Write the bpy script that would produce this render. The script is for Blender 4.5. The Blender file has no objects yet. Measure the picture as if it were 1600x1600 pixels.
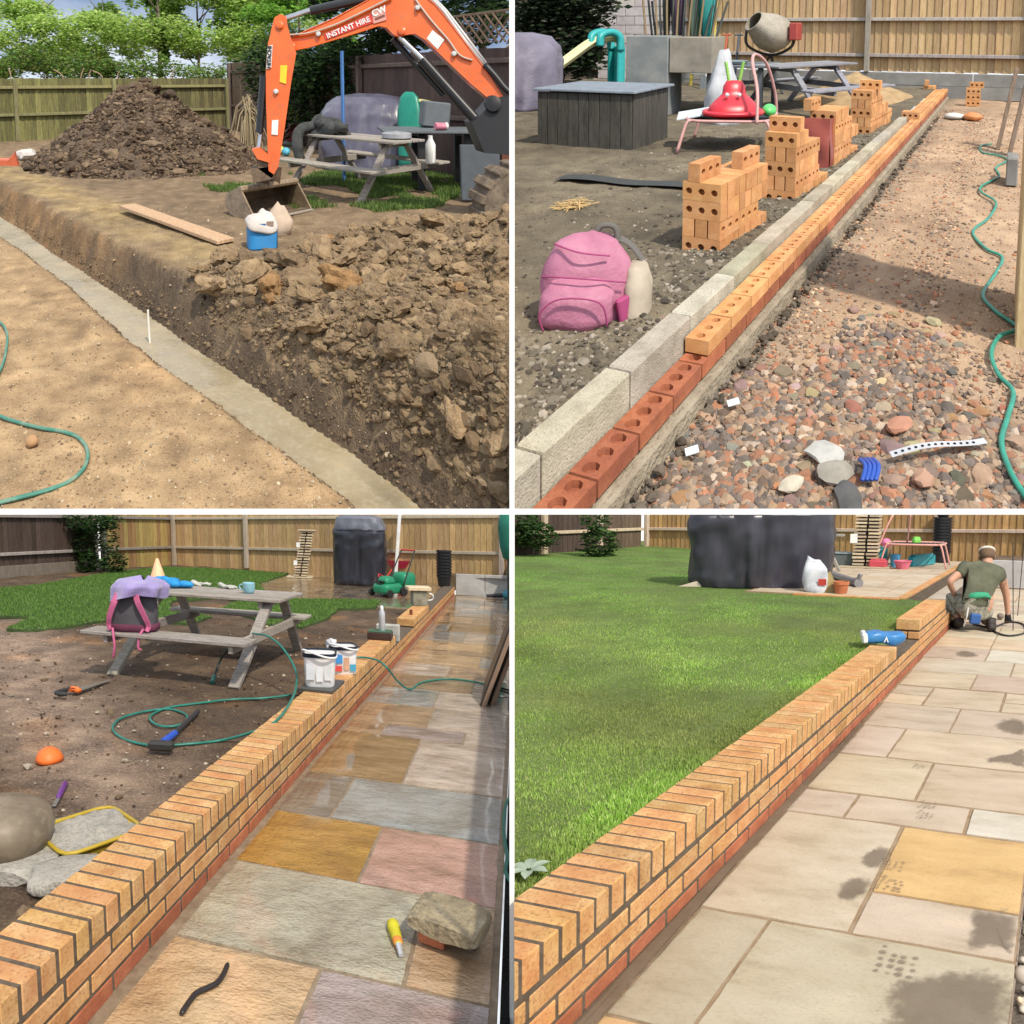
import bpy, bmesh, math, random
import numpy as np
from mathutils import Vector, Matrix, noise
R = math.radians
rnd = random.Random(7)
sc = bpy.context.scene
COL = sc.collection

# ------------------------------------------------------------------ camera, sky, sun, exposure
cam = bpy.data.objects.new('camera', bpy.data.cameras.new('camera'))
COL.objects.link(cam)
cam.data.sensor_width = 36
cam.data.lens = 27
cam.data.clip_end = 4000
cam.data.clip_start = 0.05
cam.location = (0, 0, 0)
cam.rotation_euler = (R(85), 0, 0)
sc.camera = cam

SUN_EL, SUN_AZ = R(50), R(146)          # azimuth clockwise from +Y (the way the camera looks)
world = bpy.data.worlds.new('World')
sc.world = world
world.use_nodes = True
wn = world.node_tree
wn.nodes.clear()
w_out = wn.nodes.new('ShaderNodeOutputWorld')
w_bg = wn.nodes.new('ShaderNodeBackground')
w_sky = wn.nodes.new('ShaderNodeTexSky')
w_sky.sky_type = 'NISHITA'
w_sky.sun_disc = False
w_sky.sun_elevation = SUN_EL
w_sky.sun_rotation = SUN_AZ
w_sky.air_density = 1.0
w_sky.dust_density = 1.5
w_sky.ozone_density = 1.5
# soft broken cloud over the blue
w_tc = wn.nodes.new('ShaderNodeTexCoord')
w_map = wn.nodes.new('ShaderNodeMapping')
w_map.inputs['Scale'].default_value = (1.6, 1.6, 4.5)
w_noise = wn.nodes.new('ShaderNodeTexNoise')
w_noise.inputs['Scale'].default_value = 1.7
w_noise.inputs['Detail'].default_value = 7
w_noise.inputs['Roughness'].default_value = 0.55
w_ramp = wn.nodes.new('ShaderNodeValToRGB')
w_ramp.color_ramp.elements[0].position = 0.33
w_ramp.color_ramp.elements[1].position = 0.60
w_mix = wn.nodes.new('ShaderNodeMixRGB')
w_mix.inputs['Color2'].default_value = (7.5, 7.8, 8.2, 1)
wn.links.new(w_tc.outputs['Generated'], w_map.inputs['Vector'])
wn.links.new(w_map.outputs['Vector'], w_noise.inputs['Vector'])
wn.links.new(w_noise.outputs['Fac'], w_ramp.inputs['Fac'])
wn.links.new(w_ramp.outputs['Color'], w_mix.inputs['Fac'])
wn.links.new(w_sky.outputs['Color'], w_mix.inputs['Color1'])
wn.links.new(w_mix.outputs['Color'], w_bg.inputs['Color'])
wn.links.new(w_bg.outputs['Background'], w_out.inputs['Surface'])
w_bg.inputs['Strength'].default_value = 0.13

sun = bpy.data.objects.new('sun', bpy.data.lights.new('sun', 'SUN'))
COL.objects.link(sun)
sun.data.energy = 3.4
sun.data.angle = R(3.0)
sun.data.color = (1.0, 0.91, 0.77)
sdir = Vector((math.sin(SUN_AZ) * math.cos(SUN_EL), math.cos(SUN_AZ) * math.cos(SUN_EL), math.sin(SUN_EL)))
sun.rotation_euler = sdir.to_track_quat('Z', 'Y').to_euler()
sc.view_settings.view_transform = 'Standard'
sc.view_settings.look = 'None'
sc.view_settings.gamma = 1
sc.view_settings.exposure = 0.24
try:
    sc.view_settings.use_curve_mapping = False
except Exception:
    pass
sc.cycles.max_bounces = 6
sc.cycles.use_denoising = True

# ------------------------------------------------------------------ the four garden plots
# Each plot is surveyed in metres: u across (to the right), v along (away), z up from its own datum.
# The two lower plots lie almost level; the two upper ones climb the bank behind them at ten times the size.
class Plot:
    def __init__(s, across, along, up, origin, size, side):
        s.A = Matrix((across, along, (0, 0, up))).transposed()
        s.o = Vector(origin)
        s.size = size
        s.side = side                     # -1 left of the dividing line, +1 right of it
        s.low = size < 2
    def world(s, p):
        return s.o + s.A @ Vector(p)
G1 = Plot((10.2440, 0.0000, 0.0000), (-3.9438, 12.3724, 5.6674), 10.000, (-1.7794, 4.0982, -14.4077), 10, -1)
G2 = Plot((12.7916, -6.8435, -3.5370), (11.4901, 18.5447, 9.7021), 13.500, (2.8371, 33.6093, -3.5773), 13.5, 1)
G3 = Plot((1.0035, -0.3192, 0.0051), (0.0079, 1.0757, -0.109), 0.887, (-1.2491, 1.8356, -1.6566), 0.887, -1)
G4 = Plot((0.8896, -0.3066, 0.0108), (0.7496, 1.0345, -0.0808), 1.000, (0.1369, 2.0179, -1.6566), 1, 1)

# ------------------------------------------------------------------ mesh kit (everything in plot metres)
CS, SN = math.cos(R(5)), math.sin(R(5))
def rotz(a):
    return np.array(((math.cos(a), -math.sin(a), 0), (math.sin(a), math.cos(a), 0), (0, 0, 1.)))
def rot3(ax, a):
    return np.array(Matrix.Rotation(a, 3, ax))
def eul(rx=0, ry=0, rz=0):
    return rot3('Z', rz) @ rot3('Y', ry) @ rot3('X', rx)

class MB:
    """collects shapes into one mesh"""
    def __init__(s):
        s.v, s.f, s.n, s.c = [], [], 0, []
    def add(s, V, F, col=None):
        V = np.asarray(V, float).reshape(-1, 3)
        s.v.append(V)
        s.f.extend([tuple(int(i) + s.n for i in f) for f in F])
        s.n += len(V)
        s.c.append(np.tile(np.array(col if col is not None else (1, 1, 1), float), (len(V), 1)))
        return s
    def box(s, c, d, r=None, b=0.0, col=None):
        """box centred on c, size d, rotation matrix r, chamfer b"""
        h = np.array(d, float) / 2
        if b <= 0:
            V = np.array([(x, y, z) for x in (-1, 1) for y in (-1, 1) for z in (-1, 1)], float) * h
            F = [(0, 1, 3, 2), (4, 6, 7, 5), (0, 4, 5, 1), (2, 3, 7, 6), (0, 2, 6, 4), (1, 5, 7, 3)]
        else:
            b = min(b, *(h * .49))
            V, idx = [], {}
            for x in (-1, 1):
                for y in (-1, 1):
                    for z in (-1, 1):
                        for k in range(3):
                            p = np.array((x, y, z), float) * h
                            q = np.array((x, y, z), float) * b
                            q[k] = 0
                            idx[(x, y, z, k)] = len(V)
                            V.append(p - q)
            g = lambda x, y, z, k: idx[(x, y, z, k)]
            F = []
            for k in range(3):
                a1, a2 = (k + 1) % 3, (k + 2) % 3
                for sg in (-1, 1):
                    L = []
                    for (p, q) in ((-1, -1), (1, -1), (1, 1), (-1, 1)):
                        t = [0, 0, 0]; t[k] = sg; t[a1] = p; t[a2] = q
                        L.append(g(*t, k))
                    F.append(tuple(L if sg > 0 else L[::-1]))
            for k in range(3):
                a1, a2 = (k + 1) % 3, (k + 2) % 3
                for p in (-1, 1):
                    for q in (-1, 1):
                        t = [0, 0, 0]; t[a1] = p; t[a2] = q
                        lo, hi = list(t), list(t)
                        lo[k] = -1; hi[k] = 1
                        fa = (g(*lo, a1), g(*hi, a1), g(*hi, a2), g(*lo, a2))
                        F.append(fa if p * q > 0 else fa[::-1])
            for x in (-1, 1):
                for y in (-1, 1):
                    for z in (-1, 1):
                        fa = (g(x, y, z, 0), g(x, y, z, 1), g(x, y, z, 2))
                        F.append(fa if x * y * z > 0 else fa[::-1])
            V = np.array(V)
        if r is not None:
            V = V @ np.asarray(r).T
        return s.add(V + np.array(c, float), F, col)
    def bar(s, a, b, w, t, up=(0, 0, 1), ch=.004, col=None):
        """a plank from a to b: w across, t thick along `up`"""
        a, b = np.array(a, float), np.array(b, float)
        d = b - a; L = np.linalg.norm(d); y = d / L
        z = np.array(up, float); z -= y * (z @ y)
        if np.linalg.norm(z) < 1e-6: z = np.array((1., 0, 0)) - y * y[0]
        z /= np.linalg.norm(z); x = np.cross(y, z)
        return s.box((a + b) / 2, (w, L, t), np.column_stack((x, y, z)), ch, col)
    def tube(s, pts, r, n=8, cap=True, closed=False, col=None):
        P = np.array(pts, float); m = len(P)
        rr = np.full(m, r, float) if np.isscalar(r) else np.array(r, float)
        V = []; F = []; up = None
        for i in range(m):
            if closed: t = P[(i + 1) % m] - P[i - 1]
            else: t = P[min(i + 1, m - 1)] - P[max(i - 1, 0)]
            t = t / (np.linalg.norm(t) + 1e-12)
            if up is None:
                up = np.array((0, 0, 1.)) if abs(t[2]) < .9 else np.array((1., 0, 0))
            x = np.cross(up, t); x /= (np.linalg.norm(x) + 1e-12); y = np.cross(t, x); up = y
            for k in range(n):
                a = 2 * math.pi * k / n
                V.append(P[i] + rr[i] * (x * math.cos(a) + y * math.sin(a)))
        for i in range(m if closed else m - 1):
            j = (i + 1) % m
            for k in range(n):
                l = (k + 1) % n
                F.append((i * n + k, i * n + l, j * n + l, j * n + k))
        if cap and not closed:
            F.append(tuple(range(n))[::-1]); F.append(tuple((m - 1) * n + k for k in range(n)))
        return s.add(V, F, col)
    def lathe(s, prof, n=16, at=(0, 0, 0), r=None, sx=1, sy=1, wob=None, col=None):
        """profile of (radius, height) turned about z"""
        V = []; F = []; m = len(prof)
        for i, (ra, z) in enumerate(prof):
            for k in range(n):
                a = 2 * math.pi * k / n
                w = wob(a, z) if wob else 1
                V.append((ra * w * sx * math.cos(a), ra * w * sy * math.sin(a), z))
        for i in range(m - 1):
            for k in range(n):
                l = (k + 1) % n
                F.append((i * n + k, i * n + l, (i + 1) * n + l, (i + 1) * n + k))
        if prof[0][0] > 1e-6: F.append(tuple(range(n))[::-1])
        if prof[-1][0] > 1e-6: F.append(tuple((m - 1) * n + k for k in range(n)))
        V = np.array(V)
        if r is not None: V = V @ np.asarray(r).T
        return s.add(V + np.array(at, float), F, col)
    def prism(s, poly, d, r=None, at=(0, 0, 0), col=None):
        """2-D outline in x,z, extruded d along y (centred)"""
        n = len(poly)
        V = [(x, -d / 2, z) for x, z in poly] + [(x, d / 2, z) for x, z in poly]
        ar = sum(poly[i][0] * poly[(i + 1) % n][1] - poly[(i + 1) % n][0] * poly[i][1] for i in range(n))
        F = [tuple(range(n)), tuple(range(2 * n - 1, n - 1, -1))]
        F += [(i, i + n, (i + 1) % n + n, (i + 1) % n) for i in range(n)]
        if ar < 0: F = [f[::-1] for f in F]
        V = np.array(V)
        if r is not None: V = V @ np.asarray(r).T
        return s.add(V + np.array(at, float), F, col)
    def grid(s, fn, nu, nv, col=None, flip=False):
        V = [fn(i / (nu - 1), j / (nv - 1)) for j in range(nv) for i in range(nu)]
        F = [(j * nu + i, j * nu + i + 1, (j + 1) * nu + i + 1, (j + 1) * nu + i) for j in range(nv - 1) for i in range(nu - 1)]
        if flip: F = [f[::-1] for f in F]
        return s.add(V, F, col)
    def rock(s, c, d, seed, lev=1, amp=.25, r=None, col=None):
        V, F = ICO[lev]
        off = Vector((seed * 3.17, seed * 1.3, seed * .7))
        W = np.array([np.array(v) * (1 + amp * noise.noise(Vector(v) * 1.3 + off) + amp * .5 * noise.noise(Vector(v) * 3.1 + off)) for v in V])
        W = W * np.array(d, float) / 2
        if r is not None: W = W @ np.asarray(r).T
        return s.add(W + np.array(c, float), F, col)

def make_ico(lev):
    bm = bmesh.new()
    bmesh.ops.create_icosphere(bm, subdivisions=lev, radius=1)
    V = np.array([v.co[:] for v in bm.verts]); bm.verts.index_update()
    F = [tuple(v.index for v in f.verts) for f in bm.faces]
    bm.free()
    return V, F
ICO = {k: make_ico(k) for k in (1, 2, 3)}

def clip_planes(pl):
    P = [(np.array((pl.side, 0, 0.)), .006 * (1 if pl.low else 10))]
    if pl.low:                     # the added white border wall shows above this level
        P.append((np.array((0, -SN - .0033 * CS, -CS + .0033 * SN)), 0.0))
    return P

MESHES = {}
def emit(pl, mb, name, m, loc=(0, 0, 0), rot=0.0, par=None, at=(0, 0, 0), smooth=False, key=None, label=None, color=None, fill=True, wloc=None):
    """links ONE mesh object. `par` is a Thing or an object with .wl (its world place)"""
    if par is not None:
        loc, rot = par.loc, par.rot
        base = par.wp
    else:
        base = np.array(pl.world(loc))
    L = np.array(pl.A) @ rotz(rot)
    org = base + L @ np.array(at, float)
    V = np.concatenate(mb.v) if mb.v else np.zeros((0, 3))
    co = V @ L.T
    W = co + org
    bad = np.zeros(len(W), bool)
    cuts = []
    for n, d in clip_planes(pl):
        b = (W @ n) < d - 1e-9
        if b.all(): return None
        if b.any(): cuts.append((n, d)); bad |= b
    k = (id(pl), key, m.name, round(rot, 5)) if key and not cuts else None
    me = MESHES.get(k) if k else None
    if me is None:
        F = mb.f
        big = len(V) > 60000
        if cuts and big:
            F = [f for f in F if not any(bad[i] for i in f)]
        me = bpy.data.meshes.new(name)
        me.from_pydata(co.tolist(), [], F)
        at_ = me.attributes.new('rest', 'FLOAT_VECTOR', 'POINT')
        at_.data.foreach_set('vector', V.astype(np.float32).ravel())
        C = np.concatenate(mb.c)
        if (C != 1).any():
            ca = me.color_attributes.new('col', 'FLOAT_COLOR', 'POINT')
            ca.data.foreach_set('color', np.column_stack((C, np.ones(len(C)))).astype(np.float32).ravel())
        if cuts and not big:
            bm = bmesh.new(); bm.from_mesh(me)
            for n, d in cuts:
                g = bm.verts[:] + bm.edges[:] + bm.faces[:]
                p = n * d - org
                r = bmesh.ops.bisect_plane(bm, geom=g, plane_co=Vector(p), plane_no=Vector(n), clear_inner=True, dist=1e-6)
                if fill:
                    ed = [e for e in r['geom_cut'] if isinstance(e, bmesh.types.BMEdge) and e.is_boundary]
                    if ed: bmesh.ops.holes_fill(bm, edges=ed, sides=0)
            bm.to_mesh(me); bm.free()
        if smooth:
            me.polygons.foreach_set('use_smooth', np.ones(len(me.polygons), bool))
            if smooth is not True: 
                me.set_sharp_from_angle(angle=smooth)
        me.materials.append(m)
        if k: MESHES[k] = me
    o = bpy.data.objects.new(name, me)
    COL.objects.link(o)
    if par is not None:
        o.parent = par.o
        o.location = org - par.wp
    else:
        o.location = org
    if label: o['label'] = label
    if color is not None: o.color = (*color, 1)
    o.update_tag()
    return o

class Thing:
    """an Empty at a thing's base (or a one-mesh thing / a part) that carries parts"""
    def __init__(s, pl, name, label=None, cat=None, loc=(0, 0, 0), rot=0.0, group=None, kind=None):
        s.pl, s.loc, s.rot = pl, loc, rot
        s.wp = np.array(pl.world(loc))
        s.o = bpy.data.objects.new(name, None)
        s.o.empty_display_size = .1
        COL.objects.link(s.o)
        s.o.location = s.wp
        tag(s.o, label, cat, group, kind)
    def part(s, name, mb, m, at=(0, 0, 0), **k):
        return emit(s.pl, mb, name, m, par=s, at=at, **k)
    def sub(s, o, at=(0, 0, 0)):
        """a handle on part o so that it can carry sub-parts (o's mesh shares this thing's axes)"""
        t = Thing.__new__(Thing)
        t.pl, t.loc, t.rot = s.pl, s.loc, s.rot
        t.wp = np.array(s.wp) + np.array(s.pl.A) @ rotz(s.rot) @ np.array(at, float)
        t.o = o
        return t

def tag(o, label=None, cat=None, group=None, kind=None):
    if label: o['label'] = label
    if cat: o['category'] = cat
    if group: o['group'] = group
    if kind: o['kind'] = kind
    return o
def solo(pl, name, mb, m, label, cat, loc, rot=0.0, group=None, **k):
    """a thing that is one mesh"""
    o = emit(pl, mb, name, m, loc=loc, rot=rot, **k)
    if o is None: print('NOTHING LEFT OF', name); return None
    tag(o, label, cat, group)
    return o
def holder(pl, o, loc, rot=0.0):
    t = Thing.__new__(Thing)
    t.pl, t.loc, t.rot, t.o = pl, loc, rot, o
    t.wp = np.array(pl.world(loc))
    return t
def ground(pl, name, mb, m, kind='structure', loc=(0, 0, 0), **k):
    o = emit(pl, mb, name, m, loc=loc, fill=False, **k)
    if o: o['kind'] = kind
    return o
def smooth_path(pts, n=6, closed=False):
    """Catmull-Rom through pts"""
    P = [np.array(p, float) for p in pts]; out = []; m = len(P)
    for i in range(m if closed else m - 1):
        if closed: a, b, c, d = P[i - 1], P[i], P[(i + 1) % m], P[(i + 2) % m]
        else: a, b, c, d = P[max(i - 1, 0)], P[i], P[i + 1], P[min(i + 2, m - 1)]
        for k in range(n):
            t = k / n
            out.append(.5 * (2 * b + (c - a) * t + (2 * a - 5 * b + 4 * c - d) * t * t + (3 * b - a - 3 * c + d) * t ** 3))
    if not closed: out.append(P[-1])
    return out
def nz(x, y, z=0.0, s=1.0, o=3):
    return noise.fractal(Vector((x * s, y * s, z * s)), 1.0, 2.0, o)

# ------------------------------------------------------------------ materials
MATS = {}
def mat(name, pl, cols, scale=6.0, rough=.8, bump=.3, bscale=None, bdist=.004, stretch=(1, 1, 1), fine=None, fscale=60., famt=.35,
        vert=False, obj=False, rand=.0, spec=.35, metal=0, coat=0, detail=6, trans=0, rrange=0, extra=None, sheen=0, grain=.45):
    """noise ramp through `cols`, a fine second noise towards `fine`, optional vertex/object tint and random value; bump from both"""
    key = (name, pl.size)
    if key in MATS: return MATS[key]
    m = bpy.data.materials.new(name)
    m.use_nodes = True
    nt = m.node_tree; N = nt.nodes; Lk = nt.links.new
    b = N['Principled BSDF']
    at = N.new('ShaderNodeAttribute'); at.attribute_name = 'rest'
    oi = N.new('ShaderNodeObjectInfo')
    mul = N.new('ShaderNodeMath'); mul.operation = 'MULTIPLY'; mul.inputs[1].default_value = 37.0
    Lk(oi.outputs['Random'], mul.inputs[0])
    ad = N.new('ShaderNodeVectorMath'); ad.operation = 'ADD'
    Lk(at.outputs['Vector'], ad.inputs[0]); Lk(mul.outputs[0], ad.inputs[1])
    mp = N.new('ShaderNodeVectorMath'); mp.operation = 'MULTIPLY'; mp.inputs[1].default_value = stretch
    Lk(ad.outputs[0], mp.inputs[0])
    n1 = N.new('ShaderNodeTexNoise'); n1.inputs['Scale'].default_value = scale; n1.inputs['Detail'].default_value = detail
    n1.inputs['Roughness'].default_value = .6
    Lk(mp.outputs[0], n1.inputs['Vector'])
    rp = N.new('ShaderNodeValToRGB'); cr = rp.color_ramp
    k = len(cols)
    while len(cr.elements) < k: cr.elements.new(.5)
    for i, c in enumerate(cols):
        cr.elements[i].position = .30 + .40 * i / max(1, k - 1)
        cr.elements[i].color = (*c[:3], 1)
    Lk(n1.outputs['Fac'], rp.inputs['Fac'])
    out = rp.outputs['Color']
    n2 = N.new('ShaderNodeTexNoise'); n2.inputs['Scale'].default_value = fscale; n2.inputs['Detail'].default_value = 3
    Lk(mp.outputs[0], n2.inputs['Vector'])
    if fine is not None:
        r2 = N.new('ShaderNodeMapRange'); r2.inputs[1].default_value = .5; r2.inputs[2].default_value = .72; r2.inputs[4].default_value = famt
        r2.clamp = True
        Lk(n2.outputs['Fac'], r2.inputs[0])
        mx = N.new('ShaderNodeMixRGB'); mx.inputs['Color2'].default_value = (*fine, 1)
        Lk(r2.outputs[0], mx.inputs['Fac']); Lk(out, mx.inputs['Color1']); out = mx.outputs['Color']
    for flag, src in ((vert, None), (obj, oi.outputs['Color'])):
        if flag:
            if src is None:
                va = N.new('ShaderNodeAttribute'); va.attribute_name = 'col'; src = va.outputs['Color']
            mx = N.new('ShaderNodeMixRGB'); mx.blend_type = 'MULTIPLY'; mx.inputs['Fac'].default_value = 1
            Lk(out, mx.inputs['Color1']); Lk(src, mx.inputs['Color2']); out = mx.outputs['Color']
    if rand:
        hs = N.new('ShaderNodeHueSaturation')
        mr = N.new('ShaderNodeMapRange'); mr.inputs[3].default_value = 1 - rand; mr.inputs[4].default_value = 1 + rand
        Lk(oi.outputs['Random'], mr.inputs[0]); Lk(mr.outputs[0], hs.inputs['Value']); Lk(out, hs.inputs['Color']); out = hs.outputs['Color']
    if extra: out = extra(nt, out, mp.outputs[0], oi, b)
    Lk(out, b.inputs['Base Color'])
    b.inputs['Roughness'].default_value = rough
    if rrange:
        mr = N.new('ShaderNodeMapRange'); mr.inputs[1].default_value = .35; mr.inputs[2].default_value = .65
        mr.inputs[3].default_value = max(.02, rough - rrange); mr.inputs[4].default_value = min(1, rough + rrange)
        Lk(n1.outputs['Fac'], mr.inputs[0]); Lk(mr.outputs[0], b.inputs['Roughness'])
    b.inputs['Specular IOR Level'].default_value = spec
    b.inputs['Metallic'].default_value = metal
    b.inputs['Coat Weight'].default_value = coat
    b.inputs['Coat Roughness'].default_value = .08
    b.inputs['Transmission Weight'].default_value = trans
    if sheen: b.inputs['Sheen Weight'].default_value = sheen
    if bump:
        am = N.new('ShaderNodeMath'); am.operation = 'ADD'
        ml = N.new('ShaderNodeMath'); ml.operation = 'MULTIPLY'; ml.inputs[1].default_value = grain
        Lk(n2.outputs['Fac'], ml.inputs[0]); Lk(ml.outputs[0], am.inputs[0])
        if bscale:
            n3 = N.new('ShaderNodeTexNoise'); n3.inputs['Scale'].default_value = bscale; n3.inputs['Detail'].default_value = 4
            Lk(mp.outputs[0], n3.inputs['Vector']); Lk(n3.outputs['Fac'], am.inputs[1])
        else:
            Lk(n1.outputs['Fac'], am.inputs[1])
        bp = N.new('ShaderNodeBump'); bp.inputs['Strength'].default_value = bump; bp.inputs['Distance'].default_value = bdist * pl.size
        Lk(am.outputs[0], bp.inputs['Height']); Lk(bp.outputs['Normal'], b.inputs['Normal'])
    MATS[key] = m
    return m
def plain(name, pl, c, rough=.5, var=.12, **k):
    d = tuple(x * (1 - var) for x in c); e = tuple(min(1, x * (1 + var)) for x in c)
    k.setdefault('bump', .08); k.setdefault('scale', 9.)
    return mat(name, pl, (d, c, e), rough=rough, **k)
def leafmat(name, pl, c):
    """thin leaves: diffuse with some light coming through; tinted per leaf"""
    key = (name, pl.size)
    if key in MATS: return MATS[key]
    m = bpy.data.materials.new(name); m.use_nodes = True
    nt = m.node_tree; N = nt.nodes; Lk = nt.links.new
    b = N['Principled BSDF']; o = N['Material Output']
    va = N.new('ShaderNodeAttribute'); va.attribute_name = 'col'
    mx = N.new('ShaderNodeMixRGB'); mx.blend_type = 'MULTIPLY'; mx.inputs['Fac'].default_value = 1
    mx.inputs['Color1'].default_value = (*c, 1); Lk(va.outputs['Color'], mx.inputs['Color2'])
    Lk(mx.outputs['Color'], b.inputs['Base Color']); b.inputs['Roughness'].default_value = .6; b.inputs['Specular IOR Level'].default_value = .25
    tr = N.new('ShaderNodeBsdfTranslucent'); Lk(mx.outputs['Color'], tr.inputs['Color'])
    ms = N.new('ShaderNodeMixShader'); ms.inputs['Fac'].default_value = .48
    Lk(b.outputs['BSDF'], ms.inputs[1]); Lk(tr.outputs['BSDF'], ms.inputs[2]); Lk(ms.outputs['Shader'], o.inputs['Surface'])
    MATS[key] = m
    return m

# ------------------------------------------------------------------ scatter helpers (many small shapes in one mesh)
class Bulk:
    """fast joined mesh of many copies of small shapes; V (n,3), tris"""
    def __init__(s): s.V, s.F, s.C, s.n = [], [], [], 0
    def put(s, T, F, P, sc_, rots, cols):
        """template verts T, faces F; positions P (k,3), scales (k,3), rotation matrices (k,3,3), colours (k,3)"""
        k = len(P)
        if k == 0: return
        W = np.einsum('kij,kvj->kvi', rots, T[None] * sc_[:, None, :]) + P[:, None, :]
        s.V.append(W.reshape(-1, 3))
        F = np.array(F)
        s.F.append((F[None] + (np.arange(k) * len(T))[:, None, None] + s.n).reshape(-1, F.shape[1]))
        s.C.append(np.repeat(cols, len(T), axis=0))
        s.n += k * len(T)
def emit_bulk(pl, bk, name, m, loc=(0, 0, 0), rot=0.0, kind=None, par=None, smooth=False):
    if par is not None: loc, rot, base = par.loc, par.rot, par.wp
    else: base = np.array(pl.world(loc))
    V = np.concatenate(bk.V); F = np.concatenate(bk.F); C = np.concatenate(bk.C)
    L = np.array(pl.A) @ rotz(rot)
    co = V @ L.T; W = co + base
    bad = np.zeros(len(W), bool)
    for n, d in clip_planes(pl): bad |= (W @ n) < d
    F = F[~bad[F].any(axis=1)]
    me = bpy.data.meshes.new(name)
    nf, kf = F.shape
    me.vertices.add(len(co)); me.vertices.foreach_set('co', co.astype(np.float32).ravel())
    me.loops.add(nf * kf); me.loops.foreach_set('vertex_index', F.astype(np.int32).ravel())
    me.polygons.add(nf); me.polygons.foreach_set('loop_start', (np.arange(nf) * kf).astype(np.int32))
    me.polygons.foreach_set('loop_total', np.full(nf, kf, np.int32))
    me.polygons.foreach_set('use_smooth', np.full(nf, bool(smooth)))
    me.update(calc_edges=True); me.validate()
    a = me.attributes.new('rest', 'FLOAT_VECTOR', 'POINT'); a.data.foreach_set('vector', V.astype(np.float32).ravel())
    ca = me.color_attributes.new('col', 'FLOAT_COLOR', 'POINT')
    ca.data.foreach_set('color', np.column_stack((C, np.ones(len(C)))).astype(np.float32).ravel())
    me.materials.append(m)
    o = bpy.data.objects.new(name, me); COL.objects.link(o)
    if par is not None: o.parent = par.o; o.location = (0, 0, 0)
    else: o.location = base
    if kind: o['kind'] = kind
    return o
def rand_rots(rng, k, tilt=math.pi):
    a = rng.uniform(0, 2 * math.pi, k); b = rng.uniform(-tilt, tilt, k)
    ca, sa, cb, sb = np.cos(a), np.sin(a), np.cos(b), np.sin(b)
    M = np.zeros((k, 3, 3))
    M[:, 0, 0] = ca; M[:, 0, 1] = -sa * cb; M[:, 0, 2] = sa * sb
    M[:, 1, 0] = sa; M[:, 1, 1] = ca * cb; M[:, 1, 2] = -ca * sb
    M[:, 2, 1] = sb; M[:, 2, 2] = cb
    return M
def rock_template(seed, lev=1, amp=.35, flat=1.0):
    V, F = ICO[lev]
    off = Vector((seed * 5.1, seed * 2.3, 1.7 * seed))
    W = np.array([np.array(v) * (1 + amp * noise.noise(Vector(v) * 1.2 + off) + amp * .6 * noise.noise(Vector(v) * 3 + off)) for v in V])
    W[:, 2] *= flat
    return W * .5, F
LEAF = (np.array([(-.5, 0, 0), (0, -.28, .06), (.5, 0, 0), (0, .28, .06)]), [(0, 1, 2, 3)])
BLADE = (np.array([(-.5, 0, 0), (.5, 0, 0), (0, .12, 1.)]), [(0, 1, 2)])
def crumb_template(seed, lev=2, jit=.28, amp=.4):
    r = random.Random(seed); V, F = ICO[lev]; off = Vector((seed * 2.1, seed, seed * .3))
    W = np.array([np.array(v) * (1 + amp * noise.noise(Vector(v) * 1.3 + off) + r.uniform(-jit, jit)) for v in V])
    return W * .5, F
def pick(rng, cols, k, var=.15):
    C = np.array(cols)[rng.integers(0, len(cols), k)]
    return C * (1 + rng.uniform(-var, var, (k, 1)))
def blades(pl, name, pts, hts, m, rng, cols, wid=.006, kind='stuff', loc=(0, 0, 0)):
    k = len(pts); bk = Bulk()
    S = np.column_stack((np.full(k, wid) * rng.uniform(.7, 1.5, k), hts, hts))
    bk.put(*BLADE, pts, S, rand_rots(rng, k, .75), cols)
    return emit_bulk(pl, bk, name, m, loc=loc, kind=kind)

# ------------------------------------------------------------------ added white border wall and boards between the four plots
W0 = Plot((1, 0, 0), (0, 1, 0), 1, (0, 0, 0), 10, 1)
def unclipped(name, mb, m, label, cat):
    me = bpy.data.meshes.new(name)
    me.from_pydata(np.concatenate(mb.v).tolist(), [], mb.f)
    me.materials.append(m)
    o = bpy.data.objects.new(name, me); COL.objects.link(o)
    return tag(o, label, cat)
white = plain('border_white', W0, (.86, .86, .85), .55, .02, bump=.05)
unclipped('added_border_wall', MB().box((0, 28.15, -8.68), (160, .3, 12.65), b=.01), white, 'long white wall added as a border between the lower and upper gardens', 'wall')  # added white border between lower and upper panels; the gardens have no such wall
t = MB().box((0, 2.206, -1.2), (.0148, .012, 2.02))
t.add([(-.006, 2.215, -2.6), (.006, 2.215, -2.6), (-.006, 2.215, -1.36), (.006, 2.215, -1.36), (-.006, 27.95, -6), (.006, 27.95, -6), (-.006, 27.95, -3.1), (.006, 27.95, -3.1)],
      [(0, 1, 3, 2), (4, 6, 7, 5), (0, 2, 6, 4), (1, 5, 7, 3), (2, 3, 7, 6)])
unclipped('added_border_board', t, white, 'thin white board added as a border between the picnic table garden and the finished lawn', 'divider')  # added border line between the two lower panels, built as a board
t = MB().box((0, 29.55, 6.5), (.197, .12, 23))
t.add([(-.06, 29.65, -9), (.06, 29.65, -9), (-.06, 29.65, -1), (.06, 29.65, -1), (-.06, 260, 90), (.06, 260, 90), (-.06, 260, 112), (.06, 260, 112)],
      [(0, 1, 3, 2), (4, 6, 7, 5), (0, 2, 6, 4), (1, 5, 7, 3), (2, 3, 7, 6)])
unclipped('added_border_board', t, white, 'tall white mast added as a border between the digger plot and the brick stack plot', 'divider')  # mast stands in for the border strip dividing the upper panels

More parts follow.
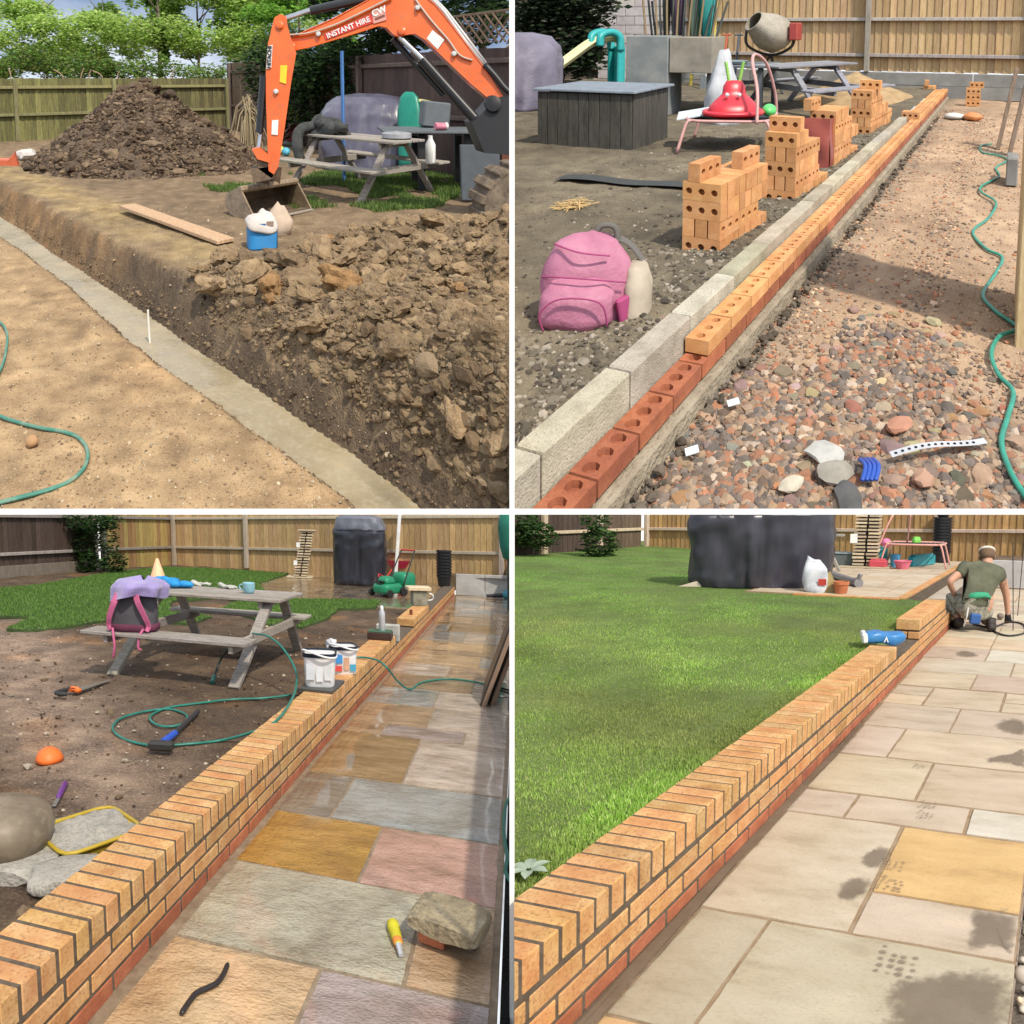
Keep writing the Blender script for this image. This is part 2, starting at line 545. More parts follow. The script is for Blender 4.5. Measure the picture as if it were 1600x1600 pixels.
# ------------------------------------------------------------------ bricks, slabs, fences
def brick_extra(cx, amt):
    def f(nt, out, vec, oi, b):
        N = nt.nodes; Lk = nt.links.new
        at = N.new('ShaderNodeAttribute'); at.attribute_name = 'rest'
        ml = N.new('ShaderNodeVectorMath'); ml.operation = 'MULTIPLY'; ml.inputs[1].default_value = cx
        Lk(at.outputs['Vector'], ml.inputs[0])
        le = N.new('ShaderNodeVectorMath'); le.operation = 'LENGTH'; Lk(ml.outputs[0], le.inputs[0])
        nn = N.new('ShaderNodeTexNoise'); nn.inputs['Scale'].default_value = 22; nn.inputs['Detail'].default_value = 4
        Lk(vec, nn.inputs['Vector'])
        ad = N.new('ShaderNodeMath'); ad.operation = 'MULTIPLY_ADD'; ad.inputs[1].default_value = 1.1
        Lk(nn.outputs['Fac'], ad.inputs[0]); Lk(le.outputs['Value'], ad.inputs[2])
        ra = N.new('ShaderNodeMath'); ra.operation = 'MULTIPLY_ADD'; ra.inputs[1].default_value = -.75
        Lk(oi.outputs['Random'], ra.inputs[0]); Lk(ad.outputs[0], ra.inputs[2])
        mr = N.new('ShaderNodeMapRange'); mr.inputs[1].default_value = .35; mr.inputs[2].default_value = 1.0
        mr.inputs[3].default_value = amt; mr.inputs[4].default_value = 0
        Lk(ra.outputs[0], mr.inputs[0])
        mx = N.new('ShaderNodeMixRGB'); mx.inputs['Color2'].default_value = (.42, .15, .065, 1)
        Lk(mr.outputs[0], mx.inputs['Fac']); Lk(out, mx.inputs['Color1'])
        return mx.outputs['Color']
    return f
BUFF = ((.41, .205, .072), (.53, .305, .115), (.59, .37, .16), (.64, .425, .21))
def buff_mat(pl):
    return mat('buff_brick', pl, BUFF, scale=9, rough=.85, bump=.5, bdist=.0025, fine=(.25, .12, .05), fscale=95, famt=.75, rand=.18, obj=True, extra=brick_extra((6, 5, 9), .5))
def red_mat(pl):
    return mat('red_brick', pl, ((.27, .085, .045), (.36, .115, .055), (.42, .16, .08)), scale=12, rough=.85, bump=.5, bdist=.0025, fine=(.16, .06, .04), fscale=120, famt=.5, rand=.16, obj=True)
def mortar_mat(pl):
    return mat('mortar', pl, ((.07, .052, .036), (.105, .08, .056), (.15, .118, .085)), scale=25, rough=.95, bump=.8, bdist=.003, fscale=220)
VAR = [MB().box((0, 0, 0), (.215, .0615, .1025), b=.003), MB().box((0, 0, 0), (.215, .061, .102), b=.0045), MB().box((0, 0, 0), (.2148, .062, .1022), b=.004)]
STR = [MB().box((0, 0, 0), (.1025, .2125, .0625), b=.003), MB().box((0, 0, 0), (.102, .212, .062), b=.0045)]
def tone(a=.1):
    k = 1 + rnd.uniform(-a, a)
    return (k, k * (1 + rnd.uniform(-.05, .02)), k * (1 + rnd.uniform(-.08, .04)))
def coping_run(w, pl, v0, v1, z, m, n_cap=300):
    """bricks on edge laid across the wall"""
    n = int((v1 - v0) / .075)
    for i in range(n):
        w.part('brick', VAR[i % 3], m, at=(-.1075 + rnd.uniform(-.0012, .0012), v0 + .0375 + i * .075 + rnd.uniform(-.001, .001), z - .05125 + rnd.uniform(-.001, .001)), key='cope%d' % (i % 3), color=tone())
def course_run(w, pl, v0, v1, z, m, off, x=-.05125):
    """a stretcher course along the wall face; z = its bed"""
    n = int((v1 - v0 - off) / .225) + 1
    for i in range(-1, n):
        a = v0 + off + i * .225
        lo, hi = max(a, v0), min(a + .215, v1)
        if hi - lo < .03: continue
        full = hi - lo > .214
        mb = STR[i % 2] if full else MB().box((0, 0, 0), (.1025, hi - lo, .065), b=.0035)
        w.part('brick', mb, m, at=(x + rnd.uniform(-.0012, .0012), (lo + hi) / 2, z + .0325 + rnd.uniform(-.0008, .0008)), key=('str%d' % (i % 2)) if full else None, color=tone())
def garden_wall(pl, label, secs, group=None, mort=None):
    """secs: (v0, v1, top) full-height lengths with a brick-on-edge coping, or top None where it is still open at course height"""
    w = Thing(pl, 'garden_wall', label, 'brick wall', (0, secs[0][0], 0))
    ym, rm, mm = buff_mat(pl), red_mat(pl), mortar_mat(pl)
    b0 = secs[0][0]
    core = MB()
    for v0, v1, top in secs:
        h = top if top else .2145
        core.box((-.1075, (v0 + v1) / 2 - b0, (h - .2) / 2 - (.0022 if top else .001)), (.2085, v1 - v0 - .04, h + .2 - (.0044 if top else 0)))
    w.part('mortar_core', core, mm)
    for v0, v1, top in secs:
        z = -.0085
        course_run(w, pl, v0 - b0, v1 - b0, z, rm, .03)
        course_run(w, pl, v0 - b0, v1 - b0, z + .075, ym, .1425)
        course_run(w, pl, v0 - b0, v1 - b0, z + .15, ym, .03)
        if top and top > .36: course_run(w, pl, v0 - b0, v1 - b0, z + .225, ym, .1425)
        if top:
            coping_run(w, pl, v0 - b0, v1 - b0, top, ym)
            for k in range(4 if top > .36 else 3):
                for e in (v0 + .107, v1 - .107): w.part('brick', STR[k % 2], rm if k == 0 else ym, at=(-.163, e - b0, z + .0325 + .075 * k), key='str%d' % (k % 2), color=tone())
    return w
A3_END, A4_END = 5.62, 4.11
w3 = garden_wall(G3, 'low buff brick garden wall with soldier coping beside the wet paving', [(-.75, A3_END, .3275), (A3_END, 6.82, None), (6.82, 8.37, .3275), (8.37, 12.45, None)])
w4 = garden_wall(G4, 'finished buff brick garden wall between the striped lawn and dry paving', [(-.6, A4_END, .3275), (A4_END, 4.98, None), (4.98, 6.55, .4025), (6.55, 11.3, None)])

# ---- paving slabs: each one its own piece of the paving
def slab_mesh(du, dv, seed, thick=.03, rough_=.0035):
    r = random.Random(seed); mb = MB()
    nu, nv = max(3, int(du / .05)), max(3, int(dv / .05))
    ed = lambda t: .0035 * noise.noise(Vector((t * 9, seed * 1.7, 0)))
    rows = []
    V = []; F = []
    for j in range(nv + 1):
        for i in range(nu + 1):
            s, t = i / nu, j / nv
            x = (s - .5) * du; y = (t - .5) * dv
            if i in (0, nu): x += ed(t + 3 * i) - .001
            if j in (0, nv): y += ed(s + 5 * j + 9) - .001
            z = rough_ * nz(x * 2.2, y * 2.2, seed, 2.0, 4)
            if i in (0, nu) or j in (0, nv): z -= .003
            V.append((x, y, z))
    k = nu + 1
    F = [(j * k + i, j * k + i + 1, (j + 1) * k + i + 1, (j + 1) * k + i) for j in range(nv) for i in range(nu)]
    rim = [i for i in range(k)] + [j * k + nu for j in range(1, nv + 1)] + [nv * k + i for i in range(nu - 1, -1, -1)] + [j * k for j in range(nv - 1, 0, -1)]
    n0 = len(V)
    for i in rim: V.append((V[i][0], V[i][1], -thick))
    m = len(rim)
    F += [(rim[a], n0 + a, n0 + (a + 1) % m, rim[(a + 1) % m]) for a in range(m)]
    return mb.add(V, F)
def slab_mat(pl, wet):
    if wet:
        return mat('wet_sandstone', pl, ((.55, .52, .48), (.85, .82, .78), (1, 1, 1), (1.12, 1.1, 1.06)), scale=3.0, stretch=(1.1, 1.9, 1), rough=.15, rrange=.12, bump=1.0, bscale=3.2, bdist=.075,
                   fine=(.25, .22, .18), fscale=60, famt=.25, obj=True, spec=.7, coat=1.0, detail=9, grain=.12)
    return mat('dry_sandstone', pl, ((.74, .71, .66), (.92, .90, .86), (1, 1, 1), (1.1, 1.08, 1.04)), scale=3.0, stretch=(1, 2.4, 1), rough=.8, bump=.35, bscale=5, bdist=.006,
               fine=(.35, .30, .24), fscale=75, famt=.22, obj=True, detail=8, grain=.25)
def paving(pl, label, rows, m, z=0.0, name='paving', group=None):
    w = Thing(pl, name, None, None, (0, 0, z), kind='structure')
    k = 0; wm = (1.04, .98, .88) if pl is G4 else (1, 1, 1)
    for (v0, v1, us) in rows:
        for (u0, u1, c) in us:
            k += 1
            kk = 1 + rnd.uniform(-.05, .05)
            w.part('paving_slab', slab_mesh(u1 - u0, v1 - v0, k + int(v0 * 10)), m, at=((u0 + u1) / 2, (v0 + v1) / 2, rnd.uniform(-.0015, .0015)), smooth=R(35), color=tuple(x * kk * y for x, y in zip(c, wm)))
    return w
BEI, PUR, GRN, BRO, GOL, PNK = (.56, .39, .225), (.36, .295, .275), (.41, .385, .295), (.42, .29, .175), (.44, .245, .05), (.52, .32, .255)
DGR, BGR, BGO, PAL = (.21, .18, .14), (.33, .34, .325), (.31, .20, .09), (.54, .46, .385)
rows3 = [(-.45, .16, [(.05, .60, PUR), (.62, 1.17, BEI)]), (.18, .71, [(.05, .60, BEI), (.615, 1.17, PUR)]), (.725, 1.27, [(.05, .885, GRN), (.90, 1.17, BRO)]), (1.285, 1.81, [(.04, .595, GOL), (.61, 1.17, PNK)]),
         (1.825, 2.375, [(.03, .315, DGR), (.33, 1.17, BGR)]), (2.39, 3.20, [(.03, .595, BGO), (.61, 1.175, PAL)]), (3.215, 3.465, [(.03, .30, BRO), (.315, .885, PUR), (.90, 1.18, PAL)]),
         (3.48, 4.02, [(.03, .595, BRO), (.61, 1.18, PAL)])]
rows4 = [(-.5, .11, [(.06, .60, BEI), (.615, 1.12, PUR)]), (.125, .69, [(.06, .305, (.38, .35, .29)), (.32, 1.125, (.44, .41, .34))]), (.705, 1.555, [(.05, .58, (.47, .425, .36))]), (.705, .975, [(.60, 1.12, (.50, .44, .38))]), (.99, 1.555, [(.60, 1.12, (.52, .37, .19))]),
         (1.575, 1.845, [(.04, .305, (.46, .41, .37)), (.32, .845, (.49, .43, .37)), (.865, 1.11, (.50, .49, .46))]), (1.865, 2.40, [(.04, .575, (.48, .43, .345)), (.59, 1.1, (.48, .41, .34))]),
         (2.425, 2.975, [(.04, .305, (.44, .385, .35)), (.32, 1.1, (.46, .40, .33))]), (2.99, 3.545, [(.03, .57, (.45, .40, .35)), (.585, 1.1, (.44, .38, .33))]),
         (3.565, 3.82, [(.02, .29, (.48, .42, .34))]), (3.835, 4.085, [(.02, .29, (.43, .39, .34))]), (3.565, 4.085, [(.31, .83, (.47, .41, .34))]), (3.565, 3.80, [(.85, 1.1, (.50, .44, .36))]), (3.82, 4.085, [(.85, 1.1, (.48, .42, .35))]),
         (4.13, 4.65, [(.02, .56, (.47, .42, .34)), (.575, 1.1, (.44, .37, .33))]), (4.665, 5.21, [(.01, .825, (.45, .42, .37)), (.84, 1.1, (.48, .43, .36))]), (5.225, 5.79, [(0., .56, (.43, .37, .33)), (.575, 1.1, (.53, .52, .48))])]
def more_rows(rows, v, vend, u0, u1, cols):
    while v < vend:
        h = rnd.choice((.56, .56, .28, .84)); h = min(h, vend - v)
        us = []; u = u0
        while u < u1 - .1:
            d = rnd.choice((.56, .84, .56, .28)); d = min(d, u1 - u)
            if u1 - u - d < .15: d = u1 - u
            us.append((u + .006, u + d - .006, rnd.choice(cols))); u += d
        rows.append((v + .006, v + h - .006, us)); v += h
    return rows
more_rows(rows3, 4.03, 12.4, .02, 1.2, (BRO, BGO, PAL, BGR, BEI, (.33, .235, .14)))
more_rows(rows4, 5.8, 11.2, 0, 2.2, ((.47, .42, .35), (.44, .38, .33), (.50, .46, .38), (.49, .41, .32)))
paving(G3, None, rows3, slab_mat(G3, True))
paving(G4, None, rows4, slab_mat(G4, False))
def flat(pl, name, poly, z, m, kind='structure', h=.04):
    """a thin bed: outline poly (u,v) at height z"""
    n = len(poly)
    mb = MB().add([(x, y, z) for x, y in poly] + [(x, y, z - h) for x, y in poly], [tuple(range(n))] + [((i + 1) % n, i, i + n, (i + 1) % n + n) for i in range(n)])
    return ground(pl, name, mb, m, kind)
joint3 = mat('wet_joint_sand', G3, ((.16, .12, .08), (.24, .18, .12), (.30, .24, .17)), scale=20, rough=.5, bump=.6, fscale=180)
joint4 = mat('joint_sand', G4, ((.22, .15, .085), (.29, .205, .125), (.33, .25, .17)), scale=18, rough=.9, bump=.7, fscale=180)
flat(G3, 'paving_bed', [(-.02, -1), (1.19, -1), (1.22, 12.6), (-.1, 12.6)], -.006, joint3)
flat(G4, 'paving_bed', [(-.02, -1), (1.125, -1), (1.125, 5.8), (2.3, 5.8), (2.3, 11.4), (-.1, 11.4)], -.007, joint4)

# ---- fences: every feather-edge board, rail and post is a part
def wood_mat(pl, name, cols, fine, rough=.85, famt=.6):
    return mat(name, pl, cols, scale=5, stretch=(6, 6, .7), rough=rough, bump=.5, bdist=.004, fine=fine, fscale=26, famt=famt, rand=.16, obj=True)
def fence(pl, label, a, b, H, bw, bm_, rm, rails, posts, za=0, zb=0, side=-1, cols=None, post_h=None, name='panel_fence', group=None, rw=.075, pw=.1, gravel=None, dig=.35):
    """from a to b (u,v,z); boards on the far side, rails and posts on the near side"""
    a, b = np.array(a, float), np.array(b, float); d = b - a
    Lh = math.hypot(d[0], d[1]); ang = math.atan2(d[1], d[0])
    t = Thing(pl, name, label, 'fence', tuple(a), ang, group)
    n = int(Lh / bw)
    boards = [MB().box((0, 0, H / 2 + k * .004 - dig / 2), (bw + .02, .016, H + dig), np.array(eul(0, 0, .10)), b=.003) for k in range(3)]
    for i in range(n):
        x = (i + .5) * bw; z = d[2] * x / Lh
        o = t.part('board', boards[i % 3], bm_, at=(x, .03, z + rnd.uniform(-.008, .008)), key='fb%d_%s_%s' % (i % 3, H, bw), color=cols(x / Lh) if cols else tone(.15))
    for ra, rb in rails:
        t.part('rail', MB().bar((0, -.012, ra), (Lh, -.012, d[2] + rb), .05, rw, ch=.008), rm, color=tone(.1))
    for p in posts:
        x = p * Lh
        t.part('post', MB().box((0, -.05, (post_h or H) / 2), (pw, pw, post_h or H), b=.006), rm, at=(x, 0, d[2] * p), key='post%s_%s' % (H, pw), color=tone(.1))
    if gravel:
        t.part('gravel_board', MB().bar((0, -.0, gravel / 2), (Lh, 0, gravel / 2 + d[2]), .04, gravel), rm, color=(.6, .55, .5))
    return t

# ------------------------------------------------------------------ builders shared by the plots
def supell(a, hx, hy, e):
    c, s = math.cos(a), math.sin(a)
    r = (abs(c / hx) ** e + abs(s / hy) ** e) ** (-1 / e)
    return r * c, r * s
def soft_body(mb, prof, hx, hy, e=4, n=40, fold=0.0, ff=9, seed=0, lean=(0, 0), jit=0.0, col=None, capt=True, at=(0, 0, 0), r=None):
    """stacked rounded-rectangle rings (scale, z): covers, bags, sacks; `fold` makes hanging pleats that deepen downwards"""
    V = []; F = []; m = len(prof); z1 = prof[-1][1]; z0 = prof[0][1]
    for (k, z) in prof:
        t = 1 - (z - z0) / (z1 - z0 + 1e-9)
        for i in range(n):
            a = 2 * math.pi * i / n
            x, y = supell(a, hx, hy, e)
            nv = noise.noise(Vector((math.cos(a) * ff, math.sin(a) * ff, seed + z * .8)))
            if fold > .16: nv = .45 * nv + .55 * (.55 - 1.7 * abs(noise.noise(Vector((math.cos(a) * ff * 1.3, math.sin(a) * ff * 1.3, seed + 4 + z * 1.1)))))
            w = 1 + fold * t * nv + jit * noise.noise(Vector((x * 5, y * 5, z * 6 + seed)))
            V.append((x * k * w + lean[0] * z, y * k * w + lean[1] * z, z + jit * .25 * noise.noise(Vector((x * 6, y * 6, seed + 5 + z * 3)))))
    for i in range(m - 1):
        for k in range(n):
            l = (k + 1) % n
            F.append((i * n + k, i * n + l, (i + 1) * n + l, (i + 1) * n + k))
    F.append(tuple(range(n))[::-1])
    c = len(V); tp = np.mean(np.array(V[(m - 1) * n:]), axis=0); V.append(tuple(tp + np.array((0, 0, .004))))
    F += [((m - 1) * n + k, (m - 1) * n + (k + 1) % n, c) for k in range(n)]
    V = np.array(V)
    if r is not None: V = V @ np.asarray(r).T
    return mb.add(V + np.array(at, float), F, col)
def finer(prof, k=4):
    out = []
    for (a, b), (c, d) in zip(prof[:-1], prof[1:]):
        out += [(a + (c - a) * i / k, b + (d - b) * i / k) for i in range(k)]
    return out + [prof[-1]]
def old_wood(pl, name='old_wood', cols=((.20, .18, .155), (.31, .285, .25), (.40, .37, .33))):
    return mat(name, pl, cols, scale=6, stretch=(1.2, 9, 9), rough=.85, bump=.6, bdist=.004, fine=(.10, .085, .07), fscale=22, famt=.55, obj=True)
def picnic_table(pl, label, loc, rot, L=1.5, wtop=.68, h=.72, bench=(-.95, .62), feet=(-.86, .86), bl=1.55, inset=.34, wood=None, group=None):
    """x along the benches; planks, benches, four splayed legs, two bearers each side, cross brace"""
    t = Thing(pl, 'picnic_table', label, 'picnic table', loc, rot, group)
    m = wood or old_wood(pl)
    n = 5; pw = wtop / n
    for i in range(n):
        t.part('tabletop_plank', MB().box((0, 0, 0), (L + rnd.uniform(-.02, .02), pw - .01, .032), b=.005), m, at=(0, -wtop / 2 + pw * (i + .5), h - .016), color=tone(.14))
    for s in bench:
        for k in range(2):
            t.part('bench_plank', MB().box((0, 0, 0), (bl, .125, .034), b=.006), m, at=(0, s + (-.065 + .13 * k), .45 - .017), color=tone(.14))
    for x in (-L / 2 + inset, L / 2 - inset):
        for s, f in zip((-1, 1), feet):
            t.part('leg', MB().bar((x, f, 0), (x, s * wtop * .26, h - .034), .045, .095, up=(1, 0, 0), ch=.005), m, color=tone(.12))
        t.part('bench_bearer', MB().bar((x + .046, bench[0] - .1, .39), (x + .046, bench[1] + .1, .39), .04, .09), m, color=tone(.12))
        t.part('top_bearer', MB().bar((x - .046, -wtop / 2 + .04, h - .07), (x - .046, wtop / 2 - .04, h - .07), .04, .07), m, color=tone(.12))
    return t
def leaf_mass(pl, bl, rng, blobs, n, size, cols, flat=.9, par=None):
    """leaf cards spread in ellipsoids: (centre, radii, share)"""
    P = []; 
    tot = sum(b[2] for b in blobs)
    for c, r, sh in blobs:
        k = int(n * sh / tot)
        d = rng.normal(size=(k, 3)); d /= np.linalg.norm(d, axis=1)[:, None]
        rad = rng.uniform(.25, 1, (k, 1)) ** .45
        P.append(np.array(c) + d * rad * np.array(r) * (1 + .25 * rng.normal(size=(k, 1)) * .5))
    P = np.concatenate(P); k = len(P)
    S = np.column_stack([size * rng.uniform(.6, 1.4, k)] * 3)
    bl.put(*LEAF, P, S, rand_rots(rng, k, 1.3), pick(rng, cols, k, .25))
def smooth_noise_lines(*a): pass
def hose_mesh(pts, r=.0095, n=7):
    return MB().tube(smooth_path(pts, 7), r, 8)
HOSE_C = (.02, .16, .125)
def hose_mat(pl): return plain('hose_green', pl, HOSE_C, .35, .25, scale=14.)
def in_poly(P, poly):
    x, y = P[:, 0], P[:, 1]; ins = np.zeros(len(P), bool); j = len(poly) - 1
    for i in range(len(poly)):
        xi, yi = poly[i]; xj, yj = poly[j]
        c = ((yi > y) != (yj > y)) & (x < (xj - xi) * (y - yi) / (yj - yi + 1e-12) + xi)
        ins ^= c; j = i
    return ins
def wob_poly(poly, amp, step=.12, seed=3):
    out = []
    for i in range(len(poly)):
        a, b = np.array(poly[i]), np.array(poly[(i + 1) % len(poly)]); L = np.linalg.norm(b - a); n = max(1, int(L / step))
        nrm = np.array((-(b - a)[1], (b - a)[0])) / (L + 1e-9)
        for k in range(n):
            p = a + (b - a) * k / n
            out.append(tuple(p + nrm * amp * noise.noise(Vector((p[0] * 4, p[1] * 4, seed)))))
    return out
def lowgrid(pl, name, u0, u1, v0, v1, nu, nv, zf, m, cf=None, kind='structure', pw=1.6, skirt=None):
    """ground sheet, denser towards the near side; zf(u,v) height, cf(u,v) tint"""
    V = []; C = []
    for j in range(nv):
        v = v0 + (v1 - v0) * (j / (nv - 1)) ** pw
        for i in range(nu):
            u = u0 + (u1 - u0) * i / (nu - 1)
            V.append((u, v, zf(u, v)))
            C.append(cf(u, v) if cf else (1, 1, 1))
        if skirt is not None: V.append((u1, v, skirt)); C.append(C[-1])
    if skirt is not None: nu += 1
    F = [(j * nu + i, j * nu + i + 1, (j + 1) * nu + i + 1, (j + 1) * nu + i) for j in range(nv - 1) for i in range(nu - 1)]
    mb = MB(); mb.v = [np.array(V)]; mb.f = F; mb.n = len(V); mb.c = [np.array(C)]
    return ground(pl, name, mb, m, kind, smooth=True)
def black_pots(pl, label, loc, n, r=.13, h=.30, ball=None, step=.062):
    t = Thing(pl, 'plant_pot_stack', label, 'pots', loc)
    m = plain('black_plastic', pl, (.018, .018, .02), .45)
    for i in range(n):
        mb = MB().lathe([(r * .8, 0), (r * .98, h * .86), (r * 1.08, h * .86), (r * 1.08, h), (r * .95, h), (r * .92, h * .9)], 18)
        t.part('pot', mb, m, at=(0, 0, i * step), key='pot%s' % r, smooth=R(40))
    return t
def lath_stack(pl, label, loc, rot, h, w, n, lean=0.0, tags=2):
    """a tied stack of short sawn laths stood on a board"""
    t = Thing(pl, 'lath_stack', label, 'timber', loc, rot)
    m = mat('sawn_lath', pl, ((.34, .27, .17), (.46, .38, .26), (.55, .47, .34)), scale=8, stretch=(2, 8, 8), rough=.85, bump=.4, rand=.2, obj=True)
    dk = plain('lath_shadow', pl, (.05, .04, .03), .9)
    t.part('base_board', MB().box((0, 0, .015), (w * 2.0, w * 1.5, .03), b=.004), m)
    st = (h - .03) / n
    for i in range(n):
        z = .03 + st * (i + .5)
        for s in (-1, 1):
            t.part('lath', MB().box((0, 0, 0), (w * .46, w, st * .55), b=.002), m, at=(lean * z + s * w * .27 + rnd.uniform(-.012, .012), rnd.uniform(-.012, .012), z), key='lath%s_%s' % (w, n), color=tone(.2))
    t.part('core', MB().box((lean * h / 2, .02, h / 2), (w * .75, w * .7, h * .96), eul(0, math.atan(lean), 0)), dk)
    wm = plain('white_tag', pl, (.75, .75, .73), .5)
    for k in range(tags):
        z = h * (.32 + .38 * k)
        t.part('paper_tag', MB().box((0, 0, 0), (w * .28, .004, h * .1)), wm, at=(lean * z - w * .5, -w * .53, z))
    t.part('top_board', MB().box((lean * h, 0, h + .012), (w * 1.35, w * 1.2, .024), b=.003), m)
    return t

# ================================================================== lower left plot: the wet paving, soil and picnic table
rngA = np.random.default_rng(11)
soil3 = mat('damp_soil', G3, ((.040, .025, .016), (.078, .050, .031), (.13, .087, .053)), scale=4.5, rough=.9, bump=1.0, bscale=26, bdist=.02, fine=(.24, .17, .10), fscale=70, famt=.4, vert=True, detail=10)
def soil3_tint(u, v):
    t = nz(u, v, 2, .9, 3); k = 1 + .3 * t
    dust = max(0, min(1, 1.4 - abs((u + 4.3) * .75 + (v - 4.4) * .9) - .25 * abs(v - 4.3))) * .9
    cl = max(0, nz(u, v, 8, 1.6, 2) - .22) * 1.8
    return (k * (1 + 1.5 * dust + 1.1 * cl), k * (1 + 1.7 * dust + .6 * cl), k * (1 + 2.2 * dust))
lowgrid(G3, 'soil_bed', -10.5, -.2, -1.2, 17.5, 190, 170, lambda u, v: .15 + .02 * nz(u, v, 1, 2.5, 4) + .012 * nz(u, v, 4, 11, 3), soil3, soil3_tint, skirt=-.15)
# crumbs and small stones in the soil
bk = Bulk()
for k in range(4):
    n = 900; T = rock_template(40 + k)
    P = np.column_stack((rngA.uniform(-6, -.25, n), .2 + 6.5 * rngA.uniform(0, 1, n) ** 1.5, np.full(n, .155)))
    s = rngA.lognormal(-4.3, .55, (n, 1)) * np.array((1, 1, .7))
    bk.put(*T, P, np.clip(s, 0, .07), rand_rots(rngA, n, .6), pick(rngA, ((.09, .06, .038), (.13, .09, .055), (.07, .048, .03), (.34, .29, .22)), n, .3))
crumb_m = mat('crumb', G3, ((.8, .8, .8), (1, 1, 1), (1.15, 1.15, 1.15)), scale=30, rough=.95, bump=.5, vert=True)
emit_bulk(G3, bk, 'soil_crumbs', crumb_m, kind='stuff')
# turf
LAWN3 = [(-7.564,7.294),(-7.194,8.668),(-7.383,9.816),(-7.660,11.764),(-7.387,13.533),(-6.252,13.856),(-4.047,13.591),(-3.828,11.118),(-2.750,8.883),(-0.976,9.560),(-0.858,8.581),(-1.355,8.246),(-1.245,7.073),(-1.343,6.408),(-1.826,6.389),(-2.217,6.838),(-2.941,7.425),(-3.069,8.339),(-3.522,8.653),(-3.972,7.852),(-3.684,7.190),(-2.717,6.652),(-2.701,6.075),(-3.310,5.945),(-3.836,5.688),(-3.867,5.353),(-4.031,4.883),(-4.403,4.801),(-4.723,5.595),(-5.632,5.381)]
LAWN3 = wob_poly(LAWN3, .05)
turf_m = mat('turf', G3, ((.035, .055, .018), (.055, .09, .026), (.08, .12, .04)), scale=3, rough=.95, bump=.8, bscale=60, bdist=.02)
flat(G3, 'lawn', LAWN3, .185, turf_m, h=.05)
P = np.column_stack((rngA.uniform(-10, -.5, 230000), rngA.uniform(4.6, 14.5, 230000)))
P = P[in_poly(P, LAWN3)]
GR = ((.12, .25, .045), (.16, .30, .06), (.10, .20, .04), (.22, .34, .09))
k = len(P); cl = 1 + .3 * np.array([nz(a, b, 3, 1.2, 2) for a, b in P[::40]]).repeat(40)[:k]
cl = np.concatenate((cl, np.ones(k - len(cl))))
grass_m = leafmat('grass_blade', G3, (1, 1, 1))
blades(G3, 'grass', np.column_stack((P, np.full(k, .183))), rngA.uniform(.025, .05, k), grass_m, rngA, pick(rngA, GR, k, .2) * cl[:, None], .012)
# upper patio behind the turf
rows = more_rows([], 8.9, 14.2, -4.3, -.25, ((.27, .19, .105), (.31, .225, .135), (.23, .17, .11), (.34, .26, .17)))
flat(G3, 'patio_bed', [(-4.35, 8.85), (-.23, 8.85), (-.23, 14.3), (-4.35, 14.3)], .158, joint3, h=.1)
paving(G3, None, rows, slab_mat(G3, True), z=.166, name='patio')
flat(G3, 'soil_strip', [(1.2, -1), (2.6, -1), (2.6, 12.7), (1.22, 12.7)], -.015, soil3, h=.1)
lowgrid(G3, 'far_bed', -.2, 3.2, 12.56, 17.5, 12, 12, lambda u, v: .42 + .02 * nz(u, v, 1, 2.5, 4), soil3, soil3_tint)
# retaining slabs at the end of the path
t = Thing(G3, 'retaining_wall', 'low retaining wall of two grey riven slabs at the path end', 'wall', (0, 12.52, 0), math.atan2(.17, 1.0))
gs = mat('grey_slab', G3, ((.30, .30, .29), (.38, .38, .37), (.44, .44, .43)), scale=4, rough=.7, bump=.5, fine=(.2, .2, .19))
for i in range(3): t.part('slab', MB().box((0, 0, 0), (.59, .05, .49), b=.006), gs, at=(.31 + i * .6, 0, .245), color=tone(.1))
# fences
lightw = wood_mat(G3, 'larch_board', ((.33, .21, .095), (.43, .29, .14), (.50, .36, .19)), (.24, .14, .06))
darkw = wood_mat(G3, 'dark_board', ((.045, .027, .022), (.065, .042, .034), (.09, .06, .05)), (.12, .10, .08))
railw = wood_mat(G3, 'rail_wood', ((.34, .28, .21), (.44, .38, .30), (.52, .46, .37)), (.25, .19, .13))
railg = wood_mat(G3, 'grey_rail', ((.20, .18, .15), (.27, .25, .22), (.34, .32, .28)), (.12, .10, .08))
CORN = (-7.852,14.819, .13)
ENDF = (1.6, 12.95, .43)
hz = 0.544
fence(G3, 'tan feather edge fence with pale rails across the far end of the wet plot', CORN, ENDF, 1.83, .135, lightw, railw, ((hz, .56), (hz + .86, 1.42)), (.006, .255, .56, .93))
MIDF = (-8.419,12.356, .14)
BEGF = (-9.6, 4.2, .12)
greenw = lambda s: (.55 + .5 * s, .66 + .45 * s, .5 + .3 * s) if rnd.random() < .5 else (.62, .55, .5)
fence(G3, 'short weathered fence panel beside the ivy, turning green', MIDF, CORN, 1.83, .13, lightw, railg, ((hz, hz), (hz + .86, hz + .86)), (.02,), cols=greenw)
fence(G3, 'dark brown stained fence along the left side of the wet plot', BEGF, MIDF, 1.83, .12, darkw, railg, ((hz, hz), (hz + .86, hz + .86)), (.62, .97), gravel=.28)
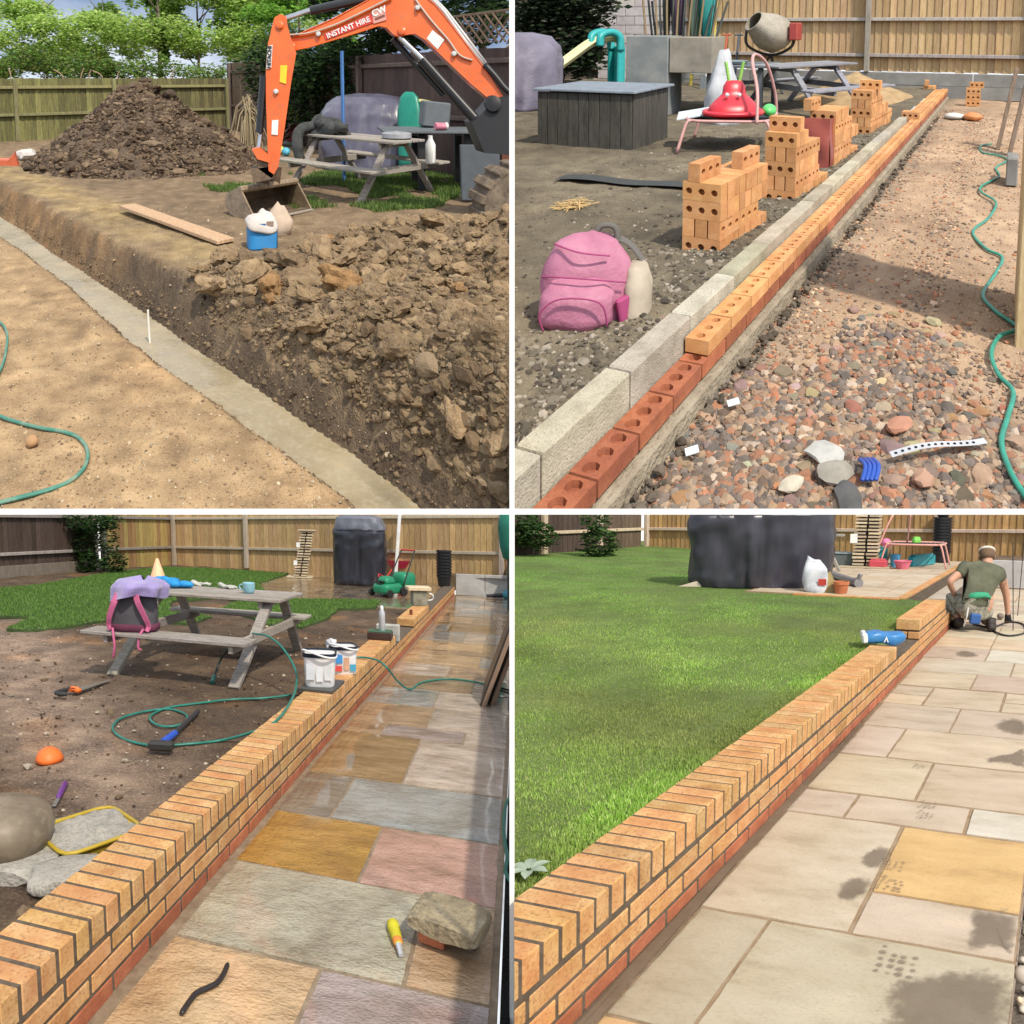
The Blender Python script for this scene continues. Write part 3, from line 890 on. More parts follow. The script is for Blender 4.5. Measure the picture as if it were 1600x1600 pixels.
# ivy shrub on the dark fence
t = Thing(G3, 'climbing_shrub', 'dark green climbing shrub hanging over the dark fence corner', 'shrub', (-8.320,11.771, .15))
stem = plain('shrub_stem', G3, (.09, .065, .04), .9)
t.part('stem', MB().tube(smooth_path([(0, 0, 0), (.05, -.05, .5), (-.05, .05, 1.0), (.1, 0, 1.6)], 4), (.03)), stem).name
bk = Bulk()
leaf_mass(G3, bk, rngA, [((0, -.1, 1.35), (.85, .55, .38), 5), ((-.1, -.1, .75), (.35, .3, .5), 2), ((.75, -.2, .25), (.32, .25, .32), 1.2), ((.1, -.2, .25), (.3, .25, .3), 1), ((.55, -.1, .9), (.3, .2, .5), .8)], 5200, .085, ((.025, .06, .015), (.045, .10, .025), (.07, .14, .035), (.015, .035, .012)))
o = emit_bulk(G3, bk, 'foliage', leafmat('leaf', G3, (1, 1, 1)), par=t)

# picnic table and what lies on it
picnic_table(G3, 'weathered grey picnic table standing on bare soil beside the brick wall', (-1.53, 4.5, .15), 0, L=1.46, bench=(-1.06, .42), feet=(-1.02, .62), bl=1.5, inset=.16)
TT = .15 + .72
pinkm = plain('pink_webbing', G3, (.46, .11, .22), .7)
greym = plain('grey_nylon', G3, (.075, .07, .078), .75)
t = Thing(G3, 'backpack', 'grey and pink backpack propped on the picnic bench under a fleece', 'backpack', (-1.87, 3.50, .602), R(12))
mb = MB(); soft_body(mb, finer([(.86, 0), (1, .03), (1.02, .16), (.95, .3), (.75, .37), (.4, .4)]), .2, .12, 3, 32, jit=.05, seed=3)
t.part('body', mb, greym, smooth=True)
mb = MB(); soft_body(mb, [(.9, -.002), (1.03, .015), (1.05, .06), (1.0, .07)], .205, .125, 3, 32)
t.part('base_panel', mb, plain('plum_fabric', G3, (.12, .03, .06), .8), smooth=True)
for s in (-1, 1):
    mb = MB()
    p = smooth_path([(s * .07, -.13, .36), (s * .10, -.165, .28), (s * .15, -.155, .15), (s * .17, -.13, .06), (s * .155, -.15, .02)], 5)
    for k in range(len(p) - 1): mb.bar(p[k], p[k + 1] + (p[k + 1] - p[k]) * .15, .055 - .001 * k, .012, up=(0, 1, .3), ch=.003)
    t.part('shoulder_strap', mb, pinkm)
    t.part('strap_tail', MB().tube(smooth_path([(s * .13, -.15, .04), (s * .11, -.19, -.02), (s * .10, -.2, -.12), (s * .12, -.19, -.18 + .04 * s)], 5), .011, 6), pinkm, smooth=True)
lilac = mat('lilac_fleece', G3, ((.21, .17, .36), (.27, .22, .44), (.32, .27, .50)), scale=9, rough=.95, bump=.7, bscale=9, bdist=.015, sheen=.4)
mb = MB()
def drape(s, q):
    a = s * 2 * math.pi; w = q ** .8
    fo = .028 * math.sin(a * 5 + 2 * math.sin(a)) * q + .02 * noise.noise(Vector((math.cos(a) * 3, math.sin(a) * 3, q * 2)))
    x, y = supell(a, .235 + fo, .17 + fo, 2.6)
    return (x * (.12 + .88 * min(1, w * 1.35)) + .08 * (1 - q), y * (.12 + .88 * min(1, w * 1.35)), .425 + .07 * (1 - q) * (1 + .3 * math.cos(a * 2)) - .27 * max(0, q - .5) ** 1.3 * (1.1 - .35 * math.sin(a * 1.5)))
mb.grid(drape, 61, 22)
solo(G3, 'fleece', mb, lilac, 'lilac fleece jacket draped over the grey backpack on the bench', 'jacket', (-1.84, 3.5, .602), R(12), smooth=True)
solo(G3, 'marker_cone', MB().lathe([(.105, 0), (.1, .01), (.055, .16), (.018, .29), (0, .30)], 20), plain('peach_plastic', G3, (.80, .48, .28), .6), 'pale orange cone standing on the left end of the picnic table', 'cone', (-2.426,4.840, TT), smooth=R(40))
bluec = plain('blue_fabric', G3, (.02, .24, .55), .7, bump=.5)
mb = MB()
for k in range(7): mb.rock((rnd.uniform(-.16, .16), rnd.uniform(-.07, .07), .04 + rnd.uniform(0, .04)), (.17, .13, .09), k, 2, .35)
solo(G3, 'cloth', mb, bluec, 'crumpled bright blue cloth lying on the picnic table', 'cloth', (-2.123,4.587, TT), smooth=True)
glove = plain('glove_fabric', G3, (.42, .42, .38), .9, bump=.6)
for (loc, rz, lb) in (((-1.987,4.881, TT), .4, 'small grey work glove near the blue cloth on the table'), ((-1.641,4.803, TT), -.3, 'pale work glove lying left of the blue mug')):
    t = Thing(G3, 'work_glove', lb, 'glove', loc, rz, 'work gloves on the picnic table')
    mb = MB(); soft_body(mb, [(.8, 0), (1, .012), (1, .03), (.6, .042)], .065, .045, 3, 20, jit=.2, seed=int(rz * 10))
    t.part('palm', mb, glove, smooth=True)
    for k in range(4): t.part('finger', MB().tube([(.05, -.035 + .023 * k, .018), (.10, -.04 + .026 * k, .028), (.135 + .01 * (k % 2), -.045 + .028 * k, .012)], .0125, 7), glove, smooth=True)
    t.part('thumb', MB().tube([(-.01, .04, .018), (.03, .075, .022), (.06, .085, .012)], .0135, 7), glove, smooth=True)
t = Thing(G3, 'mug', 'light blue ceramic mug on the near edge of the picnic table', 'mug', (-1.243,4.518, TT))
mugm = plain('blue_glaze', G3, (.25, .47, .55), .25)
t.part('cup', MB().lathe([(.042, 0), (.055, .02), (.06, .11), (.055, .115), (.05, .11), (.046, .02), (0, .018)], 22), mugm, smooth=R(50))
t.part('handle', MB().tube(smooth_path([(-.055, 0, .09), (-.09, 0, .085), (-.095, 0, .05), (-.054, 0, .03)], 5), .008, 7), mugm, smooth=True)
# tools on the soil
t = Thing(G3, 'hand_saw', 'hand saw with an orange and black handle on the bare soil', 'saw', (-2.044,2.760, .17), math.atan2(.42, .07))
ora, blk = plain('orange_plastic', G3, (.75, .16, .03), .5), plain('black_rubber', G3, (.03, .03, .032), .6)
stl = plain('tool_steel', G3, (.35, .34, .32), .4, metal=.8)
t.part('blade', MB().prism([(.12, -.05), (.5, -.015), (.5, .015), (.12, .055)], .0025, eul(R(90), 0, 0), (0, 0, .012)), stl)
t.part('handle', MB().tube(smooth_path([(.13, .05, .015), (.06, .055, .015), (-.01, .045, .018), (-.03, 0, .02), (0, -.05, .018)], 4), .018, 8), blk, smooth=True)
t.part('grip', MB().tube([(.14, .055, .015), (.14, .0, .017), (.12, -.05, .015)], .022, 8).box((.12, 0, .014), (.05, .08, .03), b=.008), ora, smooth=True)
solo(G3, 'half_ball', MB().lathe([(.075, 0), (.073, .025), (.055, .06), (.03, .078), (0, .082)], 20, wob=lambda a, z: 1 + .04 * math.sin(3 * a + z * 20)), ora, 'orange half ball lying flat side down on the soil', 'ball', (-1.282,1.681, .15), smooth=True)
t = Thing(G3, 'sledge_hammer', 'sledge hammer with a blue and black handle on the soil', 'hammer', (-0.750,1.989, .185), math.atan2(.83, -.16))
t.part('head', MB().box((0, 0, .02), (.06, .15, .06), b=.014), plain('hammer_head', G3, (.06, .058, .055), .5, metal=.5))
t.part('blue_grip', MB().tube([(.03, 0, .03), (.25, 0, .01)], .022, 8), plain('blue_plastic', G3, (.02, .09, .5), .4), smooth=R(40))
t.part('handle', MB().tube([(.24, 0, .01), (.75, 0, .0)], .018, 8), blk, smooth=R(40))
t = Thing(G3, 'chisel', 'small chisel with a purple handle lying on the soil', 'chisel', (-0.866,1.218, .17), math.atan2(.22, -.11))
t.part('handle', MB().tube([(.04, 0, 0), (.06, 0, 0), (.2, 0, .005), (.22, 0, .005)], (.008, .014, .016, .008), 8), plain('purple_plastic', G3, (.13, .035, .20), .35), smooth=True)
t.part('blade', MB().box((0, 0, -.004), (.09, .02, .008), b=.002), stl)
# mortar tray, concrete lumps, tub
conc = mat('rough_concrete', G3, ((.22, .21, .18), (.33, .31, .27), (.42, .39, .34)), scale=7, rough=.95, bump=.9, bscale=40, bdist=.012, fine=(.13, .12, .10), fscale=90, famt=.5)
t = Thing(G3, 'mixing_tray', 'yellow rimmed plastic tray holding old mortar beside the wall', 'tray', (-0.484,0.952, .19), R(62))
yel = plain('yellow_plastic', G3, (.42, .30, .03), .45)
ring = [(*supell(2 * math.pi * i / 36, .175, .155, 6), .035) for i in range(36)]
t.part('rim', MB().tube(ring, .009, 7, closed=True), yel, smooth=True)
mb = MB(); soft_body(mb, [(.85, -.03), (.98, .0), (.99, .03)], .172, .152, 6, 36)
t.part('pan', mb, yel, smooth=R(40))
mb = MB().grid(lambda a, b: (*[q * .97 for q in supell(a * 2 * math.pi, .17 * b + 1e-5, .15 * b + 1e-5, 6)], .036 + .03 * max(0, nz(math.cos(a * 6.283) * b * 2, math.sin(a * 6.283) * b * 2, 4, 1.5, 4)) - .006 * b), 40, 14)
t.part('mortar', mb, conc, smooth=True)
for lb, px_, d, rz, sd in (('grey concrete block half buried next to the garden wall', (-0.365,0.670, .17), (.33, .24, .13), .5, 1), ('broken concrete lump at the left edge below the tub', (-0.637,0.696, .16), (.40, .30, .13), .2, 2)):
    t_ = MB(); t_.rock((0, 0, .02), d, sd, 3, .16); V = t_.v[0]; V[:, :2] = np.sign(V[:, :2]) * np.minimum(np.abs(V[:, :2]), np.array(d[:2]) * .42); V[:, 2] = np.clip(V[:, 2], -.05, d[2] * .42)
    solo(G3, 'concrete_block', t_, conc, lb, 'concrete block', px_, rz, smooth=R(40))
t_ = MB(); t_.rock((0, 0, 0), (.36, .28, .05), 7, 3, .3); t_.v[0][:, 2] = np.clip(t_.v[0][:, 2], -.02, .016)
solo(G3, 'stone_flag', t_, mat('olive_stone', G3, ((.24, .24, .14), (.31, .30, .19), (.36, .35, .23)), scale=5, rough=.8, bump=.4), 'thin olive stone flag lying between the tub and tray', 'stone', (-0.590,0.903, .205), .9, smooth=R(40))
solo(G3, 'rubber_tub', MB().lathe([(0, -.02), (.11, 0), (.165, .06), (.18, .13), (.165, .2), (.12, .235), (.06, .25), (.03, .27), (.0, .275)], 28, wob=lambda a, z: 1 + .05 * math.sin(a + z * 4), sx=1.1), mat('tan_rubber', G3, ((.12, .095, .065), (.19, .15, .105), (.25, .205, .15)), scale=5, rough=.5, bump=.4, fine=(.30, .26, .20), fscale=30, famt=.4), 'smooth tan rounded tub lying at the left edge of the soil', 'tub', (-0.739,0.738, .16), .3, smooth=True)
# hose over the soil, wall and paving
hm = hose_mat(G3)
solo(G3, 'garden_hose', hose_mesh([(-0.900,3.770,0.600),(-0.707,3.620,0.620),(-0.545,3.522,0.550),(-0.382,3.350,0.420),(-0.275,3.064,0.360),(-0.193,2.676,0.340),(-0.156,2.314,0.330),(-0.286,2.320,0.250),(-0.496,2.305,0.165),(-0.647,2.173,0.165),(-0.845,2.062,0.165),(-1.067,2.098,0.165),(-1.255,2.249,0.165),(-1.325,2.453,0.165),(-1.264,2.635,0.165),(-1.143,2.749,0.165),(-0.983,2.698,0.165),(-0.904,2.588,0.165),(-0.892,2.460,0.165),(-0.976,2.399,0.165),(-1.090,2.455,0.165),(-1.172,2.575,0.165),(-1.159,2.777,0.165),(-1.009,2.959,0.165),(-0.833,3.140,0.165),(-0.622,3.263,0.165),(-0.442,3.416,0.170)]), hm, 'green garden hose coiled on the soil and looped up to the bench', 'hose', (0, 0, 0), smooth=True)
solo(G3, 'garden_hose', hose_mesh([(-0.193,4.163,0.340),(-0.076,4.277,0.345),(0.084,4.205,0.345),(0.194,4.101,0.300),(0.237,4.345,0.120),(0.315,4.495,0.012),(0.367,4.740,0.012),(0.466,4.912,0.012),(0.636,5.037,0.012),(0.850,5.018,0.012),(1.033,4.913,0.012),(1.207,4.789,0.012)]), hm, 'green hose running over the wall and across the wet paving', 'hose', (0, 0, 0), smooth=True)
t = Thing(G3, 'garden_hose', 'loose hose end with a green connector under the picnic bench', 'hose', (-1.196,3.564, .15))
q = [np.array(a) - np.array(t.loc) for a in [(-1.183,3.538,0.170),(-1.226,3.704,0.220),(-1.204,3.767,0.330),(-1.094,3.680,0.450),(-1.003,3.640,0.520)]]
t.part('pipe', MB().tube(smooth_path(q, 5), .011, 8), plain('dark_hose', G3, (.02, .035, .03), .4), smooth=True)
t.part('connector', MB().tube([q[0] + np.array((0, 0, -.01)), q[0] * .4 + q[1] * .6], (.017, .02), 9), hm, smooth=R(40))
solo(G3, 'garden_hose', hose_mesh([(1.226,2.431,0.000),(1.193,2.287,0.000),(1.188,2.031,0.000),(1.198,1.838,0.000),(1.211,1.704,0.000),(1.205,1.574,0.000),(1.239,1.462,0.000)]), hm, 'green hose loop lying in the soil strip right of the paving', 'hose', (0, 0, 0), smooth=True)
# buckets on the wall
bwhite = plain('white_plastic', G3, (.72, .72, .72), .35)
navy = plain('navy_plastic', G3, (.012, .018, .032), .35)
def paint_tub(label, loc, rot, w, d, h, prints, group):
    t = Thing(G3, 'plastic_bucket', label, 'bucket', loc, rot, group)
    mb = MB(); soft_body(mb, [(.86, 0), (.9, .01), (1, h)], w / 2, d / 2, 5, 32)
    t.part('tub', mb, bwhite, smooth=R(40))
    mb = MB(); soft_body(mb, [(1.0, h * .93), (1.05, h * .94), (1.06, h * 1.06), (.96, h * 1.06), (.93, h * .75), (.9, h * .7)], w / 2, d / 2, 5, 32)
    t.part('rim', mb, navy, smooth=R(40))
    t.part('handle', MB().tube(smooth_path([(-w * .52, 0, h * .95), (-w * .5, -d * .35, h * 1.15), (-w * .2, -d * .62, h * 1.12), (w * .2, -d * .66, h * 1.0), (w * .48, -d * .45, h * .95), (w * .53, 0, h * .95)], 6), .008, 7), bwhite, smooth=True)
    for (x0, x1, z0, z1, c, nm) in prints:
        t.part('label_print', MB().box(((x0 + x1) / 2 * w, -d * .487 + .0, (z0 + z1) / 2 * h), ((x1 - x0) * w, .004, (z1 - z0) * h), eul(R(-math.degrees(math.atan(.07 * d / h))), 0, 0)), plain(nm, G3, c, .4))
    return t
solo(G3, 'slate_board', MB().box((0, 0, 0), (.26, .34, .025), b=.004), plain('wet_slate', G3, (.07, .07, .065), .4), 'dark board lying on the coping under the front bucket', 'board', (-.13, 3.22, .341), .0)
PB = -0.126,3.049
paint_tub('square white bucket with a navy rim, nearer on the wall', (-.135, 3.2, .3545), .25, .235, .22, .255, [(-.4, -.15, .25, .75, (.55, .58, .62), 'print_grey'), (-.1, .1, .2, .8, (.60, .63, .66), 'print_pale'), (.15, .38, .25, .75, (.58, .6, .62), 'print_ash')], 'buckets on the garden wall')
paint_tub('white bucket with blue and red print behind the front one', (-.10, 3.72, .3285), .45, .215, .2, .235, [(-.4, -.1, .45, .8, (.05, .22, .5), 'print_blue'), (-.05, .15, .2, .7, (.5, .30, .2), 'print_skin'), (.18, .4, .15, .4, (.06, .3, .45), 'print_teal'), (-.4, -.12, .15, .35, (.55, .07, .06), 'print_red')], 'buckets on the garden wall')
mb = MB()
for k in range(5): mb.rock((rnd.uniform(-.04, .04), rnd.uniform(-.03, .03), rnd.uniform(0, .05)), (.07, .06, .06), k, 2, .4)
solo(G3, 'plastic_bag', mb, plain('clear_wrap', G3, (.55, .56, .58), .25), 'crumpled clear plastic wrap tucked in the rear bucket', 'bag', (-.17, 3.72, .555), smooth=True)
# box, spray can, grey block at the end of the coping
t = Thing(G3, 'tool_case', 'dark brown tool case lying across the end of the coping', 'case', (-.115, 5.3, .3285), R(4))
t.part('body', MB().box((0, 0, .045), (.25, .17, .085), b=.008), plain('case_brown', G3, (.05, .03, .025), .45))
t.part('lid', MB().box((0, 0, .094), (.235, .155, .014), b=.005), plain('case_green', G3, (.05, .12, .07), .5))
t = Thing(G3, 'spray_can', 'tall silver spray can standing on the dark tool case', 'can', (-.095, 5.3, .43))
alu = plain('brushed_aluminium', G3, (.55, .57, .60), .3, metal=.4)
t.part('can', MB().lathe([(.031, 0), (.033, .005), (.033, .2), (.026, .225), (.015, .232)], 20), alu, smooth=R(40))
t.part('cap', MB().lathe([(.018, .232), (.019, .25), (.016, .275), (.008, .285), (0, .286)], 16), bwhite, smooth=R(50))
solo(G3, 'concrete_block', MB().box((0, 0, 0), (.26, .10, .2), b=.008), mat('block_grey', G3, ((.32, .32, .29), (.40, .40, .36), (.46, .46, .42)), scale=9, rough=.95, bump=.7, bscale=60, fine=(.2, .2, .18)), 'grey concrete block on edge in the open wall joint', 'concrete block', (-.13, 5.8, .315), R(5))
# block and plank on the far wall section
t = Thing(G3, 'plank_stand', 'wooden plank balanced on a mossy block on the far wall', 'plank', (-.13, 8.2, .3285), R(20))
t.part('block', MB().box((0, 0, .12), (.215, .2, .24), b=.01).box((0, -.1, .12), (.02, .006, .07)), mat('mossy_block', G3, ((.15, .15, .11), (.23, .22, .17), (.3, .28, .22)), scale=9, rough=.95, bump=.7))
t.part('plank', MB().box((-.01, 0, .275), (.34, .26, .06), b=.008), wood_mat(G3, 'pale_plank', ((.46, .36, .22), (.56, .46, .31), (.62, .53, .38)), (.36, .26, .15)))
t.part('loop', MB().tube(smooth_path([(.14, -.02, .2), (.2, -.02, .17), (.2, 0, .1), (.13, 0, .08)], 5), .012, 7), bwhite, smooth=True)
solo(G3, 'rust_pipe', MB().lathe([(.02, 0), (.022, .07), (.012, .075)], 12), plain('rust', G3, (.16, .055, .02), .8), 'short rusty pipe end standing on the raised coping', 'pipe', (-.09, 7.2, .3285), smooth=R(40))

# ---- the covered barbecue, mower and garden clutter at the back of the wet plot
def bbq_cover(pl, label, loc, rot, hx, hy, h, seed, top=.86, dome=.05):
    """a fitted black cover with a lighter shoulder panel, seams and hanging pleats"""
    t = Thing(pl, 'barbecue_cover', label, 'cover', loc, rot)
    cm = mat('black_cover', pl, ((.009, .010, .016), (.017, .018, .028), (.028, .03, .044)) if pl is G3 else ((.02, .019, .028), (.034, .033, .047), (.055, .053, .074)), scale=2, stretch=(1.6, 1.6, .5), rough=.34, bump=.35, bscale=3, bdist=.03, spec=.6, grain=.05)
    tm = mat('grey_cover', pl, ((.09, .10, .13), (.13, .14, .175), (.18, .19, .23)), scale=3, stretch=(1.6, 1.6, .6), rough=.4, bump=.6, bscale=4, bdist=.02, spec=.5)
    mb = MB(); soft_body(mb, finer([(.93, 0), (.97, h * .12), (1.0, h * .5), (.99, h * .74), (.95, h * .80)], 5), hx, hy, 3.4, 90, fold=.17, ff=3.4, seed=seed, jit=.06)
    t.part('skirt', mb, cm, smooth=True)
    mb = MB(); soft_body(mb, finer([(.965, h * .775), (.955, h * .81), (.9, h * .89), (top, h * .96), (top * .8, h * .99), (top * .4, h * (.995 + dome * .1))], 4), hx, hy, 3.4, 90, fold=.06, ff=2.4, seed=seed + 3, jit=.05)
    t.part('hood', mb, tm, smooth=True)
    t.part('seam', MB().tube([(*[q * .985 for q in supell(2 * math.pi * i / 48, hx, hy, 3.4)], h * .785) for i in range(48)], .008, 6, closed=True), cm, smooth=True)
    return t
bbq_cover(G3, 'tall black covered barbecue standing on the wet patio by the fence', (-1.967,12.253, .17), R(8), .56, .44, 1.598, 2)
# lath stack
lath_stack(G3, 'leaning stack of tied wooden laths by the back fence, right of the lawn', (-3.552,12.941, .17), R(15), 1.179, .30, 17, lean=.16)
# mower
def mower(pl, label, loc, rot):
    t = Thing(pl, 'lawn_mower', label, 'lawn mower', loc, rot)
    g = plain('mower_green', pl, (.015, .20, .10), .35); bk_ = plain('mower_black', pl, (.02, .02, .02), .5); rd = plain('mower_red', pl, (.5, .03, .03), .4)
    mb = MB(); soft_body(mb, finer([(.9, .06), (1, .10), (1, .2), (.86, .25)], 3), .19, .27, 4, 32)
    t.part('deck', mb, g, smooth=True)
    mb = MB(); soft_body(mb, [(1, .24), (.98, .32), (.75, .38), (.3, .4)], .13, .16, 3, 28, lean=(0, -.1))
    t.part('motor_housing', mb, g, smooth=True)
    t.part('vent', MB().box((0, -.2, .3), (.16, .05, .03), b=.01).box((0, -.22, .25), (.14, .05, .02), b=.008), bk_)
    for x in (-.21, .21):
        for y, r in ((-.2, .075), (.2, .095)):
            t.part('wheel', MB().lathe([(r * .4, -.022), (r, -.02), (r, .02), (r * .4, .022)], 18, (0, 0, 0), eul(0, R(90), 0)), bk_, at=(x, y, r), smooth=R(40), key='wheel%s' % r)
    for x in (-.17, .17): t.part('handle_tube', MB().tube(smooth_path([(x, .24, .2), (x, .42, .55), (x * .9, .62, .9)], 3), .013, 7), bk_, smooth=True)
    t.part('grip', MB().tube([(-.155, .62, .9), (.155, .62, .9)], .018, 8), rd)
    t.part('cable', MB().tube(smooth_path([(-.12, -.1, .37), (-.2, 0, .42), (-.16, .15, .36), (-.18, .35, .5)], 6), .012, 6), rd, smooth=True)
    mb = MB(); soft_body(mb, finer([(.9, .12), (1, .2), (1, .38), (.8, .45)], 2), .17, .2, 4, 28, at=(0, .48, 0))
    t.part('grass_box', mb, g, smooth=True)
    return t
mower(G3, 'green electric lawn mower parked at the corner of the wet patio', (-1.008,10.358, .17), R(-28))
# pots, pole, basket, tools and umbrella
black_pots(G3, 'stack of black plastic plant pots at the end of the low wall', (-0.213,12.419, .2), 9, r=.15, h=.26, step=.07)
bl = plain('pale_blue_metal', G3, (.10, .30, .42), .45); wh = plain('white_metal', G3, (.75, .76, .76), .4); rd = plain('red_plastic', G3, (.55, .02, .05), .4); pk = plain('pink_plastic', G3, (.68, .04, .13), .4)
base = (-1.335,13.288, .17)
solo(G3, 'white_post', MB().box((0, 0, .9), (.075, .05, 2.2), eul(0, R(4), 0), b=.006), wh, 'tall white plastic post leaning against the back fence', 'post', base, R(15))
t = Thing(G3, 'pink_basket', 'bright pink plastic basket on its stand by the white post', 'basket', (-1.350,13.625, .17), R(20))
t.part('bowl', MB().lathe([(.14, .30), (.2, .34), (.25, .48), (.27, .5), (.24, .5), (.19, .36)], 16, sx=1.2), pk, smooth=R(40))
for a in range(4): t.part('stand_leg', MB().tube([(.2 * math.cos(a * 1.57 + .8), .2 * math.sin(a * 1.57 + .8), .34), (.28 * math.cos(a * 1.57 + .8), .28 * math.sin(a * 1.57 + .8), 0)], .012, 6), wh)
def stick(label, cat, name, px_, top, m, r=.016, dx=0):
    return solo(G3, name, MB().tube([(0, 0, 0), (dx * .5, .05, top * .5), (dx, .12, top)], r, 8), m, label, cat, px_, 0, smooth=R(40))
stick('light blue tool handle crossing in front of the closed white umbrella', 'garden tool', 'garden_hoe', (-0.994,13.920, .18), 1.2, bl, .018, -.32)
stick('second blue handle standing upright right of the white umbrella', 'garden tool', 'garden_hoe', (-0.856,14.008, .2), 1.15, bl, .017, .18)
t = Thing(G3, 'umbrella', 'closed white and red umbrella standing on its point by the fence', 'umbrella', (-0.865,13.647, .2))
mb = MB(); mb.lathe([(.01, .0), (.07, .12), (.10, .35), (.075, .75), (.03, .95), (.012, 1.0)], 16, wob=lambda a, z: 1 + .22 * math.sin(8 * a)); t.part('canopy', mb, wh, smooth=True)
t.part('shaft', MB().tube([(0, 0, .95), (0, 0, 1.25)], .012, 7), rd); t.part('handle', MB().tube(smooth_path([(0, 0, 1.25), (0, 0, 1.33), (.04, 0, 1.37), (.08, 0, 1.33)], 4), .015, 7), rd, smooth=True)
stick('thick red plastic bat leaning on the fence beside the umbrella', 'bat', 'plastic_bat', (-0.752,13.894, .2), 1.3, rd, .05, .22)
t = Thing(G3, 'folded_parasol', 'folded dark green parasol hanging in at the right edge of the wet plot', 'parasol', (1.1, 10.6, 1.0))
mb = MB(); mb.lathe([(.02, -.02), (.09, .0), (.15, .25), (.18, .6), (.12, 1.0)], 18, wob=lambda a, z: 1 + .15 * math.sin(9 * a)); t.part('canopy', mb, plain('parasol_green', G3, (.015, .14, .10), .8), smooth=True)
t.part('pole', MB().tube([(0, 0, -1.0), (0, 0, 1.0)], .02, 8), plain('dark_pole', G3, (.03, .05, .04), .5))
t = Thing(G3, 'garden_blower', 'dark garden blower with a teal body on the paving by the slabs', 'blower', (0.922,12.390, .0), R(5))
t.part('nozzle', MB().tube([(-.28, 0, .04), (.05, 0, .07)], (.035, .05), 10), blk, smooth=R(40)); mb = MB(); soft_body(mb, [(.7, 0), (1, .06), (.9, .16), (.4, .2)], .15, .1, 3, 24, at=(.18, 0, 0)); t.part('motor', mb, plain('teal_plastic', G3, (.05, .25, .32), .4), smooth=True)
# leaning dark frames on the right
fw = plain('dark_frame', G3, (.035, .03, .028), .35); fe = plain('frame_edge', G3, (.24, .16, .11), .6)
for k, (dx, c) in enumerate(((0, 'nearer of two dark framed panels leaning at the right edge of the paving'), (.10, 'second dark framed panel behind the nearer one at the right edge'))):
    t = Thing(G3, 'framed_panel', c, 'panel', (0.964,4.210, 0) if k == 0 else (1.03, 4.28, 0), 0, 'dark framed panels leaning right')
    t.part('panel', MB().bar((0, .45, 0), (.30, .45, .95), .9, .03, up=(1, 0, -.3)), fw)
    t.part('edge', MB().bar((.018, -.006, 0), (.318, -.006, .95), .012, .035, up=(1, 0, -.3), ch=.002), fe)
# stone on a brick, string reel, crowbar
mb = MB().rock((0, 0, 0), (.36, .30, .10), 12, 3, .14)
V = mb.v[0]; V[:, 0] = np.clip(V[:, 0], -.13, .13); V[:, 1] = np.clip(V[:, 1], -.10, .10); V[:, 2] = np.clip(V[:, 2], -.035, .035)
solo(G3, 'stone_block', mb, mat('lichen_stone', G3, ((.20, .17, .11), (.33, .27, .17), (.42, .36, .25)), scale=9, rough=.95, bump=1.0, bscale=45, bdist=.012, fine=(.10, .09, .08), fscale=60, famt=.6), 'rough lichen covered stone block propped on bricks on the wet paving', 'stone', (1.019,0.987, .105), R(-14), smooth=R(50))
solo(G3, 'loose_brick', MB().box((0, 0, 0), (.10, .075, .065), b=.005), red_mat(G3), 'red brick piece propping up the lichen stone', 'brick', (0.962,0.976, .0385), R(-14), color=(1.25, 1.3, 1.3))
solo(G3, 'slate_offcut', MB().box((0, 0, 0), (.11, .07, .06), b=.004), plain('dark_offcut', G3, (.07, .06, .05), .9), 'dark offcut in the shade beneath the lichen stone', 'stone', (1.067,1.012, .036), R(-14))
t = Thing(G3, 'string_reel', 'yellow and red string line reel lying on the grey slab', 'string reel', (0.827,0.942, .022), math.atan2(-.16, .06))
t.part('winding', MB().lathe([(.012, -.085), (.022, -.075), (.024, -.04), (.02, -.03), (.023, -.02), (.019, .0), (.021, .01), (.016, .04), (.012, .05)], 12, r=eul(0, R(90), 0)), plain('string_yellow', G3, (.55, .50, .03), .8, bump=.5), smooth=True)
t.part('coloured_band', MB().lathe([(.0175, .0), (.019, .012), (.0165, .035)], 12, r=eul(0, R(90), 0), at=(.012, 0, 0)), plain('string_orange', G3, (.62, .22, .05), .8), smooth=True)
t.part('pin', MB().tube([(.05, 0, 0), (.10, 0, -.008)], (.012, .009), 8), alu, smooth=R(40))
t.part('string', MB().tube(smooth_path([(0, .02, -.015), (.01, .07, -.018), (-.02, .13, -.018), (-.04, .18, -.018)], 4), .0016, 5), plain('string_grey', G3, (.25, .24, .22), .9))
q = smooth_path([(0.262,0.364,0.012),(0.262,0.426,0.012),(0.267,0.459,0.013),(0.290,0.491,0.013),(0.309,0.523,0.013),(0.310,0.571,0.013),(0.302,0.618,0.013)], 5)
solo(G3, 'pry_bar', MB().tube(q, [.006] + [.0095] * (len(q) - 3) + [.008, .005], 8), plain('black_steel', G3, (.035, .03, .03), .35, metal=.3), 'black bent pry bar lying on the beige slab', 'pry bar', (0, 0, 0), smooth=True)

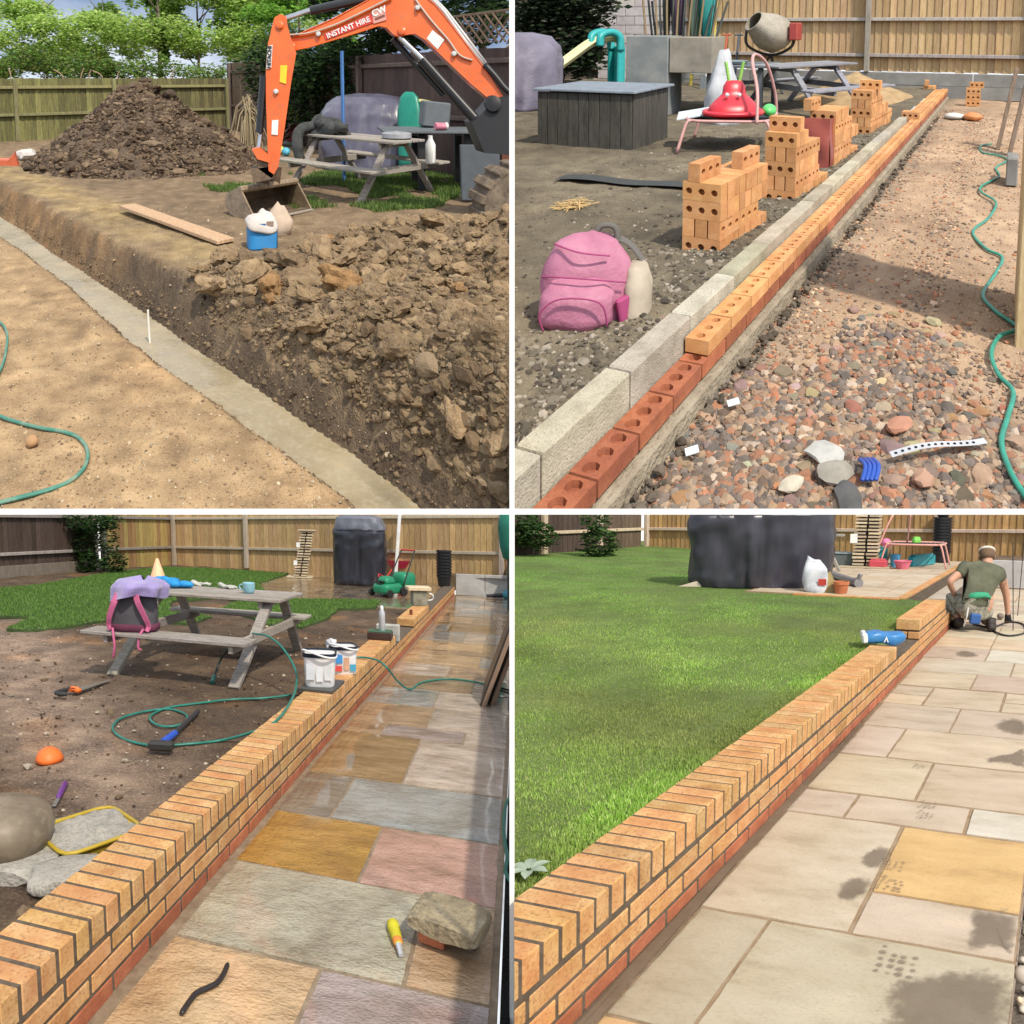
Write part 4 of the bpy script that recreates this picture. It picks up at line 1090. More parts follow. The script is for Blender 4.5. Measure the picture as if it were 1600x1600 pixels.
# ================================================================== lower right plot: the finished lawn and dry paving
rngB = np.random.default_rng(12)
LZ = .285
LAWN4 = [(-.215, -1.0), (-.2, 4.95), -0.549,7.405, -1.351,6.955, -1.647,7.376] 
LAWN4 = [tuple(p) if isinstance(p, tuple) else p for p in [(-.215, -1.0), (-.215, 6.6), (-.5, 7.15), (-1.9, 7.25), (-2.5, 7.4), (-2.7, 16), (-13, 17), (-16, 17), (-14, 6), (-8, -1)]]
def lawn4_z(u, v):
    if v > 7.15 and u > -.75: return -.2
    return LZ + .018 * nz(u, v, 1, .9, 3) + (.0 if u < -.4 else -.02 * (u + .4) / .2)
lawn4_m = mat('lawn_base', G4, ((.075, .105, .028), (.11, .155, .042), (.15, .20, .06)), scale=2.0, rough=.95, bump=.8, bscale=50, bdist=.02, fine=(.16, .15, .07), fscale=24, famt=.5)
lowgrid(G4, 'lawn', -15, -.213, -1.2, 17, 120, 130, lawn4_z, lawn4_m, skirt=-.1)
lowgrid(G4, 'far_bed', -.22, 4, 11.4, 17, 12, 12, lambda u, v: .46 + .02 * nz(u, v, 1, 2.5, 4), mat('far_soil', G4, ((.09, .06, .04), (.13, .09, .06), (.18, .13, .09)), scale=5, rough=.9, bump=.8))
def stripe(u, v):
    s = math.sin((v * .9 + u * .35) * 3.3)
    return 1 + .12 * s
n = 760000
v = -1.0 + 17 * rngB.uniform(0, 1, n) ** 1.9
u = -.225 - rngB.uniform(0, 1, n) ** 1.15 * (1.6 + .86 * (v + 1.2)) * 1.02
P = np.column_stack((u, v)); P = P[in_poly(P, LAWN4)]; k = len(P)
step = 24
pat = np.array([(nz(a, b, 3, .7, 3), nz(a, b, 9, 2.4, 3), stripe(a, b)) for a, b in P[::step]])
idx = np.arange(k) // step
# neighbours in the list are not neighbours on the lawn, so evaluate the patches on a grid instead
gu, gv = np.linspace(-17, 0, 160), np.linspace(-1.2, 17, 170)
GRID = np.array([[(nz(a, b, 3, .7, 3), nz(a, b, 9, 2.4, 3), stripe(a, b), nz(a, b, 21, .35, 2)) for a in gu] for b in gv])
iu = np.clip(((P[:, 0] + 17) / 17 * 159).astype(int), 0, 159); iv = np.clip(((P[:, 1] + 1.2) / 18.2 * 169).astype(int), 0, 169)
g = GRID[iv, iu]
near = np.clip(1 - (P[:, 1] - 1.0) / 7.5, 0, 1)
base = pick(rngB, ((.17, .26, .045), (.21, .30, .06), (.25, .33, .08), (.14, .22, .04), (.36, .38, .16)), k, .22)
dry = np.clip(g[:, 0] * .9 + .02 + .28 * near, 0, .7)[:, None]
base *= np.array((1.5, 1.72, 1.5))
cols = base * (1 - dry) + np.array((.32, .32, .12)) * rngB.uniform(.7, 1.25, (k, 1)) * dry
cols *= (g[:, 2] * (1 + .28 * g[:, 1]))[:, None]
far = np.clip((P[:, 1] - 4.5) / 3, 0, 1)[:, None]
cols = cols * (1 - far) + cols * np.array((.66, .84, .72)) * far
hts = rngB.uniform(.010, .024, k) * (1 + .25 * g[:, 1])
z = np.full(k, LZ - .004) + .018 * nz(0, 0, 1, .9, 3) * 0
zz = np.array([[.018 * nz(a, b, 1, .9, 3) for a in gu] for b in gv])
z = z + zz[iv, iu]
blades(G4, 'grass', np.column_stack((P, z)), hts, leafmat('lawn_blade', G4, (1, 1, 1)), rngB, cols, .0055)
# fences at the back
hz4 = 0.481
C4 = (-8.743,14.874, .27)
light4 = wood_mat(G4, 'larch_board', ((.30, .175, .065), (.40, .245, .10), (.47, .31, .15)), (.22, .12, .045))
dark4 = wood_mat(G4, 'dark_board', ((.05, .03, .024), (.075, .048, .038), (.10, .068, .055)), (.13, .11, .09))
rail4 = wood_mat(G4, 'rail_wood', ((.36, .28, .19), (.46, .37, .27), (.54, .46, .35)), (.27, .2, .13))
fence(G4, 'tan feather edge fence behind the trampoline and covered barbecue', C4, (2.6, 12.6, .5), 1.83, .14, light4, rail4, ((hz4, .52), (hz4 + .86, 1.4)), (.008, .36, .66, .93))
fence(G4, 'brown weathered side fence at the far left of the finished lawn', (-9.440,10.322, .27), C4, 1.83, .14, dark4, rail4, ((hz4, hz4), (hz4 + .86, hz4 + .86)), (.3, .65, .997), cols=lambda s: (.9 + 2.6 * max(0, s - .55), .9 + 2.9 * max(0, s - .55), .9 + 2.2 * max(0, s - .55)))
# shrub in the corner of that fence
t = Thing(G4, 'corner_shrub', 'dark leafy shrub at the top left corner of the finished lawn', 'shrub', (-9.238,11.186, .27))
t.part('stem', MB().tube(smooth_path([(0, 0, 0), (.04, -.03, .3), (.1, .0, .8)], 4), .03), plain('shrub_stem', G4, (.08, .06, .035), .9))
bk = Bulk(); leaf_mass(G4, bk, rngB, [((-.1, -.1, .9), (.4, .4, .5), 3), ((.35, -.1, .45), (.4, .3, .3), 2), ((1.45, .4, .3), (.42, .3, .38), 2), ((1.3, .4, .8), (.3, .3, .35), 1)], 3600, .09, ((.03, .07, .018), (.05, .115, .028), (.085, .16, .04), (.02, .04, .014)))
emit_bulk(G4, bk, 'foliage', leafmat('leaf', G4, (1, 1, 1)), par=t)
# upper patio
rows = more_rows([], 7.2, 13.2, -2.6, -.62, ((.48, .42, .35), (.43, .37, .31), (.51, .46, .39), (.46, .39, .31)))
flat(G4, 'patio_bed', [(-2.65, 7.15), (-.6, 7.15), (-.6, 13.4), (-2.65, 13.4)], LZ + .012, joint4, h=.2)
paving(G4, None, rows, slab_mat(G4, False), z=LZ + .02, name='patio')
flat(G4, 'lower_bed', [(-.58, 6.6), (-.21, 6.6), (-.21, 13.0), (-.58, 13.0)], .11, slab_mat(G4, False), h=.1).color = (.46, .40, .33, 1)
w = Thing(G4, 'step_wall', 'low brick edging wall stepping down from the upper patio', 'brick wall', (-.5825, 7.1, .0))
ym4 = buff_mat(G4)
w.part('mortar_core', MB().box((-.04, 2.9, .13), (.09, 5.76, .3)), mortar_mat(G4))
for z in (.095, .17, .245): course_run(w, G4, 0, 5.8, z, ym4, .03 if z != .17 else .14)
w = Thing(G4, 'brick_edging', 'single row of buff edging bricks between lawn and upper patio', 'brick edging', (-2.0, 7.13, LZ - .03), math.atan2(-.05, 1.4))
for i in range(6): w.part('brick', MB().box((0, 0, 0), (.215, .1, .065), b=.004), ym4, at=(.13 + i * .225, 0, .02), key='edge', color=tone())
t = Thing(G4, 'retaining_wall', 'grey riven slab retaining wall behind the kneeling man', 'wall', (.0, 11.36, 0), math.atan2(-.01, .48))
gs4 = mat('grey_slab', G4, ((.36, .35, .34), (.44, .43, .42), (.50, .49, .48)), scale=4, rough=.8, bump=.4)
for i in range(4): t.part('slab', MB().box((0, 0, 0), (.62, .05, .5), b=.006), gs4, at=(.3 + i * .63, 0, .25), color=tone(.06))
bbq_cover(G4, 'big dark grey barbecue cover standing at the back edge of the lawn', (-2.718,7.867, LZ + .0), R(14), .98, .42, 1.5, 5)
solo(G4, 'timber_offcut', MB().prism([(-.17, 0), (.14, .0), (.14, .09), (.06, .075)], .05), plain('cream_board', G4, (.62, .52, .42), .7), 'pointed cream timber offcut on the lawn left of the cover', 'offcut', (-3.517,7.371, LZ + .01), R(12))
# sack, board, pot, pipe beside the cover
mb = MB(); soft_body(mb, finer([(.85, 0), (1, .05), (1.0, .18), (.85, .32), (.55, .42), (.5, .45)], 3), .17, .1, 3, 28, jit=.35, seed=8, lean=(-.18, 0))
t = Thing(G4, 'compost_bag', 'crumpled white and blue plastic sack beside the barbecue cover', 'sack', (-1.742,7.409, LZ), R(10))
t.part('sack', mb, mat('sack_plastic', G4, ((.34, .39, .47), (.52, .55, .59), (.64, .64, .64)), scale=7, rough=.35, bump=.5), smooth=True)
t.part('red_print', MB().box((.05, -.112, .16), (.1, .006, .09), eul(R(10), 0, R(6)), b=.002), plain('print_red', G4, (.5, .06, .05), .5))
t = Thing(G4, 'fence_boards', 'short green stained boards leaning beside the white sack', 'boards', (-1.567,7.337, LZ), R(10))
olive = wood_mat(G4, 'olive_board', ((.20, .15, .06), (.28, .21, .09), (.34, .27, .13)), (.14, .1, .04))
for k in range(3): t.part('board', MB().bar((-.05 + .06 * k, .0, 0), (-.2 + .07 * k, .12, .34 - .03 * k), .07, .018, up=(0, -1, .3)), olive, color=tone(.15))
solo(G4, 'terracotta_pot', MB().lathe([(.065, 0), (.075, .02), (.09, .13), (.1, .13), (.1, .17), (.085, .17), (.07, .03)], 20), plain('terracotta', G4, (.50, .17, .075), .85), 'small terracotta pot beside the leaning green boards', 'pot', (-1.429,7.323, LZ + .01), smooth=R(40))
t = Thing(G4, 'drain_pipe', 'grey plastic downpipe lying on the upper patio', 'pipe', (-2.049,8.871, LZ + .07), 0)
q = [np.array(a) - np.array(t.loc) for a in [(-2.189,9.244,0.360),(-1.415,8.104,0.360)]]
gp = plain('grey_pipe', G4, (.22, .22, .23), .35)
t.part('pipe', MB().tube(q, .055, 14), gp, smooth=R(40)); t.part('socket', MB().tube([q[1] * .82, q[1]], .068, 14), gp, smooth=R(40))
t.part('branch', MB().tube(smooth_path([q[1] * .93, q[1] * .95 + np.array((.02, -.02, .06)), q[1] * .97 + np.array((.04, -.02, .13))], 3), .03, 10), gp, smooth=R(40))
t = Thing(G4, 'timber_prop', 'weathered timber trestle propped behind the white sack', 'trestle', (-2.368,10.168, LZ + .02), R(5))
ow4 = old_wood(G4)
t.part('leg', MB().bar((.06, 0, 0), (-.25, .05, .62), .05, .05), ow4); t.part('leg', MB().bar((-.5, .1, 0), (-.2, .1, .62), .05, .05), ow4); t.part('top', MB().bar((-.45, .08, .63), (.1, .08, .63), .16, .04), ow4)
t = Thing(G4, 'storage_crate', 'grey plastic crate on the patio behind the timber trestle', 'crate', (-2.422,11.073, LZ + .02), R(5))
t.part('box', MB().box((0, .1, .12), (.5, .3, .24), b=.015), plain('crate_grey', G4, (.10, .12, .12), .6)); t.part('lid', MB().box((0, .1, .255), (.53, .33, .03), b=.01), plain('crate_lid', G4, (.22, .27, .28), .5))
lath_stack(G4, 'tall stack of pale laths standing against the fence left of the trampoline', (-2.142,11.199, LZ + .02), R(10), 1.7, .44, 26, lean=.04)
black_pots(G4, 'tall stack of black plant pots with a ball behind the trampoline', (-1.053,12.746, .25), 12, r=.17, h=.3, step=.062)
solo(G4, 'black_ball', MB().lathe([(0, 0)] + [(.13 * math.sin(a), .13 - .13 * math.cos(a)) for a in np.linspace(.2, 2.95, 12)] + [(0, .26)], 22), plain('ball_rubber', G4, (.04, .045, .055), .3), 'dark rubber ball sitting on the black pot stack', 'ball', (-1.053,12.746, .25 + .062 * 11 + .27), smooth=True)

# ---- skinned figures
def skin(verts, edges, radii, sub=2):
    me = bpy.data.meshes.new('tmp'); me.from_pydata(verts, edges, [])
    o = bpy.data.objects.new('tmp', me); COL.objects.link(o)
    m = o.modifiers.new('s', 'SKIN'); m.use_smooth_shade = True
    d = me.skin_vertices[0].data
    for i, r in enumerate(radii): d[i].radius = (r, r) if np.isscalar(r) else r
    d[0].use_root = True
    o.modifiers.new('b', 'SUBSURF').levels = sub; o.modifiers['b'].render_levels = sub
    ev = o.evaluated_get(bpy.context.evaluated_depsgraph_get()); e = ev.to_mesh()
    V = np.array([v.co[:] for v in e.vertices]); F = [tuple(p.vertices) for p in e.polygons]
    ev.to_mesh_clear(); bpy.data.objects.remove(o); bpy.data.meshes.remove(me)
    return MB().add(V, F)
# ---- the kneeling man
t = Thing(G4, 'person', 'man in olive T-shirt and camouflage trousers kneeling on the paving, seen from behind', 'person', (0.334,6.811, .0), math.atan2(*reversed((0.409,0.153))))
sk = plain('skin', G4, (.50, .27, .18), .6)
J_ = {'pel': (-.03, 0, .27), 'wai': (-.01, .07, .42), 'che': (.06, .17, .63), 'nec': (.13, .27, .78), 'hea': (.14, .33, .86), 'hed': (.14, .37, .93),
      'ls': (-.12, .2, .74), 'le': (-.34, .1, .58), 'lw': (-.25, .2, .42), 'rs': (.27, .2, .68), 're': (.37, .26, .40), 'rw': (.41, .30, .17),
      'lh': (-.13, .01, .26), 'lk': (-.24, .42, .38), 'la': (-.20, .10, .07), 'lt': (-.21, .32, .04), 'rh': (.08, .01, .26), 'rk': (.16, .42, .11), 'ra': (.13, -.02, .09), 'rt': (.13, -.07, .03),
      'lp': (-.22, .24, .37), 'rp': (.42, .32, .09)}
nm = list(J_)
E_ = [('pel', 'wai'), ('wai', 'che'), ('che', 'nec'), ('nec', 'hea'), ('hea', 'hed'), ('che', 'ls'), ('ls', 'le'), ('le', 'lw'), ('lw', 'lp'), ('che', 'rs'), ('rs', 're'), ('re', 'rw'), ('rw', 'rp'),
      ('pel', 'lh'), ('lh', 'lk'), ('lk', 'la'), ('la', 'lt'), ('pel', 'rh'), ('rh', 'rk'), ('rk', 'ra'), ('ra', 'rt')]
Rr = {'pel': .13, 'wai': .125, 'che': .15, 'nec': .058, 'hea': .078, 'hed': .07, 'ls': .068, 'le': .045, 'lw': .03, 'rs': .068, 're': .044, 'rw': .03, 'lh': .1, 'lk': .062, 'la': .042, 'lt': .035, 'rh': .1, 'rk': .062, 'ra': .042, 'rt': .035, 'lp': .034, 'rp': .034}
vs = [J_[k] for k in nm]; rs = [Rr[k] for k in nm]; es = [(nm.index(a), nm.index(b)) for a, b in E_]
for w_, d_ in (('rp', (.01, .03, -.05)), ('lp', (.06, .05, -.02))):
    b_ = np.array(J_[w_])
    for k in range(5):
        o_ = np.array((-.026 + .013 * k, .012 * (k % 2), 0)) if k < 4 else np.array((.035, -.02, .01))
        vs += [tuple(b_ + o_ + np.array(d_) * .5), tuple(b_ + o_ * 1.15 + np.array(d_) * (1.25 - .1 * abs(k - 1.5)))]; rs += [.0095, .0075]
        es += [(nm.index(w_), len(vs) - 2), (len(vs) - 2, len(vs) - 1)]
t.part('body', skin(vs, es, rs), sk, smooth=True)
def sub_skin(keys, edges, rad, ext={}):
    P_ = {k: J_[k] for k in keys}; P_.update(ext); n_ = list(P_)
    return skin([P_[k] for k in n_], [(n_.index(a), n_.index(b)) for a, b in edges], [rad[k] for k in n_])
mid = lambda a, b, f: tuple(np.array(J_[a]) * (1 - f) + np.array(J_[b]) * f)
shirt = mat('olive_tshirt', G4, ((.075, .08, .05), (.105, .11, .07), (.14, .14, .095)), scale=7, rough=.95, bump=.9, bscale=11, bdist=.02)
t.part('tshirt', sub_skin(('wai', 'che', 'nec', 'ls', 'rs'), [('hem', 'wai'), ('wai', 'che'), ('che', 'nec'), ('che', 'ls'), ('ls', 'l2'), ('che', 'rs'), ('rs', 'r2')],
       {'hem': .150, 'wai': .148, 'che': .172, 'nec': .07, 'ls': .086, 'rs': .086, 'l2': .068, 'r2': .07}, {'hem': (-.02, .045, .36), 'l2': mid('ls', 'le', .55), 'r2': mid('rs', 're', .42)}), shirt, smooth=True)
camo = mat('camouflage', G4, ((.10, .10, .065), (.27, .25, .19), (.33, .31, .25), (.16, .15, .105), (.38, .36, .30)), scale=11, rough=.95, bump=.7, bscale=12, bdist=.015, detail=2)
t.part('trousers', sub_skin(('pel', 'lh', 'lk', 'rh', 'rk'), [('pel', 'top'), ('pel', 'lh'), ('lh', 'lk'), ('lk', 'l2'), ('pel', 'rh'), ('rh', 'rk'), ('rk', 'r2')],
       {'pel': .165, 'top': .14, 'lh': .145, 'lk': .088, 'l2': .066, 'rh': .14, 'rk': .088, 'r2': .066}, {'top': (-.02, .04, .36), 'l2': mid('lk', 'la', .8), 'r2': mid('rk', 'ra', .8)}), camo, smooth=True)
boot = plain('boot_leather', G4, (.035, .028, .024), .6)
for a, b in (('la', 'lt'), ('ra', 'rt')):
    p = np.array(J_[a]); q = np.array(J_[b])
    t.part('boot', MB().tube([p + np.array((0, 0, .07)), p, (p + q) / 2 - np.array((0, 0, .01)), q, q + (q - p) * .25], (.055, .058, .054, .05, .025), 10), boot, smooth=True)
t.part('glove', skin([J_['rw'], J_['rp']] + [x for k in range(5) for x in (vs[22 + 2 * k], vs[23 + 2 * k])], [(0, 1)] + [e for k in range(5) for e in ((1, 2 + 2 * k), (2 + 2 * k, 3 + 2 * k))], [.038, .04] + [.0135, .0115] * 5), plain('black_glove', G4, (.02, .02, .022), .7), smooth=True)
grn = plain('green_waistband', G4, (.04, .30, .16), .8)
t.part('waistband', MB().lathe([(.158, -.035), (.164, 0), (.158, .035)], 26, (-.02, .045, .375), eul(R(-28), 0, 0)), grn, smooth=True)
t.part('belt_loop', MB().box((.07, -.105, .35), (.018, .012, .09), eul(R(-15), 0, 0), .003), camo)
hair = plain('brown_hair', G4, (.14, .085, .05), .8, bump=.6)
t.part('hair', MB().lathe([(.085, -.07), (.094, -.02), (.093, .03), (.075, .07), (.04, .092), (0, .098)], 20, (.14, .345, .90), eul(R(-25), 0, 0)), hair, smooth=True)
t.part('headband', MB().lathe([(.096, -.012), (.1, .0), (.096, .014)], 22, (.14, .355, .935), eul(R(-38), R(6), 0)), plain('pale_band', G4, (.66, .58, .48), .7), smooth=True)
for s in (-1, 1): t.part('ear', MB().rock((.14 + s * .09, .34, .875), (.022, .035, .055), 3, 2, .1), sk, smooth=True)
t.part('bag_strap', MB().tube(smooth_path([(-.16, -.12, .30), (-.18, -.16, .2), (-.2, -.12, .08)], 5), .008, 6), plain('white_strap', G4, (.6, .6, .58), .7), smooth=True)
t.part('blue_pouch', MB().box((-.08, -.13, .17), (.12, .06, .12), eul(0, R(5), 0), b=.015), plain('blue_pouch', G4, (.03, .10, .30), .6))
# hose and pointing tool by the man
bhm = plain('black_hose', G4, (.025, .025, .025), .45)
solo(G4, 'garden_hose', MB().tube(smooth_path([(0.329,7.616,0.012),(0.492,6.845,0.012),(0.673,6.568,0.012),(0.839,6.842,0.012),(0.780,7.425,0.012),(0.604,7.510,0.012),(0.458,7.062,0.012),(0.222,7.215,0.012)], 6), .011, 7), bhm, 'black hose looped on the paving beside the kneeling man', 'hose', (0, 0, 0), smooth=True)
solo(G4, 'grey_ball', MB().rock((0, 0, .045), (.09, .09, .09), 5, 2, .04), plain('stone_ball', G4, (.2, .16, .13), .8), 'small dark ball on the paving between the man and his hand', 'ball', (0.494,7.755, .0), smooth=True)
for a, b, lb in (((0.699,6.992, 0), -.16, 'thin black cane standing nearest the gloved hand'), ((0.677,8.160, 0), .06, 'thin dark cane standing further right of the man')):
    solo(G4, 'garden_cane', MB().tube([(0, 0, 0), (b * .2, .05, .55), (b * .4, .1, 1.05)], .006, 6), bhm, lb, 'cane', a)
# ---- trampoline frame and toys
def trampoline(pl, label, loc, rot, a, b, h, pink, toys=None):
    """a small child's trampoline: bed in a tubular ring, four splayed legs and a high hoop handle"""
    t = Thing(pl, 'trampoline', label, 'trampoline', loc, rot)
    ring = [(*supell(2 * math.pi * i / 40, a, b, 5), h) for i in range(40)]
    t.part('ring_frame', MB().tube(ring, .017, 8, closed=True), pink, smooth=True)
    mb = MB(); mb.grid(lambda s, q: (*[c * .86 * q for c in supell(s * 6.2832, a, b, 5)], h - .012 - .02 * (1 - q)), 41, 5)
    t.part('bed', mb, plain('mat_black', pl, (.02, .025, .035), .7), smooth=True)
    mb = MB()
    for i in range(0, 40): 
        p = np.array(ring[i]); mb.tube([p, (p[0] * .86, p[1] * .86, h - .012)], .006, 5)
    t.part('lacing', mb, plain('lacing', pl, (.30, .24, .2), .8)).__setitem__('kind', 'stuff')
    for sx in (-1, 1):
        for sy in (-1, 1):
            t.part('leg', MB().tube(smooth_path([(sx * a * .82, sy * b * .92, h), (sx * a * .93, sy * b * .95, h - .04), (sx * a * 1.12, sy * b * 1.0, 0)], 4), .017, 8), pink, smooth=True)
    return t
pinkt = plain('pink_tube', G4, (.66, .33, .28), .45)
TR4 = (-1.349,11.703, LZ + .02)
t = trampoline(G4, 'small pink framed trampoline with a hoop handle on the upper patio', TR4, R(5), .52, .48, .44, pinkt)
t.part('handle_hoop', MB().tube(smooth_path([(-.6, -.44, .42), (-.47, -.4, .8), (-.30, -.3, 1.18), (-.22, -.2, 1.26), (-.15, -.05, 1.22), (-.14, .1, .95), (-.2, .3, .44)], 6), .017, 8), pinkt, smooth=True)
toyc = {'red toy tub': (.5, .07, .09), 'teal toy box': (.04, .28, .30), 'pink toy ball': (.75, .18, .36), 'lime toy brick': (.25, .65, .12), 'sky blue toy bucket': (.08, .35, .60), 'coral toy bowl': (.62, .15, .22)}
for k, (nm_, px_, d, z) in enumerate((('red toy tub', (-1.871,11.041, LZ + .02), (.3, .2, .15), 0), ('teal toy box', (-2.091,12.136, LZ + .02), (.24, .2, .3), 0), ('pink toy ball', (-2.185,12.950, LZ + .28), (.2, .2, .2), 1),
        ('lime toy brick', TR4[:2] + (LZ + .46,), (.14, .12, .1), 0), ('sky blue toy bucket', (-1.661,11.417, LZ + .02), (.2, .2, .22), 2), ('coral toy bowl', (-1.453,11.092, LZ + .02), (.3, .3, .14), 2), ('long teal toy rail', (-1.267,11.889, LZ + .02), (.75, .14, .2), 0))):
    m_ = plain(nm_.replace(' ', '_'), G4, toyc.get(nm_, (.03, .30, .36)), .4)
    if z == 0: mb = MB().box((0, 0, d[2] / 2), d, b=.02).box((0, 0, d[2] + .01), (d[0] * .8, d[1] * .8, .03), b=.01)
    elif z == 1: mb = MB().lathe([(0, 0)] + [(.1 * math.sin(q), .1 - .1 * math.cos(q)) for q in np.linspace(.3, 2.8, 9)] + [(0, .2)], 16)
    else: mb = MB().lathe([(d[0] * .35, 0), (d[0] * .5, d[2]), (d[0] * .54, d[2]), (d[0] * .54, d[2] * 1.08), (d[0] * .45, d[2] * 1.05), (d[0] * .3, .03)], 16)
    solo(G4, 'toy', mb, m_, nm_ + (' resting on the trampoline bed' if 'lime' in nm_ else ' among the toys around the pink trampoline'), 'toy', px_, .2 * k, smooth=R(40))
# ---- blue cement bag on the open wall joint
t = Thing(G4, 'cement_bag', 'blue and white plastic bag lying on the gap in the brick wall', 'bag', (-0.144,4.190, .332), math.atan2(*reversed((0.259,0.095))))
mb = MB(); soft_body(mb, finer([(.9, 0), (1, .02), (1.0, .06), (.86, .085), (.6, .09)], 2), .17, .11, 4, 36, jit=.18, seed=4)
t.part('bag', mb, mat('blue_bag', G4, ((.015, .11, .30), (.03, .17, .42), (.05, .22, .48)), scale=5, rough=.35, bump=.5, bscale=9, bdist=.01), smooth=True)
t.part('white_end', MB().box((-.155, -.01, .045), (.045, .19, .085), eul(0, R(-8), 0), b=.02), plain('bag_white', G4, (.7, .7, .7), .4))
t.part('white_logo', MB().prism([(-.02, -.022), (0, .03), (.02, -.022), (.01, -.022), (0, .005), (-.01, -.022)], .004, None, (.01, -.114, .04)), plain('logo_white', G4, (.72, .74, .76), .4))
# ---- pebbles along the right edge, leaf, wet marks
bk = Bulk()
for k in range(4):
    n = 420; P = np.column_stack((rngB.uniform(1.14, 1.7, n), rngB.uniform(-.6, 2.2, n), rngB.uniform(-.06, -.02, n)))
    bk.put(*rock_template(70 + k, 2, .2, .7), P, np.clip(rngB.lognormal(-3.25, .35, (n, 1)), .015, .07) * np.ones(3), rand_rots(rngB, n, .5), pick(rngB, ((.62, .56, .46), (.42, .36, .30), (.30, .26, .23), (.55, .42, .30), (.70, .66, .60)), n, .15))
emit_bulk(G4, bk, 'pebbles', mat('pebble', G4, ((.85, .85, .85), (1, 1, 1), (1.1, 1.1, 1.1)), scale=20, rough=.7, vert=True), kind='stuff', smooth=True)
flat(G4, 'gravel_strip', [(1.13, -1), (2.4, -1), (2.4, 5.79), (1.13, 5.79)], -.05, mat('dark_gravel', G4, ((.07, .06, .05), (.12, .10, .08), (.18, .15, .12)), scale=40, rough=.9, bump=1, bdist=.02))
t = Thing(G4, 'dock_leaf', 'pale silvery leaf rosette in the grass at the left edge by the wall', 'plant', (-0.308,0.255, LZ + .012))
lm = plain('silver_leaf', G4, (.27, .33, .25), .6)
for k in range(6):
    a = k * 1.05; c, s = math.cos(a), math.sin(a)
    mb = MB().grid(lambda p, q: ((.008 + .06 * q) * c - (p - .5) * .034 * math.sin(3.14 * (q * .9 + .1)) * s, (.008 + .06 * q) * s + (p - .5) * .034 * math.sin(3.14 * (q * .9 + .1)) * c, .012 + .03 * q - .03 * q * q + .01 * abs(p - .5)), 4, 6)
    t.part('leaf', mb, lm, smooth=True)
wet = mat('wet_patch', G4, ((.15, .115, .082), (.18, .14, .10), (.22, .175, .13)), scale=6, rough=.55, bump=.15, spec=.4)
wn_ = wet.node_tree; wb_ = wn_.nodes['Principled BSDF']
wa_ = wn_.nodes.new('ShaderNodeAttribute'); wa_.attribute_name = 'col'
wr_ = wn_.nodes.new('ShaderNodeAttribute'); wr_.attribute_name = 'rest'
wq_ = wn_.nodes.new('ShaderNodeTexNoise'); wq_.inputs['Scale'].default_value = 28; wq_.inputs['Detail'].default_value = 8; wq_.inputs['Roughness'].default_value = .7
wn_.links.new(wr_.outputs['Vector'], wq_.inputs['Vector'])
ws_ = wn_.nodes.new('ShaderNodeMath'); ws_.operation = 'MULTIPLY_ADD'; ws_.inputs[1].default_value = 2.0; ws_.inputs[2].default_value = -1.0
wn_.links.new(wq_.outputs['Fac'], ws_.inputs[0])
wp_ = wn_.nodes.new('ShaderNodeMath'); wp_.operation = 'ADD'; wn_.links.new(ws_.outputs[0], wp_.inputs[0]); wn_.links.new(wa_.outputs['Fac'], wp_.inputs[1])
wm_ = wn_.nodes.new('ShaderNodeMapRange'); wm_.inputs[1].default_value = .22; wm_.inputs[2].default_value = .80; wm_.inputs[4].default_value = .6
wn_.links.new(wp_.outputs[0], wm_.inputs[0]); wn_.links.new(wm_.outputs[0], wb_.inputs['Alpha'])
def wet_mark(poly, z=.0045, amp=.012, st=.03, seed=1):
    p = [tuple(q) for q in smooth_path(poly, 6, True)]
    p = wob_poly(p, amp, st, seed)
    p = [(x + .006 * noise.noise(Vector((x * 45, y * 45, seed))), y + .006 * noise.noise(Vector((x * 45, y * 45, seed + 9)))) for x, y in p]
    c = np.mean(np.array(p), axis=0); n = len(p)
    mb = MB(); V = []; C = []; F = []
    for k, (f, g) in enumerate(((1.25, 0.0), (.9, .5), (.6, 1.0))):
        V += [(c[0] + (x - c[0]) * f, c[1] + (y - c[1]) * f, z) for x, y in p]; C += [(g, g, g)] * n
    for k in range(2): F += [(k * n + i, k * n + (i + 1) % n, (k + 1) * n + (i + 1) % n, (k + 1) * n + i) for i in range(n)]
    F.append(tuple(2 * n + i for i in range(n)))
    mb.v, mb.f, mb.n, mb.c = [np.array(V)], F, len(V), [np.array(C)]
    return mb
marks = [[(0.794,0.363),(0.779,0.410),(0.782,0.471),(0.810,0.502),(0.863,0.528),(0.914,0.569),(0.967,0.599),(1.043,0.607),(1.111,0.590),(1.125,0.564),(1.134,0.410),(1.123,0.306),(0.885,0.231),(0.813,0.304)], [(0.970,0.937),(1.007,0.966),(1.111,0.969),(1.119,0.743),(1.093,0.746),(1.044,0.755),(1.015,0.724),(0.979,0.742),(0.979,0.829)], [(0.491,0.918),(0.482,1.012),(0.529,1.067),(0.574,1.041),(0.576,0.959),(0.539,0.901),(0.516,0.880)],
         [(0.500,1.204),(0.512,1.282),(0.548,1.330),(0.588,1.319),(0.595,1.223),(0.567,1.148),(0.522,1.161)], [(0.840,3.244),(0.926,3.395),(1.028,3.338),(1.040,3.086),(0.948,3.082),(0.873,3.140)], [(0.267,5.430),(0.321,5.613),(0.447,5.527),(0.481,5.382),(0.377,5.314)], [(0.849,2.514),(0.895,2.618),(0.982,2.692),(1.050,2.809),(1.066,2.501),(0.970,2.512)]]
marks.append([(.0, -.4), (.05, -.4), (.062, .3), (.05, .9), (.06, 1.4), (.045, 2.0), (.05, 2.6), (.03, 3.2), (.0, 3.3)])
